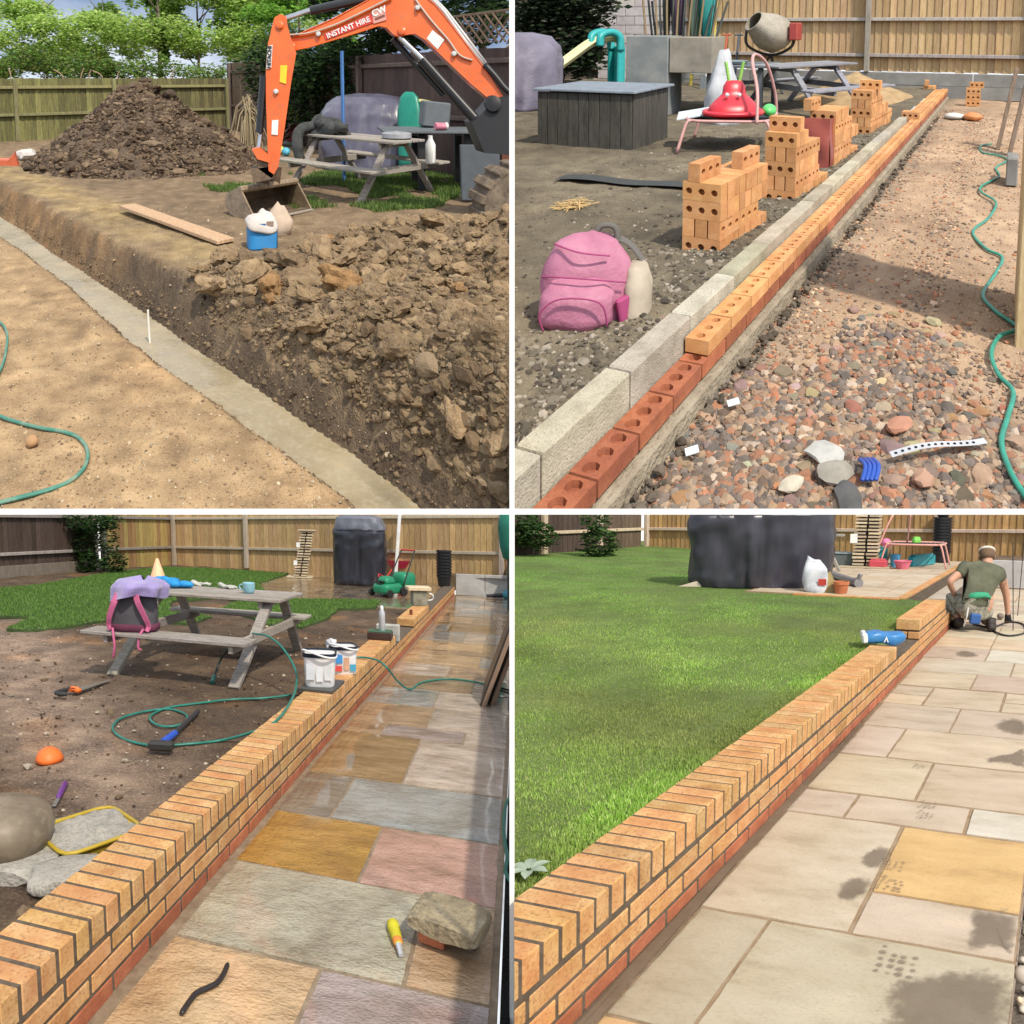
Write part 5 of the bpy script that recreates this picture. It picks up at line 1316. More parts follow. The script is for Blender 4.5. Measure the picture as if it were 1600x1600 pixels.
for i, p in enumerate(marks):
    o = ground(G4, 'wet_stain', wet_mark(p, .0048 + .0002 * i, .012 if i < 4 or i == 10 else .008, .03, i), wet)
mb = MB()
def blot(px, py, r, seed):
    a0 = [(px + r * (1 + .25 * noise.noise(Vector((k, seed, 1.5)))) * math.cos(k * .785), py + r * .8 * (1 + .25 * noise.noise(Vector((k, seed, 7)))) * math.sin(k * .785), .0052) for k in range(8)]
    mb.add(a0, [tuple(range(8))], (.75, .75, .75))
for cx, cy, s in (((0.779,0.573), 0, 1.0), ((0.653,1.037), 0, .75), ((0.622,1.193), 0, .7), ((0.654,1.813), 0, .6), ((0.663,1.695), 0, .6), ((0.517,2.309), 0, .5)):
    for k in range(17):
        blot(cx[0] + s * (.055 * ((k % 4) - 1.5) * .62) + rnd.uniform(-.006, .006), cx[1] + s * .032 * (k // 4 - 1.6) + rnd.uniform(-.004, .004), s * rnd.uniform(.008, .0145), k + cx[0])
ground(G4, 'wet_footprints', mb, wet, kind='stuff')

# ================================================================== upper right plot: the wall being built, brick stacks and gravel
rngC = np.random.default_rng(13)
def fan(pl, name, ul, ur, v0, v1, nu, nv, zf, m, cf=None, pw=2.2, kind='structure', col2=None):
    """ground sheet between two edge lines u = ul(v) and u = ur(v), fine near and coarse far"""
    V = []; C = []
    for j in range(nv):
        v = v0 + (v1 - v0) * (j / (nv - 1)) ** pw
        a, b = ul(v), ur(v)
        for i in range(nu):
            u = a + (b - a) * i / (nu - 1)
            V.append((u, v, zf(u, v))); C.append(cf(u, v) if cf else (1, 1, 1))
    F = [(j * nu + i, j * nu + i + 1, (j + 1) * nu + i + 1, (j + 1) * nu + i) for j in range(nv - 1) for i in range(nu - 1)]
    mb = MB(); mb.v = [np.array(V)]; mb.f = F; mb.n = len(V); mb.c = [np.array(C)]
    return ground(pl, name, mb, m, kind, smooth=True)
def lerp3(a, b, t): return tuple(x + (y - x) * t for x, y in zip(a, b))
soil2 = mat('dry_soil', G2, ((.075, .062, .045), (.125, .105, .075), (.18, .155, .11)), scale=5, rough=.95, bump=1, bscale=30, bdist=.02, fine=(.25, .21, .15), fscale=80, famt=.4, vert=True, detail=9)
def z_soil2(u, v):
    d = -.215 - u
    near = max(0, 1 - d / .9)
    return .10 + .06 * near + .022 * nz(u, v, 3, 2.2, 4) + .03 * nz(u, v, 9, 6, 3) * (1 if v < 1.0 else .45)
fan(G2, 'soil_ground', lambda v: -.898 * v - .232, lambda v: -.213, -.6, 14, 130, 150, z_soil2, soil2, lambda u, v: (lambda k: (k * 1.02, k, k * .95))(1 + .35 * nz(u, v, 5, 1.1, 3) + .1 * (v < 1)))
gravel2 = mat('gravel_fines', G2, ((.27, .175, .11), (.38, .255, .16), (.46, .32, .205)), scale=6, rough=.95, bump=1, bscale=55, bdist=.015, fine=(.52, .43, .33), fscale=110, famt=.55, vert=True, detail=10)  # orange pushed up in the fines to stand in for warm sunlight
def gtint(u, v):  # greyer stony front; the sandy middle holds sunlight in its tint
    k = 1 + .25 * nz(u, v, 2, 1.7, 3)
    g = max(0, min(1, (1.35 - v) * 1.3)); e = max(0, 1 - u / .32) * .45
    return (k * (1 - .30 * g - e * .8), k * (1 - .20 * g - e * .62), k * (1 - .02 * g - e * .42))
z_grav = lambda u, v: -.10 + .02 * nz(u, v, 1, 1.6, 3) + .008 * nz(u, v, 7, 9, 2)
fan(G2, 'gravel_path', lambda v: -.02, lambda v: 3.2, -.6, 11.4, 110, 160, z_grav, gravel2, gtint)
# loose stones: the largest 300 each on their own, the rest joined
stone_m = mat('loose_stone', G2, ((.78, .78, .78), (1, 1, 1), (1.15, 1.14, 1.12)), scale=14, rough=.85, bump=.5, bdist=.004, fine=(.5, .48, .45), fscale=70, famt=.2, obj=True)
STC = ((.14, .135, .13), (.185, .17, .155), (.24, .20, .16), (.29, .235, .175), (.10, .095, .095), (.25, .145, .10), (.33, .275, .21), (.17, .155, .145), (.30, .165, .11), (.21, .16, .125), (.36, .33, .29), (.12, .10, .085))
grav = Thing(G2, 'loose_gravel', None, None, (0, 0, 0), kind='structure')
tmpl = [MB().add(*(lambda T: (T[0] * np.array((1, .8, .62)), T[1]))(crumb_template(90 + k, 2 if k < 4 else 1, .09 if k < 4 else .2))) for k in range(8)]
STC = tuple((r * 1.14, g * .98, b * .86) for r, g, b in STC)
cells = {}
cnt = 0
for tr in range(4000):
    u, v = rnd.uniform(.05, 1.45), .22 + 1.55 * rnd.random() ** 1.15
    s = rnd.choice((.04, .046, .054, .064, .08)) * (1 if v < 1.1 else .85)
    if v > 1.15 and abs(u - .62) > .28: continue
    kk = (int(u / .05), int(v / .05))
    if any((kk[0] + a, kk[1] + b) in cells and math.hypot(u - cells[(kk[0] + a, kk[1] + b)][0], v - cells[(kk[0] + a, kk[1] + b)][1]) < .6 * (s + cells[(kk[0] + a, kk[1] + b)][2]) for a in (-1, 0, 1) for b in (-1, 0, 1)): continue
    cells[kk] = (u, v, s)
    mb0 = tmpl[rnd.randrange(8)]
    mb = MB().add(mb0.v[0] * s * rnd.uniform(.9, 1.25) @ rotz(rnd.uniform(0, 6.28)).T @ eul(rnd.uniform(-.4, .4), rnd.uniform(-.4, .4), 0).T, mb0.f)
    grav.part('stone', mb, stone_m, at=(u, v, z_grav(u, v) + s * .12), color=tuple(c * rnd.uniform(.85, 1.15) for c in rnd.choice(STC)), smooth=R(30))
    cnt += 1
    if cnt >= 296: break
bk = Bulk()
for k in range(6):
    n = 1500; v = .15 + 1.5 * rngC.uniform(0, 1, n) ** 1.2; u = rngC.uniform(.05, 1.6, n)
    keep = (v < 1.05) | (rngC.uniform(0, 1, n) < np.clip(1.6 - np.abs(u - .62) * 4 - (v - 1.05) * 1.0, 0, 1)); u, v = u[keep], v[keep]; n = len(u)
    P = np.column_stack((u, v, [z_grav(a, b) + .006 for a, b in zip(u, v)]))
    bk.put(*crumb_template(170 + k, 1, .2), P, np.clip(rngC.lognormal(-3.45, .3, (n, 1)), .018, .06) * np.array((1, .85, .68)), rand_rots(rngC, n, .6), pick(rngC, STC, n, .18))
for k in range(6):
    n = 3400; v = .1 + 9.5 * rngC.uniform(0, 1, n) ** 2.4; u = rngC.uniform(.03, 1.9, n)
    keep = (v < 1.6) | (rngC.uniform(0, 1, n) < .35) | (u < .22) | (np.abs(u - .65) < .12)
    u, v = u[keep], v[keep]; n = len(u)
    P = np.column_stack((u, v, [z_grav(a, b) + .003 for a, b in zip(u, v)]))
    s = np.clip(rngC.lognormal(-4.05, .42, (n, 1)), .007, .042) * np.array((1, .85, .65))
    bk.put(*crumb_template(110 + k, 1, .2), P, s, rand_rots(rngC, n, .7), pick(rngC, STC, n, .2) * np.where(v > 1.5, 1.25, 1.0)[:, None] * np.array((1.06, 1, .93)))
emit_bulk(G2, bk, 'small_stones', mat('small_stone', G2, ((.85, .85, .85), (1, 1, 1), (1.12, 1.1, 1.08)), scale=20, rough=.9, bump=.3, vert=True), kind='stuff')
bk = Bulk()
for k in range(4):
    n = 1500; v = -.1 + 6 * rngC.uniform(0, 1, n) ** 1.8; d = np.abs(rngC.normal(0, .35, n)); d[: n // 3] = rngC.uniform(0, 2.2, n // 3)
    u = -.235 - d
    P = np.column_stack((u, v, [z_soil2(a, b) for a, b in zip(u, v)]))
    s = np.clip(rngC.lognormal(-4.1, .5, (n, 1)), .006, .05) * np.array((1, .9, .7)); 
    bk.put(*rock_template(130 + k, 1, .45), P, s, rand_rots(rngC, n, .7), pick(rngC, ((.09, .075, .055), (.13, .11, .08), (.20, .17, .13), (.30, .26, .21), (.06, .05, .038)), n, .2))
emit_bulk(G2, bk, 'soil_crumbs', mat('crumb', G2, ((.8, .8, .8), (1, 1, 1), (1.15, 1.15, 1.15)), scale=30, rough=.95, bump=.4, vert=True), kind='stuff')
for k, (px_, d, c, lb) in enumerate((((0.542,0.611), (.13, .11, .035), (.42, .42, .40), 'flat pale grey stone flake on the gravel'), ((0.593,0.524), (.12, .09, .07), (.30, .28, .24), 'angular grey stone chunk below the pale flake'), ((0.750,0.841), (.12, .07, .05), (.42, .21, .14), 'reddish broken brick lump on the gravel'), ((0.864,0.592), (.075, .065, .05), (.40, .24, .17), 'square red brick fragment near the front of the gravel'), ((0.662,0.430), (.15, .08, .06), (.09, .09, .09), 'black clinker lump at the front of the gravel'), ((0.481,0.428), (.055, .09, .03), (.50, .45, .36), 'pale mortar flake on the grey stones'))):
    mb = MB().rock((0, 0, 0), d, 60 + k, 2, .3)
    solo(G2, 'rubble', mb, stone_m, lb, 'rubble', (*px_, -.06), .5 * k, color=c, smooth=R(25))
strap = (0.754,0.644)
d_ = (0.289,0.199)
t = Thing(G2, 'metal_strap', 'white perforated metal strap lying across the gravel', 'strap', (*strap, -.045), math.atan2(d_[1], d_[0]))
L_ = math.hypot(*d_)
t.part('strip', MB().grid(lambda s, q: (s * L_, (q - .5) * .028, .006 + .012 * math.sin(s * 5) + .002 * abs(q - .5)), 24, 3), plain('zinc', G2, (.60, .62, .66), .35, metal=.3))
mb = MB()
for i in range(13): mb.lathe([(0, .0082), (.0055, .0082)], 8, (L_ * (.05 + .068 * i), 0, .012 * math.sin((.05 + .068 * i) * 5)))
t.part('holes', mb, plain('hole_black', G2, (.03, .03, .03), .9))['kind'] = 'stuff'
mb = MB()
for k in range(4):
    mb.tube(smooth_path([(-.03 + .014 * k, -.05, .0), (-.012 + .014 * k, -.01, .022), (-.02 + .014 * k, .05, .0)], 5), .0075, 6)
solo(G2, 'blue_plastic', mb, plain('blue_shard', G2, (.03, .09, .42), .3), 'ribbed blue plastic shard among the front stones', 'shard', (0.698,0.556, -.045), .4, smooth=True)
for px_, c in (((0.122,0.455), 'near the wall foot'), ((0.141,0.757), 'halfway along the grey stones')):
    solo(G2, 'paper_scrap', MB().box((0, 0, .008), (.045, .032, .004), eul(R(8), R(-10), 0)), plain('paper', G2, (.62, .72, .78), .6), 'small pale scrap on the gravel ' + c, 'scrap', (*px_, -.06), .6)

# ---- holed bricks
def holed_brick(L=.215, W=.1025, H=.065, r=.0195):
    """length along x, width along y, three holes through the bed face +z and a sunken mark line of small pits left to texture"""
    V = []; F = []
    hx = L / 2; hy = W / 2
    def v(x, y, z): V.append((x, y, z)); return len(V) - 1
    xs = [-hx + .0, -hx / 3, hx / 3, hx]
    for sgn in (1, -1):
        z = sgn * H / 2
        for k in range(3):
            x0, x1 = xs[k], xs[k + 1]; cx = (x0 + x1) / 2
            sq = [v(x1, 0, z), v(x1, hy, z), v(cx, hy, z), v(x0, hy, z), v(x0, 0, z), v(x0, -hy, z), v(cx, -hy, z), v(x1, -hy, z)]
            ci = [v(cx + r * math.cos(a), r * math.sin(a), z) for a in (i * math.pi / 4 for i in range(8))]
            cb = [v(cx + r * math.cos(a), r * math.sin(a), z - sgn * .028) for a in (i * math.pi / 4 for i in range(8))]
            for i in range(8):
                j = (i + 1) % 8
                f = [(sq[i], sq[j], ci[j], ci[i]), (ci[i], ci[j], cb[j], cb[i])]
                F += [q if sgn > 0 else q[::-1] for q in f]
            F.append(tuple(cb) if sgn > 0 else tuple(cb[::-1]))
    b = [v(x, y, z) for x in (-hx, hx) for y in (-hy, hy) for z in (-H / 2, H / 2)]
    F += [(b[0], b[1], b[3], b[2]), (b[4], b[6], b[7], b[5]), (b[0], b[4], b[5], b[1]), (b[2], b[3], b[7], b[6])]
    return np.array(V), F
HBV, HBF = holed_brick()
def hb(r, k=1.0): return MB().add(HBV @ np.asarray(r).T * k, HBF)
BED_UP_Y = hb(rotz(R(90)))                    # length along the wall, holes up
FRONT = hb(eul(R(90), 0, 0))                  # length across, holes facing along the wall
SIDE = hb(rotz(R(90)) @ eul(R(90), 0, 0))     # length along the wall, holes facing sideways
SK = 1.12
FRONT_S, SIDE_S = hb(eul(R(90), 0, 0), SK), hb(rotz(R(90)) @ eul(R(90), 0, 0), SK)
HV2, HF2 = holed_brick(r=.027)
RED_UP = MB().add(HV2 @ rotz(R(90)).T, HF2)
ORB = ((.50, .225, .085), (.60, .30, .12), (.66, .37, .17))
orange = mat('orange_brick', G2, ORB, scale=10, rough=.85, bump=.4, bdist=.0025, fine=(.36, .16, .08), fscale=120, famt=.45, rand=.12, obj=True)
red2 = red_mat(G2)
w = Thing(G2, 'unfinished_wall', 'half built wall of concrete blocks and holed bricks beside the gravel', 'wall', (0, 0, 0))
blockm = mat('aggregate_block', G2, ((.30, .275, .21), (.42, .39, .31), (.50, .465, .38)), scale=8, rough=.95, bump=1, bscale=90, bdist=.006, fine=(.20, .17, .13), fscale=170, famt=.6, rand=.1, obj=True)
mort2 = mortar_mat(G2)
for i in range(-2, 16):
    if i == 15: continue
    w.part('block', MB().box((0, 0, 0), (.10, .44, .215), eul(0, 0, R(rnd.uniform(-.5, .5))), b=.007), blockm, at=(-.165 + rnd.uniform(-.003, .003), i * .45 + .225, .105 + rnd.uniform(-.003, .003)), color=tone(.1))
    w.part('mortar_joint', MB().box((0, 0, 0), (.085, .012, .19), b=.002), mort2, at=(-.165, i * .45, .10), key='mj')
i = 0; v = -.80
while v < 10.8:
    w.part('brick', RED_UP, red2, at=(-.0525 + rnd.uniform(-.001, .001), v + .1075, .04), key='hbred', color=tuple(c * .98 for c in tone()))
    v += .2255
w.part('bed_mortar', MB().box((-.0525, 5.82, .0735), (.092, 9.9, .004)), mort2)
v = .83
while v < 10.8:
    w.part('brick', BED_UP_Y, orange, at=(-.0525 + rnd.uniform(-.0012, .0012), v + .1075, .115 + rnd.uniform(-.001, .001)), key='hbor', color=tone())
    v += .2255
v = 7.2
while v < 10.7:
    w.part('brick', BED_UP_Y, orange, at=(-.165, v + .1075, .115), key='hbor', color=tone()); v += .2255
w.part('back_mortar', MB().box((-.165, 9.0, .04), (.10, 3.7, .085)), mort2)
for k, dv in enumerate((0, .11)): w.part('loose_brick', FRONT, orange, at=(-.11, 6.98 + dv, .2), key='hbfr', color=tone())
w.part('foundation', MB().box((-.1, 4.8, -.09), (.25, 12.2, .15), b=.01), mat('footing', G2, ((.22, .18, .13), (.31, .26, .19), (.38, .33, .25)), scale=8, rough=.95, bump=1, bscale=40, bdist=.02))
bk = Bulk()
n = 700; P = np.column_stack((rngC.uniform(.045, .1, n), -.3 + 9 * rngC.uniform(0, 1, n) ** 1.5, rngC.uniform(-.1, -.07, n)))
bk.put(*rock_template(150, 1, .5), P, np.clip(rngC.lognormal(-3.9, .5, (n, 1)), .01, .05) * np.ones(3), rand_rots(rngC, n), pick(rngC, ((.07, .055, .04), (.10, .08, .06), (.14, .115, .085)), n))
emit_bulk(G2, bk, 'wet_crumbs', MATS[('crumb', 13.5)], kind='stuff')
solo(G2, 'loose_brick', FRONT, red2, 'single red holed brick at the near end of the half built wall', 'brick', (-.13, -.33, .245), .25, color=(1.3, 1.3, 1.3))
def brick_stack(label, loc, rot, rows, depth, tops=()):
    """rows from the ground: 'A' holes to the front, 'B' holes to the side; tops: loose bricks on the last row"""
    t = Thing(G2, 'brick_stack', label, 'brick stack', loc, rot, 'stacks of new bricks beside the wall')
    z = 0
    for kind, dep in rows:
        if kind == 'A':
            for j in range(int(dep / .077)): t.part('brick', FRONT_S, orange, at=(rnd.uniform(-.003, .003), .0365 + j * .0765, z + .0575), key='hbfs', color=tone(.12))
        else:
            for j in range(max(1, int(dep / .245))):
                for i in range(3): t.part('brick', SIDE_S, orange, at=(-.082 + i * .082, .1204 + j * .245, z + .0575), key='hbss', color=tone(.12))
        z += .1165
    for (kind, x, y, dz) in tops:
        t.part('brick', SIDE_S if kind == 'B' else FRONT_S, orange, at=(x, y, z + .0575 + dz), key='hbss' if kind == 'B' else 'hbfs', color=tone(.12))
    return t
ra = R(-4)
brick_stack('nearest stack of holed orange bricks, two loose bricks on its top', (-.50, 1.76, .10), ra, (('A', .66), ('B', .66), ('A', .66), ('A', .66)), .66, (('B', -.05, .12, 0), ('B', .02, .5, 0)))
brick_stack('second stack of holed bricks, stepped up at its far side', (-.43, 2.86, .10), ra, (('A', .7), ('B', .7), ('A', .5), ('B', .5), ('A', .3)), .6, (('A', .0, .1, 0),))
brick_stack('third brick stack, partly covered by a red plastic sheet', (-.46, 4.05, .10), ra, (('A', .7), ('B', .7), ('A', .7), ('B', .7), ('A', .45)), .6, (('B', -.12, .05, 0),))
brick_stack('farthest tall brick stack in front of the sand pile', (-.50, 5.8, .10), ra, (('A', 1.0), ('B', 1.0), ('A', .8), ('B', .6), ('A', .4)), .6, (('A', .05, .2, 0),))
mb = MB().grid(lambda s, q: ((-.26 + .40 * s, -.075 - .012 * math.sin(s * 3) - .01 * math.sin(q * 7 + s * 5), .02 + .5 * q) if s < .995 else (.14, -.07, .02 + .5 * q), )[0], 12, 14)
mb.grid(lambda s, q: (.145 + .008 * math.sin(q * 6), -.07 + .27 * s, .02 + .5 * q), 6, 14)
solo(G2, 'plastic_sheet', mb, plain('red_sheet', G2, (.30, .065, .045), .35), 'dull red plastic sheet hung over the third brick stack', 'sheet', (-.50, 4.03, .10), ra, smooth=True)
brick_stack('low stack of dark holed bricks against the grey gravel boards', (0.487,10.279, -.10), R(3), (('A', .3), ('A', .3), ('A', .3)), .3, (('A', .05, .1, 0),))
t = brick_stack('few leftover bricks on the far end of the wall', (-0.309,10.743, -.02), R(6), (('A', .3), ('B', .22)), .3, (('B', -.05, .1, 0),))
solo(G2, 'orange_bag', MB().rock((0, 0, .07), (.28, .2, .16), 8, 2, .3), plain('orange_sack', G2, (.62, .25, .09), .6), 'orange sack on the gravel before the far bricks', 'sack', (0.581,8.550, -.1), smooth=True)
solo(G2, 'white_sack', MB().rock((0, 0, .05), (.34, .2, .12), 9, 2, .35), plain('white_sack', G2, (.60, .58, .55), .6), 'flattened white sack left of the orange one', 'sack', (0.323,8.593, -.1), smooth=True)
# sand pile
sandm = mat('building_sand', G2, ((.30, .20, .10), (.38, .26, .135), (.46, .33, .18)), scale=7, rough=.95, bump=.8, bscale=60, bdist=.01)
mb = MB().grid(lambda s, q: (lambda r, a: (1.05 * r * math.cos(a), 1.25 * r * math.sin(a), .52 * max(0, 1 - r) ** 1.15 + .05 * nz(r * math.cos(a) * 2, r * math.sin(a) * 2, 4, 1.4, 3) * (1 - r) - .06 * (r > .98)))(q, s * 6.2832), 48, 18)
solo(G2, 'sand_pile', mb, sandm, 'pile of ochre building sand behind the brick stacks', 'sand pile', (-1.35, 9.3, .10), smooth=True)
# fence behind with concrete gravel boards
f2 = wood_mat(G2, 'larch_board', ((.38, .25, .12), (.47, .325, .17), (.53, .39, .22)), (.27, .17, .08)); r2 = wood_mat(G2, 'rail_wood', ((.26, .23, .2), (.34, .31, .28), (.42, .39, .36)), (.2, .17, .14))
fence(G2, 'tall tan feather edge fence behind the brick stacks', (-6.2, 11.05, .45), (2.6, 11.35, .45), 2.6, .14, f2, r2, ((.36, .36), (1.15, 1.15), (1.95, 1.95)), (.10, .525, .865, .97), dig=.0)
t = Thing(G2, 'gravel_boards', 'grey concrete gravel boards under the tan fence', 'gravel boards', (-6.2, 11.0, -.1), math.atan2(.3, 8.8))
gb = mat('grey_concrete', G2, ((.17, .165, .155), (.22, .215, .20), (.27, .265, .25)), scale=4, rough=.9, bump=.5, rand=.08)
for i in range(4):
    for k in range(2): t.part('board', MB().box((0, 0, 0), (2.2, .05, .27), b=.008), gb, at=(1.1 + 2.21 * i, 0, .135 + .275 * k))

# ---- clutter of the brick plot
pink2 = plain('pink_tube', G2, (.60, .33, .31), .45)
TR2 = (-1.62, 4.75, .10)
t = trampoline(G2, 'pink trampoline frame holding a red toy behind the brick stacks', TR2, R(15), .44, .40, .36, pink2)
t.part('handle_hoop', MB().tube(smooth_path([(.30, -.44, .34), (.29, -.38, .7), (.22, -.25, 1.0), (.22, .0, 1.08), (.32, .2, .95), (.40, .36, .6), (.42, .42, .34)], 6), .017, 8), pink2, smooth=True)
t = Thing(G2, 'ride_on_toy', 'red ride-on toy with green ribbed feelers on the trampoline', 'toy', (-1.55, 4.6, .47), R(20))
rp = plain('toy_red', G2, (.62, .03, .05), .35)
mb = MB(); soft_body(mb, finer([(.8, 0), (1, .05), (.95, .13), (.72, .2), (.46, .27), (.42, .36), (.3, .42)], 2), .26, .17, 2.6, 30); t.part('body', mb, rp, smooth=True)
t.part('bumper', MB().tube([(*supell(6.2832 * i / 30, .29, .2, 2.6), .06) for i in range(30)], .03, 8, closed=True), rp, smooth=True)
gl = plain('toy_lime', G2, (.28, .56, .10), .45)
for s in (-1, 1): t.part('feeler', MB().tube([(s * .05 + s * .003 * k, 0, .40 + .018 * k) for k in range(14)], [.02 if k % 2 else .014 for k in range(14)], 8), gl, smooth=True)
for s in (-1, 1): t.part('eye', MB().rock((s * .06, -.12, .27), (.05, .03, .06), 2, 1, .02), plain('toy_white', G2, (.7, .7, .7), .3), smooth=True)
solo(G2, 'toy_ball', MB().lathe([(0, 0)] + [(.075 * math.sin(q), .075 - .075 * math.cos(q)) for q in np.linspace(.3, 2.8, 9)] + [(0, .15)], 16), plain('ball_green', G2, (.12, .62, .16), .35), 'bright green ball on the right end of the trampoline', 'ball', (-1.22, 4.75, .47), smooth=True)
solo(G2, 'paper_sheet', MB().box((0, 0, 0), (.42, .3, .012), eul(R(8), R(-10), 0)), plain('pale_board', G2, (.55, .62, .66), .6), 'pale blue board lying on the left of the trampoline', 'board', (-1.95, 4.6, .50), .4)
# covered thing at the left edge
bbq = Thing(G2, 'covered_furniture', 'mauve grey covered furniture at the left edge of the brick plot', 'cover', (-5.899,6.482, .1), R(20))
mb = MB(); soft_body(mb, finer([(.95, 0), (1, .2), (1, .8), (.93, 1.05), (.7, 1.22), (.3, 1.28)], 4), .62, .5, 3, 60, fold=.14, ff=3, seed=9, jit=.05)
bbq.part('cover', mb, mat('mauve_cover', G2, ((.13, .12, .17), (.18, .165, .23), (.23, .215, .29)), scale=3, rough=.5, bump=.6, bscale=4, bdist=.03), smooth=True)
# big grey storage box
t = Thing(G2, 'storage_box', 'long dark wooden storage box with a grey lid left of the trampoline', 'box', (-3.05, 4.55, .08), R(2))
dkw = mat('dark_box_wood', G2, ((.035, .034, .03), (.055, .052, .046), (.08, .075, .065)), scale=4, stretch=(5, 5, .8), rough=.85, bump=.5, fine=(.10, .08, .05), fscale=16, famt=.5)
for i in range(9): t.part('plank', MB().box((-.5 + .125 * i, -.39, .33), (.12, .02, .66), b=.004), dkw, color=None)
for i in range(6): t.part('plank', MB().box((.56, -.31 + .125 * i, .33), (.02, .12, .66), b=.004), dkw)
t.part('carcase', MB().box((0, 0, .32), (1.09, .76, .64)), dkw)
lidm = plain('lid_grey', G2, (.20, .235, .28), .5, .2)
for i in range(7): t.part('lid_slat', MB().box((0, -.36 + .125 * i, .685), (1.22, .12, .03), b=.006), lidm, color=None)
# slide
t = Thing(G2, 'garden_slide', 'cream children slide with teal handles behind the storage box', 'slide', (-5.728,8.154, .1), R(-38))
cream = plain('slide_cream', G2, (.68, .66, .38), .35); teal = plain('slide_teal', G2, (.02, .36, .36), .4)
prof = smooth_path([(0, -1.5, .05), (0, -1.2, .12), (0, -.6, .55), (0, -.1, .95), (0, .15, 1.05), (0, .35, 1.05)], 6)
t.part('chute', MB().grid(lambda s, q: (lambda p: ((s - .5) * .46, p[1], p[2] + .13 * (abs(s - .5) * 2) ** 4))(prof[min(len(prof) - 1, int(q * (len(prof) - 1)))]), 11, len(prof)), cream, smooth=True)
for s in (-1, 1):
    t.part('side_rail', MB().tube([p + np.array((s * .235, 0, .12)) for p in prof], .025, 8), cream, smooth=True)
    t.part('handle', MB().tube(smooth_path([(s * .25, .0, 1.0), (s * .26, .02, 1.2), (s * .26, .2, 1.26), (s * .26, .34, 1.16), (s * .25, .36, .9)], 5), .07, 9), teal, smooth=True)
    t.part('leg', MB().box((s * .25, .36, .5), (.08, .12, 1.0), b=.02), teal)
t.part('ladder', MB().box((0, .42, .5), (.5, .06, .95), b=.02), teal)
# cabinet with canes and rolled umbrellas in front of the block shed
t = Thing(G2, 'wooden_cabinet', 'grey wooden cabinet behind the storage box, canes standing in it', 'cabinet', (-3.355,6.643, .1), R(6))
gw = mat('grey_panel', G2, ((.15, .17, .175), (.20, .22, .22), (.26, .27, .26)), scale=4, rough=.8, bump=.3, rand=.1)
t.part('left_panel', MB().box((-.30, 0, .62), (.62, .5, 1.24), b=.01), gw); t.part('right_panel', MB().box((.33, .02, .95), (.62, .5, .55), b=.01), mat('tan_panel', G2, ((.20, .18, .15), (.27, .245, .2), (.33, .3, .25)), scale=4, rough=.8)); t.part('leg', MB().box((.55, .1, .34), (.1, .3, .68), b=.01), gw)
cane = plain('cane', G2, (.22, .16, .08), .7); dkc = plain('dark_cane', G2, (.06, .07, .06), .7); tealf = plain('teal_fabric', G2, (.03, .28, .26), .8); plum = plain('plum_cloth', G2, (.09, .05, .10), .8); sage = plain('sage_cloth', G2, (.30, .42, .30), .8)
for k in range(20):
    x = -.52 + .057 * k + rnd.uniform(-.02, .02); lean = (x + .0) * .25
    h = rnd.uniform(.5, 1.1)
    solo(G2, 'garden_cane', MB().tube([(0, 0, 0), (lean * .5, .02, h * .5), (lean, .05, h)], .016, 6), (cane, dkc, dkc)[k % 3], ('pale bamboo cane' if k % 3 == 0 else 'dark garden cane') + ' standing in the grey cabinet before the shed wall', 'cane', (t.loc[0] + x, t.loc[1] + .1 + .05 * (k % 3), 1.30), 0, 'canes in the grey cabinet')
for x, m_, w_, lb in ((-.12, plum, .1, 'dark plum rolled parasol among the canes'), (.16, sage, .09, 'pale sage rolled parasol among the canes'), (.36, tealf, .12, 'teal rolled parasol at the right of the canes'), (-.30, dkc, .06, 'dark rolled windbreak left among the canes')):
    solo(G2, 'rolled_parasol', MB().lathe([(.02, -.1), (w_ * .7, .1), (w_, .6), (w_ * .8, 1.2), (.03, 1.5)], 14, wob=lambda a, z: 1 + .2 * math.sin(6 * a)), m_, lb, 'parasol', (t.loc[0] + x, t.loc[1] + .3, 1.25), smooth=True)
t = Thing(G2, 'block_shed', 'pale painted block wall of a shed behind the canes', 'shed', (-7.6, 11.0, -.1), R(4))
pb = mat('painted_block', G2, ((.42, .38, .38), (.50, .46, .45), (.56, .52, .51)), scale=5, rough=.85, bump=.4, rand=.05, obj=True)
core = MB().box((1.05, .08, 1.5), (2.5, .12, 3.0)); t.part('core', core, mort2)
for r_ in range(13):
    for i in range(6):
        t.part('block', MB().box((0, 0, 0), (.44, .1, .215), b=.006), pb, at=(.0 + .45 * i + (.225 if r_ % 2 else 0) - .05, 0, .11 + .225 * r_), key='pblock', color=tone(.05))
t.part('corner_post', MB().box((2.78, -.05, 1.5), (.09, .1, 3.0), b=.008), plain('post_grey', G2, (.25, .23, .22), .8))
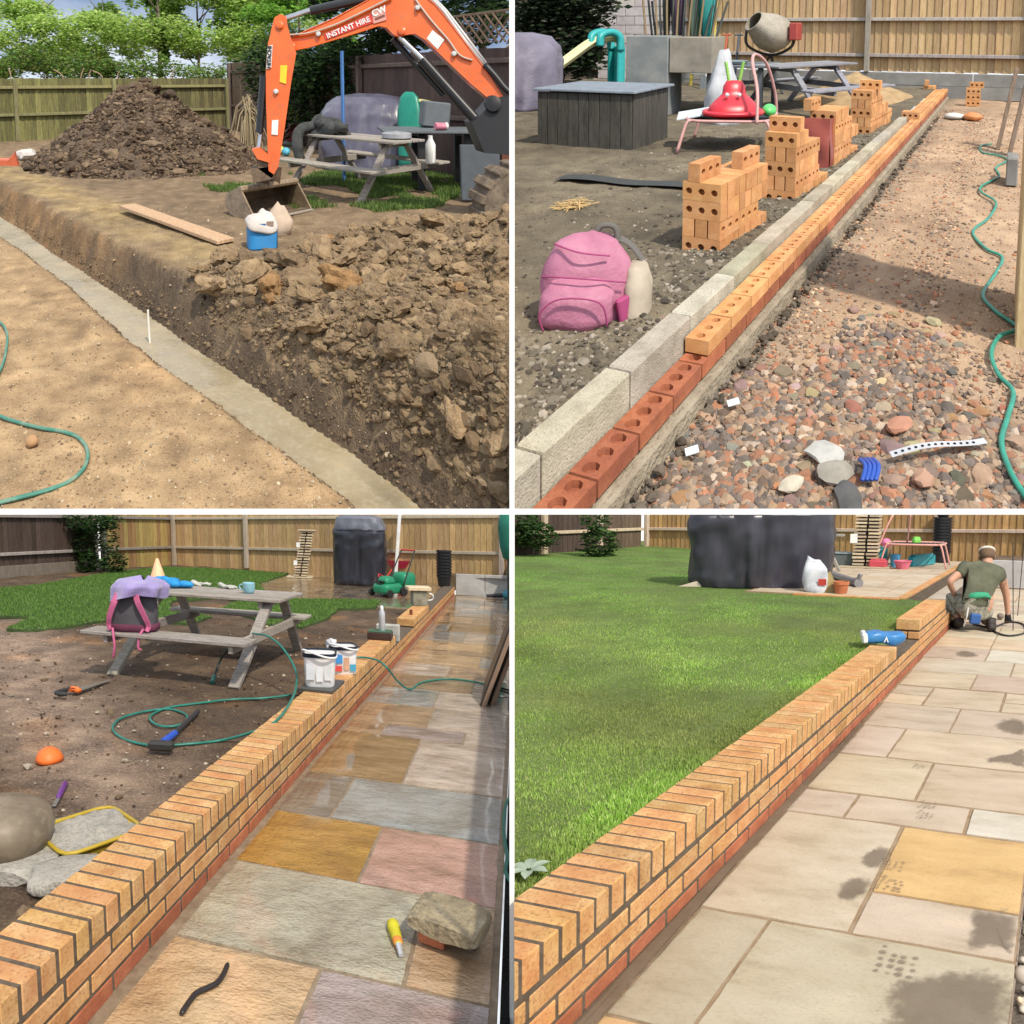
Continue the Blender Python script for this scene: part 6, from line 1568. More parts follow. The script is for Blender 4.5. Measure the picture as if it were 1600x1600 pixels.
# shrub and dark fence at the left
t = Thing(G2, 'evergreen_shrub', 'large dark shrub in the shade behind the slide', 'shrub', (-7.6, 9.6, .1))
t.part('stem', MB().tube(smooth_path([(0, 0, 0), (.1, 0, .8), (0, .1, 1.8)], 4), .06, 8), plain('shrub_stem', G2, (.07, .06, .045), .9), smooth=True)
bk = Bulk(); leaf_mass(G2, bk, rngC, [((.0, 0, 1.3), (1.1, .8, 1.0), 5), ((.4, -.2, 2.1), (1.2, .7, .7), 4), ((-.7, 0, 1.9), (.9, .7, 1.0), 4), ((.7, -.3, .8), (.5, .5, .6), 2)], 7000, .15, ((.025, .045, .022), (.04, .065, .03), (.06, .09, .04), (.018, .03, .015)))
emit_bulk(G2, bk, 'foliage', leafmat('leaf', G2, (1, 1, 1)), par=t)
fence(G2, 'dark stained fence in the shade at the far left', (-13.5, 8.6, .1), (-7.4, 11.2, .1), 2.6, .15, wood_mat(G2, 'dark_board', ((.06, .045, .04), (.08, .062, .055), (.10, .08, .07)), (.12, .1, .09)), r2, ((.6, .6), (1.5, 1.5)), (.5,), name='panel_fence', dig=.1)
# tables, mixer, ladder, sack
picnic_table(G2, 'weathered picnic table with planks on it beside the sand pile', (-1.78, 7.75, .10), R(58), L=1.5, h=.76, wood=old_wood(G2, 'blue_grey_wood', ((.17, .18, .20), (.25, .26, .29), (.33, .34, .37))))
t = Thing(G2, 'garden_table', 'dark slatted garden table behind the trampoline', 'table', (-3.065,7.463, .1), R(6))
tg = plain('table_grey', G2, (.10, .115, .125), .5)
for k in range(5): t.part('slat', MB().box((0, -.4 + .2 * k, .74), (1.7, .185, .035), b=.005), tg)
for x in (-.78, .78):
    for y in (-.4, .4): t.part('leg', MB().box((x, y, .36), (.07, .07, .72), b=.005), tg)
solo(G2, 'grey_tray', MB().lathe([(.14, 0), (.2, .01), (.22, .05), (.2, .05), (.17, .02)], 20), plain('tray_grey', G2, (.2, .25, .28), .5), 'round grey tray on the dark garden table', 'tray', (t.loc[0] + .3, t.loc[1] - .1, .86), smooth=R(40))
mb = MB(); soft_body(mb, finer([(1, 0), (.98, .15), (.72, .5), (.38, .85), (.2, 1.05)], 3), .3, .22, 2.6, 28, jit=.25, seed=3)
solo(G2, 'white_sack', mb, plain('tarpaulin', G2, (.48, .50, .53), .6), 'tall pale grey sack standing behind the red toy', 'sack', (-2.370,6.130, .1), smooth=True)
t = Thing(G2, 'cement_mixer', 'cement mixer with a cream drum tilted to the left before the fence', 'cement mixer', (-3.15, 9.9, .1), 0)
dr = mat('mixer_cream', G2, ((.26, .235, .19), (.36, .33, .27), (.42, .39, .33)), scale=5, rough=.6, bump=.3, fine=(.2, .13, .07), fscale=30, famt=.5)
rt = eul(R(58), 0, R(-38))
t.part('drum', MB().lathe([(.03, -.42), (.2, -.40), (.36, -.28), (.40, -.05), (.37, .1), (.24, .36), (.22, .42), (.20, .42), (.22, .36), (.34, .1), (.36, -.1), (.1, -.3), (0, -.3)], 26, (0, 0, 1.25), rt), dr, smooth=R(50))
bkm = plain('mixer_frame', G2, (.05, .05, .05), .5)
t.part('yoke', MB().tube(smooth_path([(-.46, 0, 1.3), (-.44, .0, .95), (0, .1, .75), (.44, .0, .95), (.46, 0, 1.3)], 5), .03, 8), bkm, smooth=True)
for a, b in (((0, .1, .75), (-.4, -.35, 0)), ((0, .1, .75), (.4, -.35, 0)), ((0, .1, .75), (0, .5, 0))): t.part('leg', MB().tube([a, b], .025, 8), bkm)
t.part('motor_box', MB().box((.5, .0, 1.25), (.16, .3, .36), b=.02), plain('mixer_red', G2, (.35, .05, .04), .5))
t = Thing(G2, 'step_ladder', 'yellow step ladder leaning on the fence left of the mixer', 'ladder', (-4.75, 10.3, .1), R(5))
yl = plain('ladder_yellow', G2, (.45, .36, .04), .5); 
for s in (-1, 1): t.part('stile', MB().bar((s * .22, 0, 0), (s * .15, .45, 2.2), .06, .035), yl)
for k in range(7): t.part('rung', MB().box((0, .05 + .06 * k, .28 + .28 * k), (.42 - .02 * k, .06, .025)), plain('rung_alu', G2, (.35, .4, .4), .4))
for x, c, lb in ((-.35, (.5, .5, .48), 'pale shovel handle beside the mixer'), (.0, (.45, .10, .05), 'red shovel handle leaning by the mixer'), (.25, (.07, .09, .12), 'dark spade leaning right of the red handle')):
    o = Thing(G2, 'shovel', lb, 'shovel', (-4.1 + x, 9.9, .1), R(10))
    m_ = plain('handle_%d' % int(c[0] * 100), G2, c, .6)
    o.part('shaft', MB().tube([(0, 0, .1), (0.03, .2, 1.15)], .025, 7), m_); o.part('blade', MB().box((0, -.02, .12), (.2, .02, .3), eul(R(-12), 0, 0), b=.008), tg); o.part('grip', MB().tube([(-.05, .21, 1.17), (.11, .21, 1.17)], .02, 7), m_)
# backpack
pk1 = mat('pink_nylon', G2, ((.33, .11, .18), (.43, .155, .245), (.50, .21, .30)), scale=6, rough=.6, bump=.7, bscale=7, bdist=.012, spec=.4)
cr1 = plain('cream_nylon', G2, (.42, .36, .28), .7, bump=.5, scale=14.)
t = Thing(G2, 'backpack', 'pink and cream backpack standing on the soil by the block wall', 'backpack', (-.60, .90, .085), R(22))
mb = MB(); soft_body(mb, finer([(.86, 0), (1.0, .05), (1.03, .18), (.96, .32), (.74, .41), (.3, .445)], 4), .18, .12, 2.7, 48, jit=.16, seed=11, lean=(-.06, 0)); t.part('body', mb, pk1, smooth=True)
mb = MB(); soft_body(mb, finer([(.7, 0), (1, .04), (1, .17), (.8, .23), (.5, .245)], 4), .15, .06, 2.6, 36, jit=.15, seed=5, at=(-.03, -.115, .03)); t.part('front_pocket', mb, pk1, smooth=True)
mb = MB(); soft_body(mb, finer([(.8, 0), (1, .05), (1, .2), (.7, .27)], 4), .06, .10, 2.6, 30, jit=.2, seed=6, at=(.205, .0, .02)); t.part('side_pocket', mb, cr1, smooth=True)
mg = plain('magenta_mesh', G2, (.33, .05, .15), .7)
t.part('pocket_mesh', MB().box((.165, -.09, .10), (.07, .03, .16), eul(0, R(-10), R(45)), b=.01), mg)
gr = plain('webbing_grey', G2, (.13, .12, .11), .8)
t.part('carry_handle', MB().tube(smooth_path([(.0, .05, .42), (.03, .05, .47), (.09, .05, .46), (.10, .05, .38)], 5), .014, 7), gr, smooth=True)
p = smooth_path([(.08, .06, .41), (.15, .07, .37), (.22, .07, .26), (.25, .05, .13)], 6); mb = MB()
for k in range(len(p) - 1): mb.bar(p[k], p[k + 1] + (p[k + 1] - p[k]) * .2, .05, .012, up=(1, 0, .6), ch=.003)
t.part('shoulder_strap', mb, gr)
for q in ([(-.19, -.06, .27), (-.1, -.135, .30), (.05, -.145, .29), (.17, -.09, .25)], [(-.15, -.165, .06), (-.16, -.18, .15), (-.08, -.185, .22), (.08, -.185, .2), (.11, -.17, .08)], [(-.14, -.06, .43), (-.02, -.12, .41), (.1, -.09, .38)]):
    t.part('zip', MB().tube(smooth_path([(a[0], a[1] - .012, a[2]) for a in q], 6), .004, 5), mg, smooth=True)
t.part('strap_end', MB().tube(smooth_path([(.24, -.04, .03), (.32, -.06, .05), (.40, -.03, .02)], 5), .010, 6), pk1, smooth=True)
# straw, mat, hose, planks on the right
mb = MB()
for k in range(60):
    a = rnd.uniform(0, 3.14); r_ = rnd.uniform(.04, .1); c = np.array((rnd.gauss(0, .05), rnd.gauss(0, .05), rnd.uniform(.005, .03))); d = np.array((math.cos(a), math.sin(a), rnd.uniform(-.2, .2))) * r_
    mb.bar(c - d, c + d, .006, .003, ch=0)
solo(G2, 'straw_tuft', mb, plain('straw', G2, (.52, .36, .16), .9), 'small tuft of pale straw on the dark soil', 'straw', (-1.757,2.286, .11))['kind'] = 'stuff'
solo(G2, 'rubber_mat', MB().grid(lambda s, q: ((s - .5) * 1.15, (q - .5) * .16 + .02 * math.sin(s * 6), .012 + .008 * math.sin(s * 9)), 24, 4), plain('mat_dark', G2, (.045, .05, .05), .8), 'narrow dark strip of netting lying across the soil', 'netting', (-1.803,3.010, .115), R(6))
solo(G2, 'garden_hose', MB().tube(smooth_path([(0.902,6.651,-0.080),(0.779,6.481,-0.080),(0.816,6.100,-0.080),(0.986,5.977,-0.080),(1.079,5.768,-0.080),(0.974,5.350,-0.080),(1.011,4.994,-0.080),(0.879,4.566,-0.080),(0.879,4.336,-0.080),(1.004,4.046,-0.080),(0.965,3.596,-0.080),(0.872,3.218,-0.080),(0.968,2.901,-0.080),(1.070,2.769,-0.080),(1.036,2.475,-0.080),(0.982,2.155,-0.080),(1.051,1.967,-0.080),(1.153,1.814,-0.080),(1.074,1.698,-0.080),(1.043,1.520,-0.080),(1.075,1.349,-0.080),(1.132,1.236,-0.080),(1.114,1.061,-0.080),(1.094,0.897,-0.080),(1.122,0.753,-0.080),(1.167,0.647,-0.080),(1.207,0.592,-0.080)], 6), .0105, 8), plain('hose_green', G2, (.03, .27, .19), .35, .25, scale=14.), 'green garden hose winding along the right side of the gravel', 'hose', (0, 0, 0), smooth=True)
pale = wood_mat(G2, 'pale_timber', ((.50, .36, .17), (.60, .45, .24), (.66, .52, .30)), (.42, .28, .12))
solo(G2, 'timber_board', MB().box((0, 0, 1.1), (.05, .55, 2.4), b=.006), pale, 'tall pale timber board standing at the right edge of the gravel', 'board', (1.165, 1.95, -.1))
brw = wood_mat(G2, 'brown_board', ((.16, .11, .08), (.23, .165, .12), (.29, .22, .17)), (.1, .07, .05))
for k, (px_, lb) in enumerate((((0.971,6.442), 'leaning brown plank, left one of the pair at the right edge'), ((1.097,6.107), 'leaning brown plank, right one of the pair at the right edge'))):
    solo(G2, 'timber_plank', MB().bar((0, 0, 0), (.16, .1, 1.05), .045, .13, up=(0, 1, 0)), brw, lb, 'plank', (*px_, -.1), 0)
solo(G2, 'concrete_post', MB().box((0, 0, .14), (.1, .3, .28), b=.01), gb, 'short grey concrete stub beside the pale timber board', 'post', (1.119,4.849, -.1))

# ================================================================== upper left plot: the trench, spoil heaps and digger
rngD = np.random.default_rng(14)
VR = np.array([1.0, 2.1, 2.7, 3.15, 3.92, 4.62, 5.55, 7.15, 9.43, 12, 30]); UR = np.array([1.6, 1.13, .80, .51, -.01, -.5, -1.13, -2.27, -3.83, -5.6, -18])
VL = np.array([1.0, 2.1, 2.71, 3.4, 3.76, 4.26, 4.94, 6.37, 8.06, 10.5, 30]); UL = np.array([1.2, .78, .46, -.06, -.31, -.70, -1.16, -2.08, -3.30, -4.95, -18])
u_r = lambda v: float(np.interp(v, VR, UR)) + .035 * nz(v, 3, 1, 2.2, 3)
u_l = lambda v: float(np.interp(v, VL, UL)) + .03 * nz(v, 7, 1, 2.6, 3)
sst = lambda a, b, x: (lambda t: t * t * (3 - 2 * t))(max(0., min(1., (x - a) / (b - a))))
def z_ground1(u, v):
    r, l = u_r(v), u_l(v)
    bw = .26 - .06 * sst(4.5, 6.5, v)
    if u > r:
        t = min(1, (u - r) / bw)
        z = -.408 + .408 * (t ** .62) + .13 * math.sin(3.14 * t) * nz(u * 2, v * 2, 3, 2.6, 4)
        z += .02 * nz(u, v, 3, 1.8, 4) + .012 * nz(u, v, 9, 7, 3)
    elif u > l: z = -.408 - min(.09, min(u - l, r - u) * .9)
    else:
        t = min(1, (l - u) / .12)
        z = -.408 + .09 * t ** .7 + (.015 * nz(u, v, 5, 1.6, 4) + .012 * nz(u, v, 2, 8, 3)) * t
    return z
def c_ground1(u, v):
    r, l = u_r(v), u_l(v); k = 1 + .20 * nz(u, v, 4, 1.2, 4) + .34 * nz(u, v, 8, 6, 3)
    if u < l:
        e = max(0, 1 - (l - u) / .10) * .45; cl = max(0, nz(u, v, 11, .9, 3)) * .5
        return (k * (1 - e + .15 * cl), k * (.98 - e + .02 * cl), k * (.95 - e - .12 * cl))
    t = (u - r) / (.26 - .06 * sst(4.5, 6.5, v))
    if t < 1.0:
        w = sst(5.2, 7.2, v)
        return lerp3((k * .30, k * .30, k * .33), (k * .95, k * .80, k * .62), w * (.55 + .45 * nz(u, v, 6, 3, 2)) if w > 0 else 0)
    st = max(0, 1 - abs(u - r - .75) / .6) * sst(4.6, 6.5, v) * max(0, .75 + nz(u, v, 14, 1.5, 3))
    return lerp3((k * .56, k * .56, k * .58), (k * 1.02, k * 1.06, k * .82), min(.9, st))
soil1 = mat('clay_soil', G1, ((.22, .145, .08), (.33, .225, .125), (.43, .305, .175)), scale=5, rough=.95, bump=1, bscale=28, bdist=.022, fine=(.50, .39, .25), fscale=85, famt=.4, vert=True, detail=10)
UB = lambda v: .385 * v + .166
fan(G1, 'dug_ground', lambda v: -.47 * v - .35, UB, 1.75, 34, 235, 260, z_ground1, soil1, c_ground1, pw=2.0)
concm = mat('wet_concrete', G1, ((.24, .19, .11), (.31, .25, .15), (.38, .31, .195)), scale=3, rough=.26, rrange=.12, bump=.5, bscale=7, bdist=.012, fine=(.46, .43, .34), fscale=30, famt=.3)
V = []; F = []
vs_ = [1.7 + 11 * (i / 120) ** 1.5 for i in range(121)]
for v in vs_:
    a, b = u_l(v) - .06, u_r(v) + .06
    for j in range(9):
        s = j / 8; V.append((a + (b - a) * s, v, -.405 + .006 * nz((a + (b - a) * s) * 1.2 + v * .9, v * .3, 4, 4, 3) + .012 * (abs(s - .5) * 2) ** 4))
F = [(i * 9 + j, i * 9 + j + 1, (i + 1) * 9 + j + 1, (i + 1) * 9 + j) for i in range(120) for j in range(8)]
ground(G1, 'concrete_footing', MB().add(V, F), concm, smooth=True)
# stones and crumbs on the near ground and bank
CL = ((.26, .18, .105), (.32, .23, .135), (.20, .14, .085), (.36, .265, .16), (.44, .36, .25))
bk = Bulk()
for k in range(4):
    n = 3000; v = 2.0 + 6 * rngD.uniform(0, 1, n) ** 1.6; u = rngD.uniform(-.5, .3, n) * v + rngD.uniform(-.2, .2, n)
    keep = np.array([not (u_l(b) - .02 < a < u_r(b) + .02) and a < UB(b) - .02 for a, b in zip(u, v)]); u, v = u[keep], v[keep]; n = len(u)
    P = np.column_stack((u, v, [z_ground1(a, b) + .002 for a, b in zip(u, v)]))
    bk.put(*crumb_template(200 + k, 1, .2), P, np.clip(rngD.lognormal(-4.85, .5, (n, 1)), .004, .045) * np.array((1, .9, .7)), rand_rots(rngD, n, .6), pick(rngD, CL, n, .25))
for s_, f_, n in ((1, u_r, 1500), (-1, u_l, 1300)):
    v = 2.0 + 8 * rngD.uniform(0, 1, n) ** 1.6; u = np.array([f_(b) for b in v]) + s_ * np.abs(rngD.normal(.012, .03, n)) - s_ * .01
    P = np.column_stack((u, v, [z_ground1(a, b) for a, b in zip(u, v)]))
    bk.put(*crumb_template(206, 1, .2), P, np.clip(rngD.lognormal(-4.2, .5, (n, 1)), .006, .05) * np.array((1, .9, .8)), rand_rots(rngD, n, .6), pick(rngD, ((.13, .09, .055), (.18, .125, .075), (.24, .17, .10), (.09, .062, .04)), n, .25))
clod_v = mat('clod_small', G1, ((.8, .79, .77), (1, 1, 1), (1.15, 1.14, 1.1)), scale=18, rough=.95, bump=.7, bscale=50, bdist=.012, vert=True)
emit_bulk(G1, bk, 'soil_crumbs', clod_v, kind='stuff')
# ---- the near heap of clods
def h_near(u, v):
    a = u - u_r(v) - .03
    lim = -.22 + max(0, v - 5.27) * 1.05
    b = (u - lim) if v > 5.0 else 9
    h = sst(0, .40, a) * sst(0, .7, b) * sst(-.1, 1.1, 6.75 - v) * (.19 + .17 * sst(.3, 1.5, u - .25 * v + .9))
    h *= sst(.2, .75, math.hypot(u - 2.2, v - 5.15))
    return h * (1 + .55 * nz(u, v, 21, 1.5, 3)) 
heapm = mat('heap_soil', G1, ((.10, .064, .036), (.17, .115, .066), (.25, .18, .105)), scale=6, rough=.95, bump=1, bscale=32, bdist=.03, fine=(.34, .27, .18), fscale=90, famt=.45, detail=10)
clodm = mat('clod', G1, ((.125, .082, .046), (.215, .148, .084), (.31, .225, .135)), scale=9, rough=.95, bump=1, bscale=34, bdist=.022, fine=(.36, .29, .20), fscale=80, famt=.45, obj=True, detail=9)
t = Thing(G1, 'soil_heap', 'broad heap of freshly dug clay clods beside the concrete trench', 'soil heap', (1.0, 4.2, 0))
V = []; F = []; nu_, nv_ = 150, 165
for j in range(nv_):
    v = 1.8 + 5.6 * (j / (nv_ - 1)) ** 1.4; a = max(u_r(v) + .02, -.3 + max(0, v - 5.27) * 1.0); b = UB(v)
    for i in range(nu_):
        u = a + (b - a) * i / (nu_ - 1); h = h_near(u, v)
        V.append((u - 1.0, v - 4.2, -.015 + z_ground1(u, v) + h + min(1, .25 + h * 8) * (.045 * nz(u, v, 3, 4.5, 4) + .03 * noise.noise(Vector((u * 16, v * 16, 2))))))
F = [(j * nu_ + i, j * nu_ + i + 1, (j + 1) * nu_ + i + 1, (j + 1) * nu_ + i) for j in range(nv_ - 1) for i in range(nu_ - 1)]
t.part('mound', MB().add(V, F), heapm, smooth=True, fill=False)
def clod_mesh(s, k, lev=3):
    mb = MB(); off = Vector((k * 2.7, k * 1.1, k * 3.3)); Vv, Ff = ICO[lev]
    W = []
    for p in Vv:
        q = Vector(p); r_ = 1 + .5 * noise.noise(q * 1.1 + off) + .3 * noise.noise(q * 2.4 + off) - .2 * abs(noise.noise(q * 4.2 + off)) + rnd.uniform(-.055, .055)
        W.append(p * r_)
    W = np.array(W) * .5
    return mb.add(W * np.array(s) @ eul(rnd.uniform(-.5, .5), rnd.uniform(-.5, .5), rnd.uniform(0, 6.3)).T, Ff)
cells = []; cnt = 0
for tr in range(9000):
    v = 2.15 + 5.0 * rnd.random() ** 1.25; u = rnd.uniform(u_r(v) + .1, UB(v) - .05)
    h = h_near(u, v)
    if h < .07: continue
    s = rnd.choice((.075, .09, .11, .14, .18, .24)) * (1.0 if v < 5 else 1.05)
    if any(abs(u - a) < .42 * (s + c) and abs(v - b) < .42 * (s + c) for a, b, c in cells): continue
    cells.append((u, v, s))
    c = rnd.uniform(.75, 1.25); og = rnd.random() < .035
    t.part('clod', clod_mesh((s * rnd.uniform(.9, 1.7), s * rnd.uniform(.7, 1.1), s * rnd.uniform(.55, .9)), cnt), clodm, at=(u - 1.0, v - 4.2, z_ground1(u, v) + h - .02 + s * .16), color=(c * (1.35 if og else 1.03), c * (1.1 if og else 1), c * (.8 if og else .94)), smooth=R(18))
    cnt += 1
    if cnt >= 292: break
bk = Bulk()
for k in range(6):
    n = 2200 if k == 0 else 6500; v = 2.0 + 5.3 * rngD.uniform(0, 1, n) ** 1.4; q = rngD.uniform(0, 1, n)
    a = np.array([u_r(b) + .1 for b in v]); u = a + (np.array([UB(b) for b in v]) - .03 - a) * q
    h = np.array([h_near(x, y) for x, y in zip(u, v)]); keep = h > .02; u, v, h = u[keep], v[keep], h[keep]; n = len(u)
    P = np.column_stack((u, v, np.array([z_ground1(x, y) for x, y in zip(u, v)]) + h - .01 + .04 * np.array([nz(x, y, 3, 4.5, 4) for x, y in zip(u, v)])))
    bk.put(*crumb_template(220 + k, 2 if k == 0 else 1, .16), P, np.clip(rngD.lognormal(-3.4 if k == 0 else -4.25, .55, (n, 1)), .006, .10) * rngD.uniform(.6, 1.45, (n, 3)) * np.array((1.1, .95, .75)), rand_rots(rngD, n, .9), pick(rngD, ((.16, .108, .06), (.21, .148, .085), (.115, .077, .044), (.26, .19, .115), (.19, .135, .075)), n, .22))
emit_bulk(G1, bk, 'small_clods', clod_v, kind='stuff')
# ---- the tall far heap
FH = (-2.08, 12.2)
def h_far(x, y):
    r_ = math.hypot(x / 2.25, y / 1.9); 
    return 1.52 * max(0, 1 - r_) ** .95 * (1 + .22 * nz(x, y, 31, 1.1, 3)) - .02 * (r_ > 1)
t = Thing(G1, 'soil_heap', 'tall conical heap of dark soil in front of the mossy fence', 'soil heap', (*FH, 0))
t.part('mound', MB().grid(lambda s, q: (lambda r_, a: (lambda x, y: (x, y, h_far(x, y) + .05 * nz(x, y, 5, 3.6, 4)))(2.4 * r_ * math.cos(a), 2.05 * r_ * math.sin(a)))(q ** .8, s * 6.2832), 130, 60), mat('dark_heap_soil', G1, ((.055, .036, .024), (.10, .068, .045), (.155, .108, .072)), scale=4, rough=.95, bump=1, bscale=18, bdist=.05, fine=(.25, .19, .13), fscale=45, famt=.4, detail=10), smooth=True)
bk = Bulk()
for k in range(6):
    n = 1200 if k == 0 else 4200; r_ = rngD.uniform(0, 1.08, n) ** .6; a = rngD.uniform(0, 6.283, n); x, y = 2.25 * r_ * np.cos(a), 1.9 * r_ * np.sin(a)
    P = np.column_stack((x + FH[0], y + FH[1], [h_far(p, q) + .0 for p, q in zip(x, y)]))
    bk.put(*crumb_template(240 + k, 2 if k < 1 else 1, .16), P, np.clip(rngD.lognormal(-2.7 if k == 0 else -3.5, .55, (n, 1)), .012, .22) * rngD.uniform(.6, 1.5, (n, 3)) * np.array((1.1, .95, .7)), rand_rots(rngD, n, .9), pick(rngD, ((.075, .048, .029), (.11, .073, .044), (.15, .102, .063), (.19, .135, .085), (.05, .032, .02)), n, .22))
emit_bulk(G1, bk, 'heap_clods', clod_v, kind='stuff')
# ---- grass
GP = [(-1.108,11.064),(-0.541,9.769),(-0.048,9.591),(0.594,10.765),(1.773,11.064),(4.044,11.219),(3.528,9.591),(2.889,8.785),(2.363,8.016),(1.882,7.696),(1.483,7.658),(1.141,8.016),(0.605,7.400),(0.329,8.099),(-0.180,8.885),(-0.697,9.198)]
GP = wob_poly(GP, .12, .2)
P = np.column_stack((rngD.uniform(-2, 6, 300000), rngD.uniform(7, 15, 300000))); P = P[in_poly(P, GP)]
zz = np.array([z_ground1(a, b) for a, b in P[::6]]).repeat(6)[:len(P)]; zz = np.concatenate((zz, np.full(len(P) - len(zz), zz[-1] if len(zz) else 0)))
pt = np.array([nz(a, b, 2, 1.3, 3) for a, b in P[::1]]); P, zz = P[pt > -.22], zz[pt > -.22]
k = len(P)
blades(G1, 'grass', np.column_stack((P, zz)), rngD.uniform(.03, .085, k), leafmat('grass_blade', G1, (1, 1, 1)), rngD, pick(rngD, ((.11, .20, .04), (.15, .26, .055), (.09, .16, .035), (.24, .30, .10)), k, .25), .016)
# ---- fences
moss = wood_mat(G1, 'mossy_board', ((.12, .10, .055), (.20, .19, .07), (.27, .275, .09)), (.085, .06, .045), famt=.9)
mossr = wood_mat(G1, 'mossy_rail', ((.15, .13, .07), (.22, .21, .09), (.28, .28, .12)), (.12, .1, .07))
brn = wood_mat(G1, 'brown_board', ((.058, .034, .027), (.078, .047, .038), (.10, .062, .05)), (.12, .09, .075))
brr = wood_mat(G1, 'brown_rail', ((.09, .06, .05), (.125, .09, .075), (.16, .12, .10)), (.07, .05, .04))
fa, fb = (-10.0, 13.0, -.02), (-.78, 19.6, .05)
# the left fence runs nearly level along the line of sight, so its rails stay level too
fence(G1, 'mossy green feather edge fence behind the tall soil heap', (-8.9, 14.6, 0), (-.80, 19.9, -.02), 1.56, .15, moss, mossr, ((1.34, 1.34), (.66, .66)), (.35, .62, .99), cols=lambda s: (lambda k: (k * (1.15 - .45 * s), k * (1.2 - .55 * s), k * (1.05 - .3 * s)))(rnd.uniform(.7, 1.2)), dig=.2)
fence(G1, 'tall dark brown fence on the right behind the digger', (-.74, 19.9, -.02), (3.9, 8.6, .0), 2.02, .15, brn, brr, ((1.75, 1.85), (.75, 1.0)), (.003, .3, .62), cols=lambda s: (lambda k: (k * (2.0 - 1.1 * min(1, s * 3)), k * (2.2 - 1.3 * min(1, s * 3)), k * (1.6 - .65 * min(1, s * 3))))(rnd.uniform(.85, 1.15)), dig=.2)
t = Thing(G1, 'trellis', 'diamond lattice trellis panel on top of the brown fence', 'trellis', (3.22, 10.25, 2.06), math.atan2(-11.3, 4.64))
la = wood_mat(G1, 'trellis_wood', ((.17, .11, .07), (.23, .15, .10), (.29, .2, .14)), (.1, .07, .05))
for k in range(-1, 9):
    for sg in (-1, 1):
        x0 = .16 * k; 
        p, q = (x0, .02 * sg, .04), (x0 + sg * .42, .02 * sg, .46)
        t.part('slat', MB().bar(p, q, .02, .025, up=(0, 1, 0), ch=.002), la, color=tone(.15))
t.part('top_rail', MB().bar((-.4, 0, .48), (1.7, 0, .48), .045, .035), la); t.part('side_rail', MB().bar((-.42, 0, 0), (-.42, 0, .5), .045, .045, up=(0, 1, 0)), la)

# ---- trees and hedge beyond the fences
barkm = plain('bark', G1, (.16, .13, .095), .9, .2, bump=.6)
pale_b = plain('birch_bark', G1, (.40, .38, .33), .8, .2)
LG = ((.31, .47, .09), (.39, .56, .12), (.47, .64, .17), (.23, .36, .065), (.54, .66, .26))
MG = ((.12, .23, .04), (.17, .31, .055), (.22, .37, .07), (.07, .14, .028))
DG = ((.02, .042, .014), (.032, .065, .02), (.05, .09, .028), (.013, .026, .01))
def tree(label, loc, h, blobs, n, size, cols, trunk=.10, lean=(0, 0), bark=barkm, limbs=7, name='broadleaf_tree', seed=1, group='trees beyond the garden fences'):
    t = Thing(G1, name, label, 'tree', loc, 0, group)
    q = smooth_path([(0, 0, -.6), (lean[0] * .3, lean[1] * .3, h * .3), (lean[0] * .8, lean[1], h * .62), (lean[0], lean[1], h * .95)], 5)
    t.part('trunk', MB().tube(q, list(np.linspace(trunk, trunk * .2, len(q))), 8), bark, smooth=True)
    rr = random.Random(seed); mb = MB()
    for k in range(limbs):
        i = rr.randrange(len(q) // 3, len(q) - 1); a = rr.uniform(0, 6.28); L_ = h * rr.uniform(.16, .3)
        p = q[i]; e = p + np.array((math.cos(a) * L_, math.sin(a) * L_, L_ * rr.uniform(.5, 1.1)))
        mb.tube([p, (p + e) / 2 + np.array((0, 0, .05 * h * rr.uniform(-.3, .3))), e], (trunk * .4, trunk * .25, trunk * .08), 6)
    o = t.part('limbs', mb, bark, smooth=True)
    if o: o['kind'] = 'stuff'
    bk = Bulk(); leaf_mass(G1, bk, rngD, blobs, n, size, cols)
    emit_bulk(G1, bk, 'crown', leafmat('tree_leaf', G1, (1, 1, 1)), par=t)
def px_tree(label, cu, v, z0, z1, w, n, size, cols, seed, dens=9, **k):
    """crown made of several uneven clumps between z0 and z1, w wide"""
    rr = random.Random(seed); bl = []
    for i in range(dens):
        z = z0 + (z1 - z0) * rr.random() ** .8
        s = (.55 + .45 * math.sin(3.14 * (z - z0) / (z1 - z0 + .01)))
        bl.append(((rr.uniform(-.5, .5) * w * s, rr.uniform(-.4, .4) * w * s, z), (w * rr.uniform(.14, .27), w * rr.uniform(.14, .27), (z1 - z0) * rr.uniform(.09, .17)), rr.uniform(.5, 1.2)))
    tree(label, (cu, v, 0), z1, bl, n, size, cols, seed=seed, **k)
px_tree('airy pale green tree at the left with sky showing through its crown', -7.6, 24, 1.9, 4.7, 4.6, 9880, .17, LG, 1, 13, trunk=.07, bark=pale_b)
px_tree('slender pale green birch left of the sky gap', -5.9, 26, 1.8, 5.6, 2.8, 7220, .17, LG, 2, 10, trunk=.06, bark=pale_b)
px_tree('dark ivy clad trunk standing between the paler trees', -3.45, 24, 2.2, 5.6, 1.0, 4940, .17, MG, 3, 9, trunk=.12)
px_tree('bright green tree right of the ivy clad trunk', -2.2, 26, 1.8, 6.0, 4.2, 12920, .18, LG, 4, 15, trunk=.08)
px_tree('tall pale trunked birch behind the fence corner', .2, 27, 1.8, 6.0, 4.0, 10640, .18, LG, 5, 13, trunk=.07, bark=pale_b)
px_tree('bushy bright green tree behind the digger stick', 1.6, 23, 1.7, 5.2, 3.4, 9500, .16, ((.16, .34, .045), (.20, .42, .05), (.25, .46, .07), (.10, .22, .03)), 6, 12, trunk=.08)
px_tree('green tree filling the gap low at the far left', -10.6, 25, 1.6, 3.0, 4.0, 7980, .15, MG, 7, 9, trunk=.07)
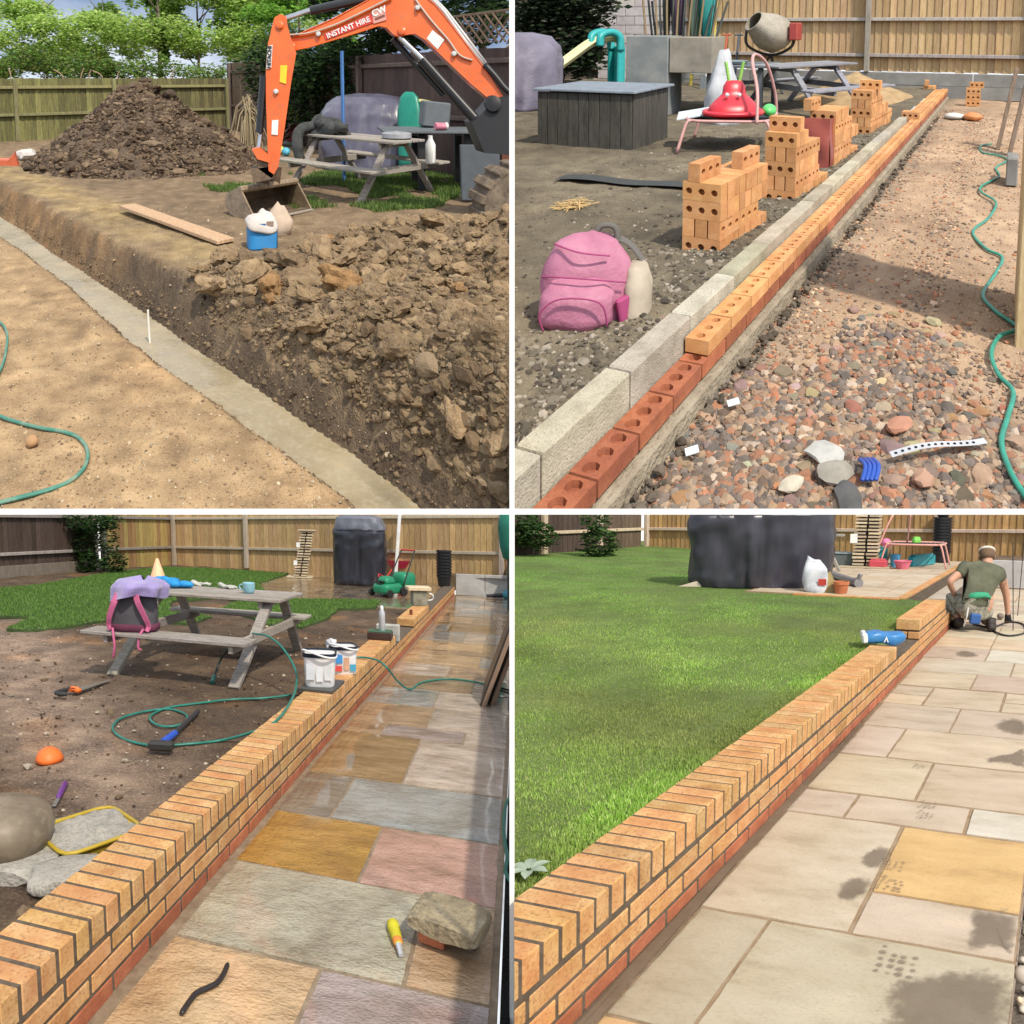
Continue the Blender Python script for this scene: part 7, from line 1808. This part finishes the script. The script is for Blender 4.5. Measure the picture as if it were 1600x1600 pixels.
px_tree('dark conifer crowding the top right above the brown fence', 4.6, 13, 2.1, 4.8, 4.4, 12350, .13, DG, 8, 14, trunk=.12)
px_tree('dark evergreen between the digger boom and the fence', 2.9, 15, 2.0, 4.6, 3.0, 9880, .13, DG, 9, 12, trunk=.1)
bk = Bulk(); bl = []
for i in range(46):
    s = i / 45; bl.append(((-12 + 13.2 * s + rnd.uniform(-.2, .2), 17.3 + 5.0 * s + rnd.uniform(-.3, .5), 1.72 + rnd.uniform(-.3, .42)), (.55, .5, rnd.uniform(.3, .5)), 1))
leaf_mass(G1, bk, rngD, bl, 24000, .10, MG + ((.20, .22, .07), (.24, .28, .08)))
bk2 = Bulk(); bl = []
for i in range(54):
    s = i / 53; bl.append(((-13.5 + 15.5 * s + rnd.uniform(-.3, .3), 20.5 + 4.5 * s + rnd.uniform(-.5, .8), 2.3 + .8 * rnd.random() + .5 * s), (.75, .6, rnd.uniform(.4, .75)), 1))
leaf_mass(G1, bk2, rngD, bl, 17000, .13, LG)
t = Thing(G1, 'thicket', 'pale sunlit green thicket rising behind the clipped hedge', 'thicket', (0, 0, 0))
emit_bulk(G1, bk2, 'foliage', leafmat('tree_leaf', G1, (1, 1, 1)), par=t)
t = Thing(G1, 'hedge', 'clipped mixed hedge along the back of the mossy fence', 'hedge', (0, 0, 0))
emit_bulk(G1, bk, 'foliage', leafmat('tree_leaf', G1, (1, 1, 1)), par=t)
mb = MB()
for k in range(9):
    x = -9.6 + rnd.random() * 7.5; y = 17.0 + (x + 12) / 13.2 * 5 - .5; mb.tube(smooth_path([(x, y, 1.2), (x + rnd.uniform(-.1, .1), y, 1.6), (x + rnd.uniform(-.25, .25), y, 1.74 + rnd.random() * .12)], 3), .018, 5)
t.part('bare_stems', mb, plain('cut_stem', G1, (.34, .24, .15), .9))['kind'] = 'stuff'
t = Thing(G1, 'ivy', 'dense dark ivy hanging over the brown fence behind the boom', 'ivy', (1.2, 14.6, 0))
bk = Bulk(); leaf_mass(G1, bk, rngD, [((-.35, .2, 1.9), (.75, .5, .75), 4), ((.4, -.6, 1.75), (.75, .5, .55), 4), ((.1, -.2, 1.1), (.55, .4, .7), 3), ((.75, -1.2, 1.3), (.3, .3, .6), 2), ((-.9, 1.0, 1.7), (.7, .6, .8), 3), ((-.6, .6, .8), (.35, .3, .7), 1.2), ((.9, -1.4, 2.3), (.8, .7, .5), 3)], 11000, .105, ((.022, .05, .014), (.04, .085, .022), (.065, .13, .032), (.013, .028, .01)))
emit_bulk(G1, bk, 'foliage', leafmat('tree_leaf', G1, (1, 1, 1)), par=t)
t.part('stem', MB().tube(smooth_path([(0, 0, 0), (.1, -.1, .9), (-.1, .1, 1.8)], 4), .05, 7), barkm, smooth=True)
t = Thing(G1, 'ivy', 'small ivy patches creeping on the mossy fence boards', 'ivy', (-1.288,21.139, 0))
bk = Bulk(); leaf_mass(G1, bk, rngD, [((0, -.1, .9), (.22, .12, .55), 4), ((-4.1, -2.9, .9), (.18, .1, .45), 1.5), ((-5.1, -3.3, .25), (.4, .15, .2), 1.5), ((-4.0, -2.6, .35), (.4, .15, .12), 1)], 1100, .10, MG)
emit_bulk(G1, bk, 'foliage', leafmat('tree_leaf', G1, (1, 1, 1)), par=t)

# ---- digger
def text_mb(s, h, r=None, at=(0, 0, 0), depth=.003, bold=.0):
    cu = bpy.data.curves.new('t', 'FONT'); cu.body = s; cu.size = h; cu.align_x = 'CENTER'; cu.align_y = 'CENTER'; cu.extrude = depth; cu.offset = bold; cu.resolution_u = 3
    o = bpy.data.objects.new('t', cu); COL.objects.link(o)
    ev = o.evaluated_get(bpy.context.evaluated_depsgraph_get()); me = ev.to_mesh()
    V = np.array([v.co[:] for v in me.vertices]); F = [tuple(p.vertices) for p in me.polygons]
    ev.to_mesh_clear(); bpy.data.objects.remove(o); bpy.data.curves.remove(cu)
    V = np.column_stack((V[:, 0], -V[:, 2], V[:, 1]))
    if r is not None: V = V @ np.asarray(r).T
    return MB().add(V + np.array(at, float), F)
DV = 7.4
D = Thing(G1, 'excavator', 'orange mini excavator reaching its muddy bucket to the ground', 'excavator', (0, DV, 0))
orgm = mat('digger_orange', G1, ((.66, .105, .012), (.74, .13, .018), (.78, .16, .03)), scale=3, rough=.33, bump=.1, fine=(.30, .12, .05), fscale=16, famt=.4, spec=.5, coat=.25)
blkm = plain('digger_black', G1, (.018, .018, .02), .4); chm = plain('chrome_rod', G1, (.55, .56, .58), .2, metal=.9); gry = plain('pipe_grey', G1, (.50, .50, .49), .4)
rus = mat('muddy_steel', G1, ((.075, .05, .035), (.13, .088, .058), (.20, .14, .09)), scale=7, rough=.8, bump=.6, fine=(.27, .2, .13), fscale=40, famt=.5)
boom = [(0.413,2.021), (0.578,2.107), (0.952,2.266), (1.340,2.467), (1.489,2.596), (1.785,2.653), (1.960,2.539), (2.107,2.424), (2.297,2.194), (2.636,1.760), (2.881,1.395), (2.761,1.336), (2.524,1.534), (2.279,1.760), (2.000,2.028), (1.882,2.100), (1.763,2.086), (1.681,2.064), (1.623,2.100), (1.564,2.165), (1.468,2.187), (1.245,2.115), (0.947,2.028), (0.649,1.941), (0.455,1.905)]
D.part('boom', MB().prism(boom, .17), orgm)
D.part('boom_flange', MB().tube([(x * 1, -.085, z) for x, z in boom[11:]], .008, 6).tube([(x, -.085, z) for x, z in boom[:11]], .008, 6), orgm)
stick = [(0.271,2.266), (0.339,2.302), (0.405,2.273), (0.417,2.165), (0.451,2.035), (0.506,1.876), (0.438,1.541), (0.351,1.027), (0.273,0.620), (0.218,0.524), (0.159,0.568), (0.154,0.954), (0.151,1.395), (0.159,1.687), (0.190,1.977)]
D.part('stick', MB().prism(stick, .15, None, (0, -.17, 0)), orgm)
def panel(name, c, poly, y, m): return D.part(name, MB().prism(poly, .006, None, (0, y, 0)), m)
redp = plain('decal_red', G1, (.58, .05, .03), .35); whp = plain('decal_white', G1, (.74, .72, .70), .4); yep = plain('decal_yellow', G1, (.75, .52, .03), .4)
panel('red_decal', 0, [(0.834,2.094), (1.379,2.315), (1.407,2.222), (0.855,2.030)], -.09, redp)
panel('white_decal', 0, [(1.387,2.336), (1.534,2.414), (1.553,2.251), (1.406,2.208)], -.091, plain('decal_pink', G1, (.62, .30, .24), .4))
panel('warning_label', 0, [(2.078,2.137), (2.216,2.030), (2.135,1.923), (2.011,2.044)], -.09, whp)
panel('yellow_label', 0, [(0.323,1.741), (0.402,1.741), (0.382,1.537), (0.311,1.558)], -.25, yep)
panel('white_label', 0, [(0.213,1.132), (0.286,1.139), (0.274,0.968), (0.202,0.975)], -.25, whp)
panel('maker_label', 0, [(0.185,1.952), (0.242,1.966), (0.221,1.713), (0.163,1.699)], -.25, whp)
p0, p1 = np.array((0.863,2.062)), np.array((1.378,2.265)); an = math.atan2(p1[1] - p0[1], p1[0] - p0[0]); pc = (p0 + p1) / 2
D.part('lettering', text_mb('INSTANT HIRE', .082, eul(0, -an, 0), (pc[0] - .005, -.094, pc[1]), bold=.002), whp)
q0 = np.array((1.470,2.315)); D.part('logo_lettering', text_mb('CW', .10, eul(0, -an, 0), (q0[0], -.095, q0[1] + .03), bold=.003), whp)
D.part('logo_strip', MB().prism([(-.06, -.012), (.06, -.012), (.06, .012), (-.06, .012)], .004, eul(0, -an, 0), (q0[0] + .008, -.095, q0[1] - .035)), plain('decal_ink', G1, (.18, .06, .05), .5))
q0 = np.array((0.203,1.833)); D.part('maker_lettering', text_mb('HITACHI', .062, eul(0, R(-86), 0), (q0[0], -.256, q0[1]), bold=.002), plain('decal_black', G1, (.02, .02, .02), .4))
# rams, pipes, pins
def ram(name, pts, r, m, y): return D.part(name, MB().tube([(*(p[:1]), y, p[1]) for p in pts], r, 12), m, smooth=R(40))
ram('stick_ram_rod', [(0.390,2.273), (0.732,2.381)], .028, chm, -.0); ram('stick_ram', [(0.688,2.360), (1.362,2.503), (1.548,2.568)], (.052), blkm, -.0)
ram('boom_ram_rod', [(1.704,2.064), (2.012,1.774)], .032, chm, -.06); ram('boom_ram', [(1.953,1.818), (2.574,1.130)], .062, blkm, -.06)
ram('boom_guard', [(1.652,2.050), (2.240,1.409)], .04, blkm, .06)
ram('bucket_ram', [(0.135,1.628), (0.066,0.990)], .045, blkm, -.17); ram('bucket_ram_rod', [(0.089,1.027), (0.044,0.761)], .024, chm, -.17)
D.part('steel_pipe', MB().tube([np.array((a, -.06, b)) for a, b in ((2.041,2.525), (2.210,2.352), (2.444,2.035), (2.666,1.752))], .024, 8), gry, smooth=True)
D.part('steel_pipe', MB().tube([np.array((a, .02, b)) for a, b in ((2.100,2.525), (2.269,2.352), (2.504,2.050), (2.718,1.767))], .024, 8), gry, smooth=True)
D.part('hydraulic_hose', MB().tube(smooth_path([np.array((a, -.10, b)) for a, b in ((2.666,1.752), (2.784,1.628), (2.903,1.483), (3.023,1.395))], 4), .035, 8), blkm, smooth=True)
thin = plain('thin_pipe', G1, (.50, .40, .33), .4)
D.part('hose_line', MB().tube(smooth_path([np.array((a, -.105, b)) for a, b in ((1.615,2.499), (1.233,2.315), (0.939,2.187), (0.644,2.101), (0.351,2.073), (0.262,2.001), (0.273,1.887), (0.353,1.728), (0.343,1.614), (0.261,1.543), (0.237,1.436))], 5) , .012, 6), thin, smooth=True)
D.part('hose_line', MB().tube(smooth_path([np.array((a, -.1, b)) for a, b in ((1.877,2.485), (2.050,2.258), (2.252,2.030), (2.383,1.858), (2.529,1.801))], 5), .012, 6), thin, smooth=True)
for k, q in enumerate(((0.322,2.186), (0.458,1.958), (1.720,2.130), (0.265,1.452), (1.905,2.386), (2.317,1.873), (0.769,2.094))):
    D.part('pin', MB().lathe([(.045 if k < 3 else .03, -.02), (.045 if k < 3 else .03, .012), (.02, .02)], 12, (q[0], -.10 if k not in (0, 3) else -.25, q[1]), eul(R(90), 0, 0)), orgm if k < 3 else gry, smooth=R(40))
# bucket and its linkage
lk = D.part('linkage', MB().prism([(-0.000,0.780), (0.170,0.772), (0.254,0.582), (0.192,0.479), (0.046,0.582)], .16, None, (0, -.14, 0)).prism([(-0.043,0.582), (0.195,0.611), (0.222,0.479), (-0.018,0.420)], .2, None, (0, -.12, 0)), rus)
D.part('quick_hitch', MB().prism([(-0.022,0.802), (0.053,0.831), (0.191,0.729), (0.182,0.655), (0.035,0.699)], .18, None, (0, -.16, 0)), orgm)
bl_, br_ = np.array((-0.126,7.225)) - np.array((0, 7.4)), np.array((0.543,7.853)) - np.array((0, 7.4))
be = (br_ - bl_) / np.linalg.norm(br_ - bl_); bnrm = np.array((-be[1], be[0]))
bpr = [(-.20, .015), (.02, -.01), (.24, .03), (.33, .14), (.30, .26), (.16, .33), (.04, .34)]
def bpt(s, q): p = bl_ + (br_ - bl_) * s + bnrm * q[0]; return (p[0], p[1], q[1])
n_ = len(bpr)
mb = MB()
Vb = [bpt(s, q) for s in (0, .5, 1) for q in bpr] + [bpt(s, (q[0] * .93 + .004, q[1] * .93 + .022)) for s in (0, .5, 1) for q in bpr]
Fb = []
for k in range(2):
    for i in range(n_ - 1):
        Fb.append((k * n_ + i, k * n_ + i + 1, (k + 1) * n_ + i + 1, (k + 1) * n_ + i)); o_ = 3 * n_
        Fb.append((o_ + k * n_ + i + 1, o_ + k * n_ + i, o_ + (k + 1) * n_ + i, o_ + (k + 1) * n_ + i + 1))
D.part('bucket_shell', mb.add(Vb, Fb), rus, smooth=R(50))
worn = mat('worn_steel', G1, ((.16, .115, .07), (.26, .19, .12), (.34, .26, .17)), scale=9, rough=.55, bump=.5, fine=(.09, .06, .045), fscale=30, famt=.5)
for s in (-.012, 1.012):
    A_ = [bpt(s - .012, q) for q in bpr]; B_ = [bpt(s + .012, q) for q in bpr]
    D.part('bucket_side', MB().add(A_ + B_, [tuple(range(n_)), tuple(range(2 * n_ - 1, n_ - 1, -1))] + [(i, i + n_, (i + 1) % n_ + n_, (i + 1) % n_) for i in range(n_)]), worn)
D.part('bucket_pipe', MB().tube([bpt(-.02, (.06, .335)), bpt(1.02, (.06, .335))], .042, 10), worn, smooth=R(40))
D.part('bucket_lip', MB().bar(bpt(-.01, (-.20, .018)), bpt(1.01, (-.20, .018)), .07, .022), plain('lip_steel', G1, (.40, .33, .25), .45, metal=.4))
for k in range(2): D.part('bucket_bracket', MB().bar(bpt(.4 + .2 * k, (.08, .34)), bpt(.38 + .2 * k, (.02, .56)), .03, .16, up=(1, 0, 0)), rus)
# swing post, track, blade
D.part('swing_post', MB().prism([(2.492,1.101), (2.664,1.263), (2.769,1.380), (2.903,1.395), (3.023,1.248), (3.023,0.732), (2.632,0.761), (2.558,0.939)], .3, None, (0, -.05, 0)), blkm)
D.part('pivot', MB().lathe([(.09, -.03), (.09, .02), (.04, .03)], 16, (2.72, -.21, 1.32), eul(R(90), 0, 0)), blkm, smooth=R(40))
D.part('counter_panel', MB().box((3.1, -.1, .78), (.34, .4, .42), b=.04), orgm)
trk = mat('muddy_rubber', G1, ((.085, .062, .043), (.15, .112, .078), (.23, .18, .125)), scale=6, rough=.9, bump=.8, fine=(.05, .04, .035), fscale=25, famt=.6)
cap = [(2.79 + .42 * math.cos(a), .28 + .41 * math.sin(a)) for a in np.linspace(math.pi / 2, 1.5 * math.pi, 14)] + [(4.6, -.13), (4.6, .69)]
D.part('track_belt', MB().prism(cap, .42, None, (0, -.75, 0)), trk)
for a in np.linspace(math.pi * .42, 1.45 * math.pi, 9):
    D.part('track_lug', MB().box((2.79 + .43 * math.cos(a), -.75, .28 + .42 * math.sin(a)), (.07, .43, .10), eul(0, -a, 0), b=.012), trk)
D.part('dozer_blade', MB().box((2.3, -2.02, .06), (.9, .05, .34), b=.01).box((2.3, -1.8, .0), (.86, .4, .3), b=.01), rus)

# ---- table, cover and garden things behind the digger
picnic_table(G1, 'weathered picnic table on the grass behind the digger bucket', (1.5, 9.1, .0), R(-50), L=1.75, h=.78, bl=1.85, bench=(-.72, .72), feet=(-.78, .78), inset=.22)
TZ = .77
dkf = mat('charcoal_cloth', G1, ((.028, .03, .03), (.05, .052, .05), (.08, .08, .078)), scale=7, rough=.9, bump=.8, bscale=10, bdist=.02)
mb = MB(); soft_body(mb, finer([(1, .0), (1.0, .05), (.9, .13), (.65, .19), (.3, .22)], 3), .34, .2, 2.6, 48, jit=.5, seed=4)
for k in range(5): mb.rock((-.3 + .16 * k, -.1 + .05 * (k % 2), .08 + .03 * (k % 3)), (.26, .2, .16), k + 3, 2, .35)
mb.tube(smooth_path([(-.15, -.1, .10), (-.2, -.3, .08), (-.22, -.40, -.02), (-.2, -.43, -.22), (-.17, -.42, -.34)], 5), [.08] * 8 + [.085] * 8 + [.075] * 5, 10)
solo(G1, 'jacket', mb, dkf, 'dark charcoal jacket heaped on the left end of the picnic table', 'jacket', (1.06, 9.55, TZ + .01), R(-40), smooth=True)
solo(G1, 'round_tray', MB().lathe([(.17, 0), (.2, .02), (.2, .075), (.17, .085), (.05, .075), (.03, .10), (0, .1)], 24), plain('tray_grey', G1, (.33, .34, .36), .4), 'round grey lidded tub on the right end of the picnic table', 'tub', (1.95, 8.72, TZ + .01), smooth=R(40))
solo(G1, 'white_bottle', MB().lathe([(.06, 0), (.07, .02), (.07, .26), (.03, .34), (.03, .38), (0, .38)], 16), plain('bottle_white', G1, (.66, .66, .64), .4), 'white plastic bottle standing beside the right table leg', 'bottle', (2.42, 8.75, .44), smooth=R(40))
t = Thing(G1, 'barbecue_cover', 'purple grey covered barbecue behind the picnic table', 'cover', (1.95, 11.5, 0), R(4))
cv = mat('purple_cover', G1, ((.06, .056, .085), (.095, .09, .135), (.135, .13, .185)), scale=2.5, stretch=(1.4, 1.4, .6), rough=.33, bump=.4, bscale=3, bdist=.05, spec=.6, grain=.05)
mb = MB(); soft_body(mb, finer([(.96, 0), (1.0, .3), (1, .75), (.97, .98), (.86, 1.14), (.62, 1.26), (.25, 1.31)], 5), .86, .46, 3.2, 80, fold=.15, ff=3.4, seed=14, jit=.06, lean=(.07, 0)); t.part('cover', mb, cv, smooth=True)
solo(G1, 'blue_pole', MB().tube([(0, 0, 0), (0, 0, 2.0)], .028, 8), plain('pole_blue', G1, (.05, .16, .40), .5), 'tall slim blue pole standing in front of the covered barbecue', 'pole', (1.38, 9.95, 0), smooth=R(40))
# slide
t = Thing(G1, 'garden_slide', 'cream and green children slide behind the second table', 'slide', (3.05, 11.0, 0), R(75))
cream1, teal1 = plain('slide_cream', G1, (.64, .60, .30), .4), plain('slide_green', G1, (.015, .25, .18), .4)
prof = smooth_path([(0, -1.3, .08), (0, -1.0, .14), (0, -.5, .55), (0, -.1, .98), (0, .15, 1.08), (0, .35, 1.08)], 6)
t.part('chute', MB().grid(lambda s, q: (lambda p: ((s - .5) * .5, p[1], p[2] + .16 * (abs(s - .5) * 2) ** 4))(prof[min(len(prof) - 1, int(q * (len(prof) - 1)))]), 11, len(prof)), cream1, smooth=True)
for s in (-1, 1):
    t.part('side_rail', MB().tube([p + np.array((s * .255, 0, .12)) for p in prof], .03, 8), cream1, smooth=True)
    mb = MB(); soft_body(mb, finer([(.9, 0), (1, .5), (.98, 1.0), (.75, 1.22), (.4, 1.3)], 3), .20, .06, 3, 26, at=(0, 0, 0)); mb.v[0] = mb.v[0] @ rotz(R(90)).T + np.array((s * .28, .38, .05))
    t.part('side_panel', mb, teal1, smooth=True)
# second table
t = Thing(G1, 'garden_table', 'dark grey garden table behind the picnic table on the right', 'table', (2.62, 9.45, 0), R(-4))
tg1 = plain('table_grey', G1, (.12, .135, .145), .45)
for k in range(4): t.part('slat', MB().box((0, -.33 + .22 * k, .84), (1.5, .205, .035), b=.005), tg1)
bl1 = plain('leg_black', G1, (.025, .025, .027), .5)
for x in (-.2, .45):
    for y in (-.3, .3): t.part('leg', MB().box((x, y, .41), (.1, .08, .82), b=.006), bl1)
solo(G1, 'storage_tub', MB().box((0, 0, .19), (.4, .3, .38), eul(0, R(6), 0), b=.02), tg1, 'dark grey box standing on the second garden table', 'box', (2.75, 9.75, .86))
t = Thing(G1, 'pink_cup', 'pink and white cup lying on its side on the dark table', 'cup', (2.68, 9.15, .915), R(10))
t.part('cup', MB().lathe([(.05, -.09), (.055, -.08), (.05, .06)], 16, (0, 0, 0), eul(0, R(90), 0)), plain('cup_pink', G1, (.60, .20, .27), .4), smooth=R(40)); t.part('rim', MB().lathe([(.0, .06), (.052, .06), (.056, .09), (0, .09)], 16, (0, 0, 0), eul(0, R(90), 0)), plain('cup_white', G1, (.7, .68, .64), .4), smooth=R(40))
solo(G1, 'slate_board', MB().box((0, 0, .36), (.5, .06, .72), eul(R(-6), 0, 0), b=.01), plain('panel_slate', G1, (.085, .10, .115), .5), 'slate grey panel standing upright between the slide and the digger', 'panel', (2.95, 8.3, .02), R(-6))
# toys at the left
t = Thing(G1, 'toy_snail', 'red toy with lime feelers on the grass left of the picnic table', 'toy', (0.939,15.542, 0))
mb = MB(); soft_body(mb, finer([(.8, .1), (1, .16), (.9, .34), (.5, .48), (.2, .52)], 2), .26, .2, 2.4, 24); t.part('body', mb, plain('toy_red', G1, (.55, .06, .10), .4), smooth=True)
for s in (-1, 1): t.part('feeler', MB().tube([(s * .05, 0, .48), (s * .09, 0, .84)], .03, 7), plain('toy_lime', G1, (.40, .60, .10), .5))
t.part('base', MB().lathe([(.25, 0), (.3, .03), (.24, .1)], 18), plain('toy_base', G1, (.25, .25, .22), .6), smooth=True)
t.part('hoop', MB().tube(smooth_path([(.3, 0, .1), (.32, 0, .7), (.5, 0, .98), (.66, 0, .9)], 5), .025, 7), plain('hoop_pink', G1, (.5, .36, .32), .5), smooth=True)
for px_, c, lb, m_ in (((0.620,13.257), (.10, .42, .58), 'small light blue ball on the grass beside the digger bucket', 'ball_blue'), ((0.514,13.591), (.62, .60, .15), 'small yellow ball left of the light blue one', 'ball_yellow')):
    solo(G1, 'toy_ball', MB().lathe([(0, 0)] + [(.09 * math.sin(q), .09 - .09 * math.cos(q)) for q in np.linspace(.3, 2.8, 9)] + [(0, .18)], 16), plain(m_, G1, c, .4), lb, 'ball', (*px_, 0), smooth=True)
mb = MB()
for k in range(70):
    a = rnd.uniform(0, 6.28); r_ = rnd.uniform(.05, .42); z = rnd.uniform(.75, 1.25)
    mb.tube([(rnd.uniform(-.1, .1), rnd.uniform(-.1, .1), z), (r_ * .6 * math.cos(a), r_ * .6 * math.sin(a), z * .8), (r_ * math.cos(a), r_ * math.sin(a), rnd.uniform(0, .35))], .012, 4)
solo(G1, 'dry_grass_clump', mb, plain('dead_stem', G1, (.33, .26, .16), .95), 'drooping clump of dead grass stems by the fence corner', 'plant', (-.15, 13.6, 0))['kind'] = 'stuff'
solo(G1, 'red_plastic', MB().prism([(-.25, 0), (.22, 0), (.17, .26), (.05, .12), (-.25, .14)], .14, eul(R(10), 0, 0)), plain('plastic_red', G1, (.58, .13, .06), .5), 'broken red plastic piece on the ground at the left edge', 'plastic', (-4.598,11.799, .0), .2)
solo(G1, 'white_rubble', MB().rock((0, 0, .1), (.4, .3, .26), 5, 2, .35), plain('rubble_white', G1, (.55, .51, .48), .9), 'pale rubble lump beside the red plastic at the left', 'rubble', (-4.509,12.634, .0))
# plank, cement bags, marker stake, pipe end, hose
pl1 = wood_mat(G1, 'scaffold_board', ((.40, .25, .14), (.52, .345, .21), (.59, .42, .27)), (.33, .2, .11))
a, b = np.array((-1.547,7.545)), np.array((-0.294,6.042)); d = b - a
t = Thing(G1, 'scaffold_board', 'weathered scaffold board lying on the edge of the trench bank', 'board', (*((a + b) / 2), .05), math.atan2(d[1], d[0]))
t.part('plank', MB().box((0, 0, .02), (float(np.hypot(*d)), .21, .038), eul(0, R(1.5), 0), b=.005), pl1)
t = Thing(G1, 'cement_bag', 'torn blue and white paper cement bag standing near the bucket', 'bag', (0.062,5.994, -.01), R(12))
mb = MB(); soft_body(mb, [(.9, 0), (1, .02), (1.0, .2)], .145, .095, 5, 32, jit=.06, seed=2); t.part('blue_base', mb, plain('bag_blue', G1, (.02, .20, .46), .55, bump=.4), smooth=R(40))
mb = MB(); soft_body(mb, finer([(1.0, .19), (.99, .25), (.85, .31), (.5, .34)], 3), .145, .095, 4, 40, jit=.35, seed=7); t.part('paper_top', mb, plain('bag_paper', G1, (.55, .50, .46), .85, bump=.6), smooth=True)
for k, (x, w_, c, nm) in enumerate(((-.04, .11, (.03, .16, .42), 'print_blue'), (.06, .07, (.36, .26, .2), 'print_brown'))): t.part('print_patch', MB().box((x, -.098, .235 + .02 * k), (w_, .006, .045), eul(R(12), 0, 0)), plain(nm, G1, c, .6))
mb = MB(); soft_body(mb, finer([(.85, 0), (1, .06), (.95, .2), (.6, .29), (.35, .33)], 3), .12, .1, 2.8, 32, jit=.35, seed=9)
solo(G1, 'paper_sack', mb, plain('sack_paper', G1, (.48, .37, .28), .9, bump=.6), 'crumpled tan paper sack behind the blue cement bag', 'sack', (0.268,6.513, -.01), smooth=True)
solo(G1, 'marker_stake', MB().box((0, 0, .125), (.014, .014, .27), eul(R(2), R(-1), 0)), plain('stake_white', G1, (.74, .70, .62), .6), 'thin white marker stake standing in the wet concrete', 'stake', (-0.836,4.679, -.405))
t = Thing(G1, 'pipe_end', 'short blue water pipe end poking out of the trench bank', 'pipe', (-1.753,7.261, -.17), 0)
t.part('pipe', MB().tube([(.12, .1, .0), (-.07, -.06, .0)], .024, 10), plain('pipe_blue', G1, (.10, .30, .55), .4), smooth=R(40)); t.part('cap', MB().tube([(-.065, -.055, 0), (-.085, -.075, 0)], .026, 10), plain('pipe_cap', G1, (.55, .65, .72), .4))
h1 = mat('dusty_hose', G1, ((.03, .16, .12), (.06, .22, .165), (.22, .30, .22)), scale=9, rough=.5, bump=.1)
solo(G1, 'garden_hose', MB().tube(smooth_path([(-2.176,4.952,-0.300),(-2.033,4.812,-0.300),(-1.904,4.590,-0.300),(-1.790,4.261,-0.300),(-1.723,4.002,-0.300),(-1.691,3.770,-0.300)], 6), .0095, 8), h1, 'short curve of green hose at the left edge above the longer loop', 'hose', (0, 0, 0), smooth=True)
solo(G1, 'garden_hose', MB().tube(smooth_path([(-1.586,3.430,-0.300),(-1.417,3.329,-0.300),(-1.225,3.246,-0.300),(-1.069,3.199,-0.300),(-0.967,3.134,-0.300),(-0.891,3.011,-0.300),(-0.871,2.869,-0.300),(-0.906,2.763,-0.300),(-0.984,2.693,-0.300),(-1.087,2.640,-0.300),(-1.213,2.580,-0.300),(-1.279,2.526,-0.300)], 6), .0105, 8), h1, 'long loop of dusty green hose on the bare clay in front', 'hose', (0, 0, 0), smooth=True)
solo(G1, 'clay_lump', MB().rock((0, 0, .02), (.07, .065, .06), 4, 2, .15), plain('clay_orange', G1, (.40, .235, .12), .95), 'round orange clay lump in a hollow beside the hose loop', 'lump', (-1.209,3.090, -.31), smooth=True)

bpy.context.view_layer.update()
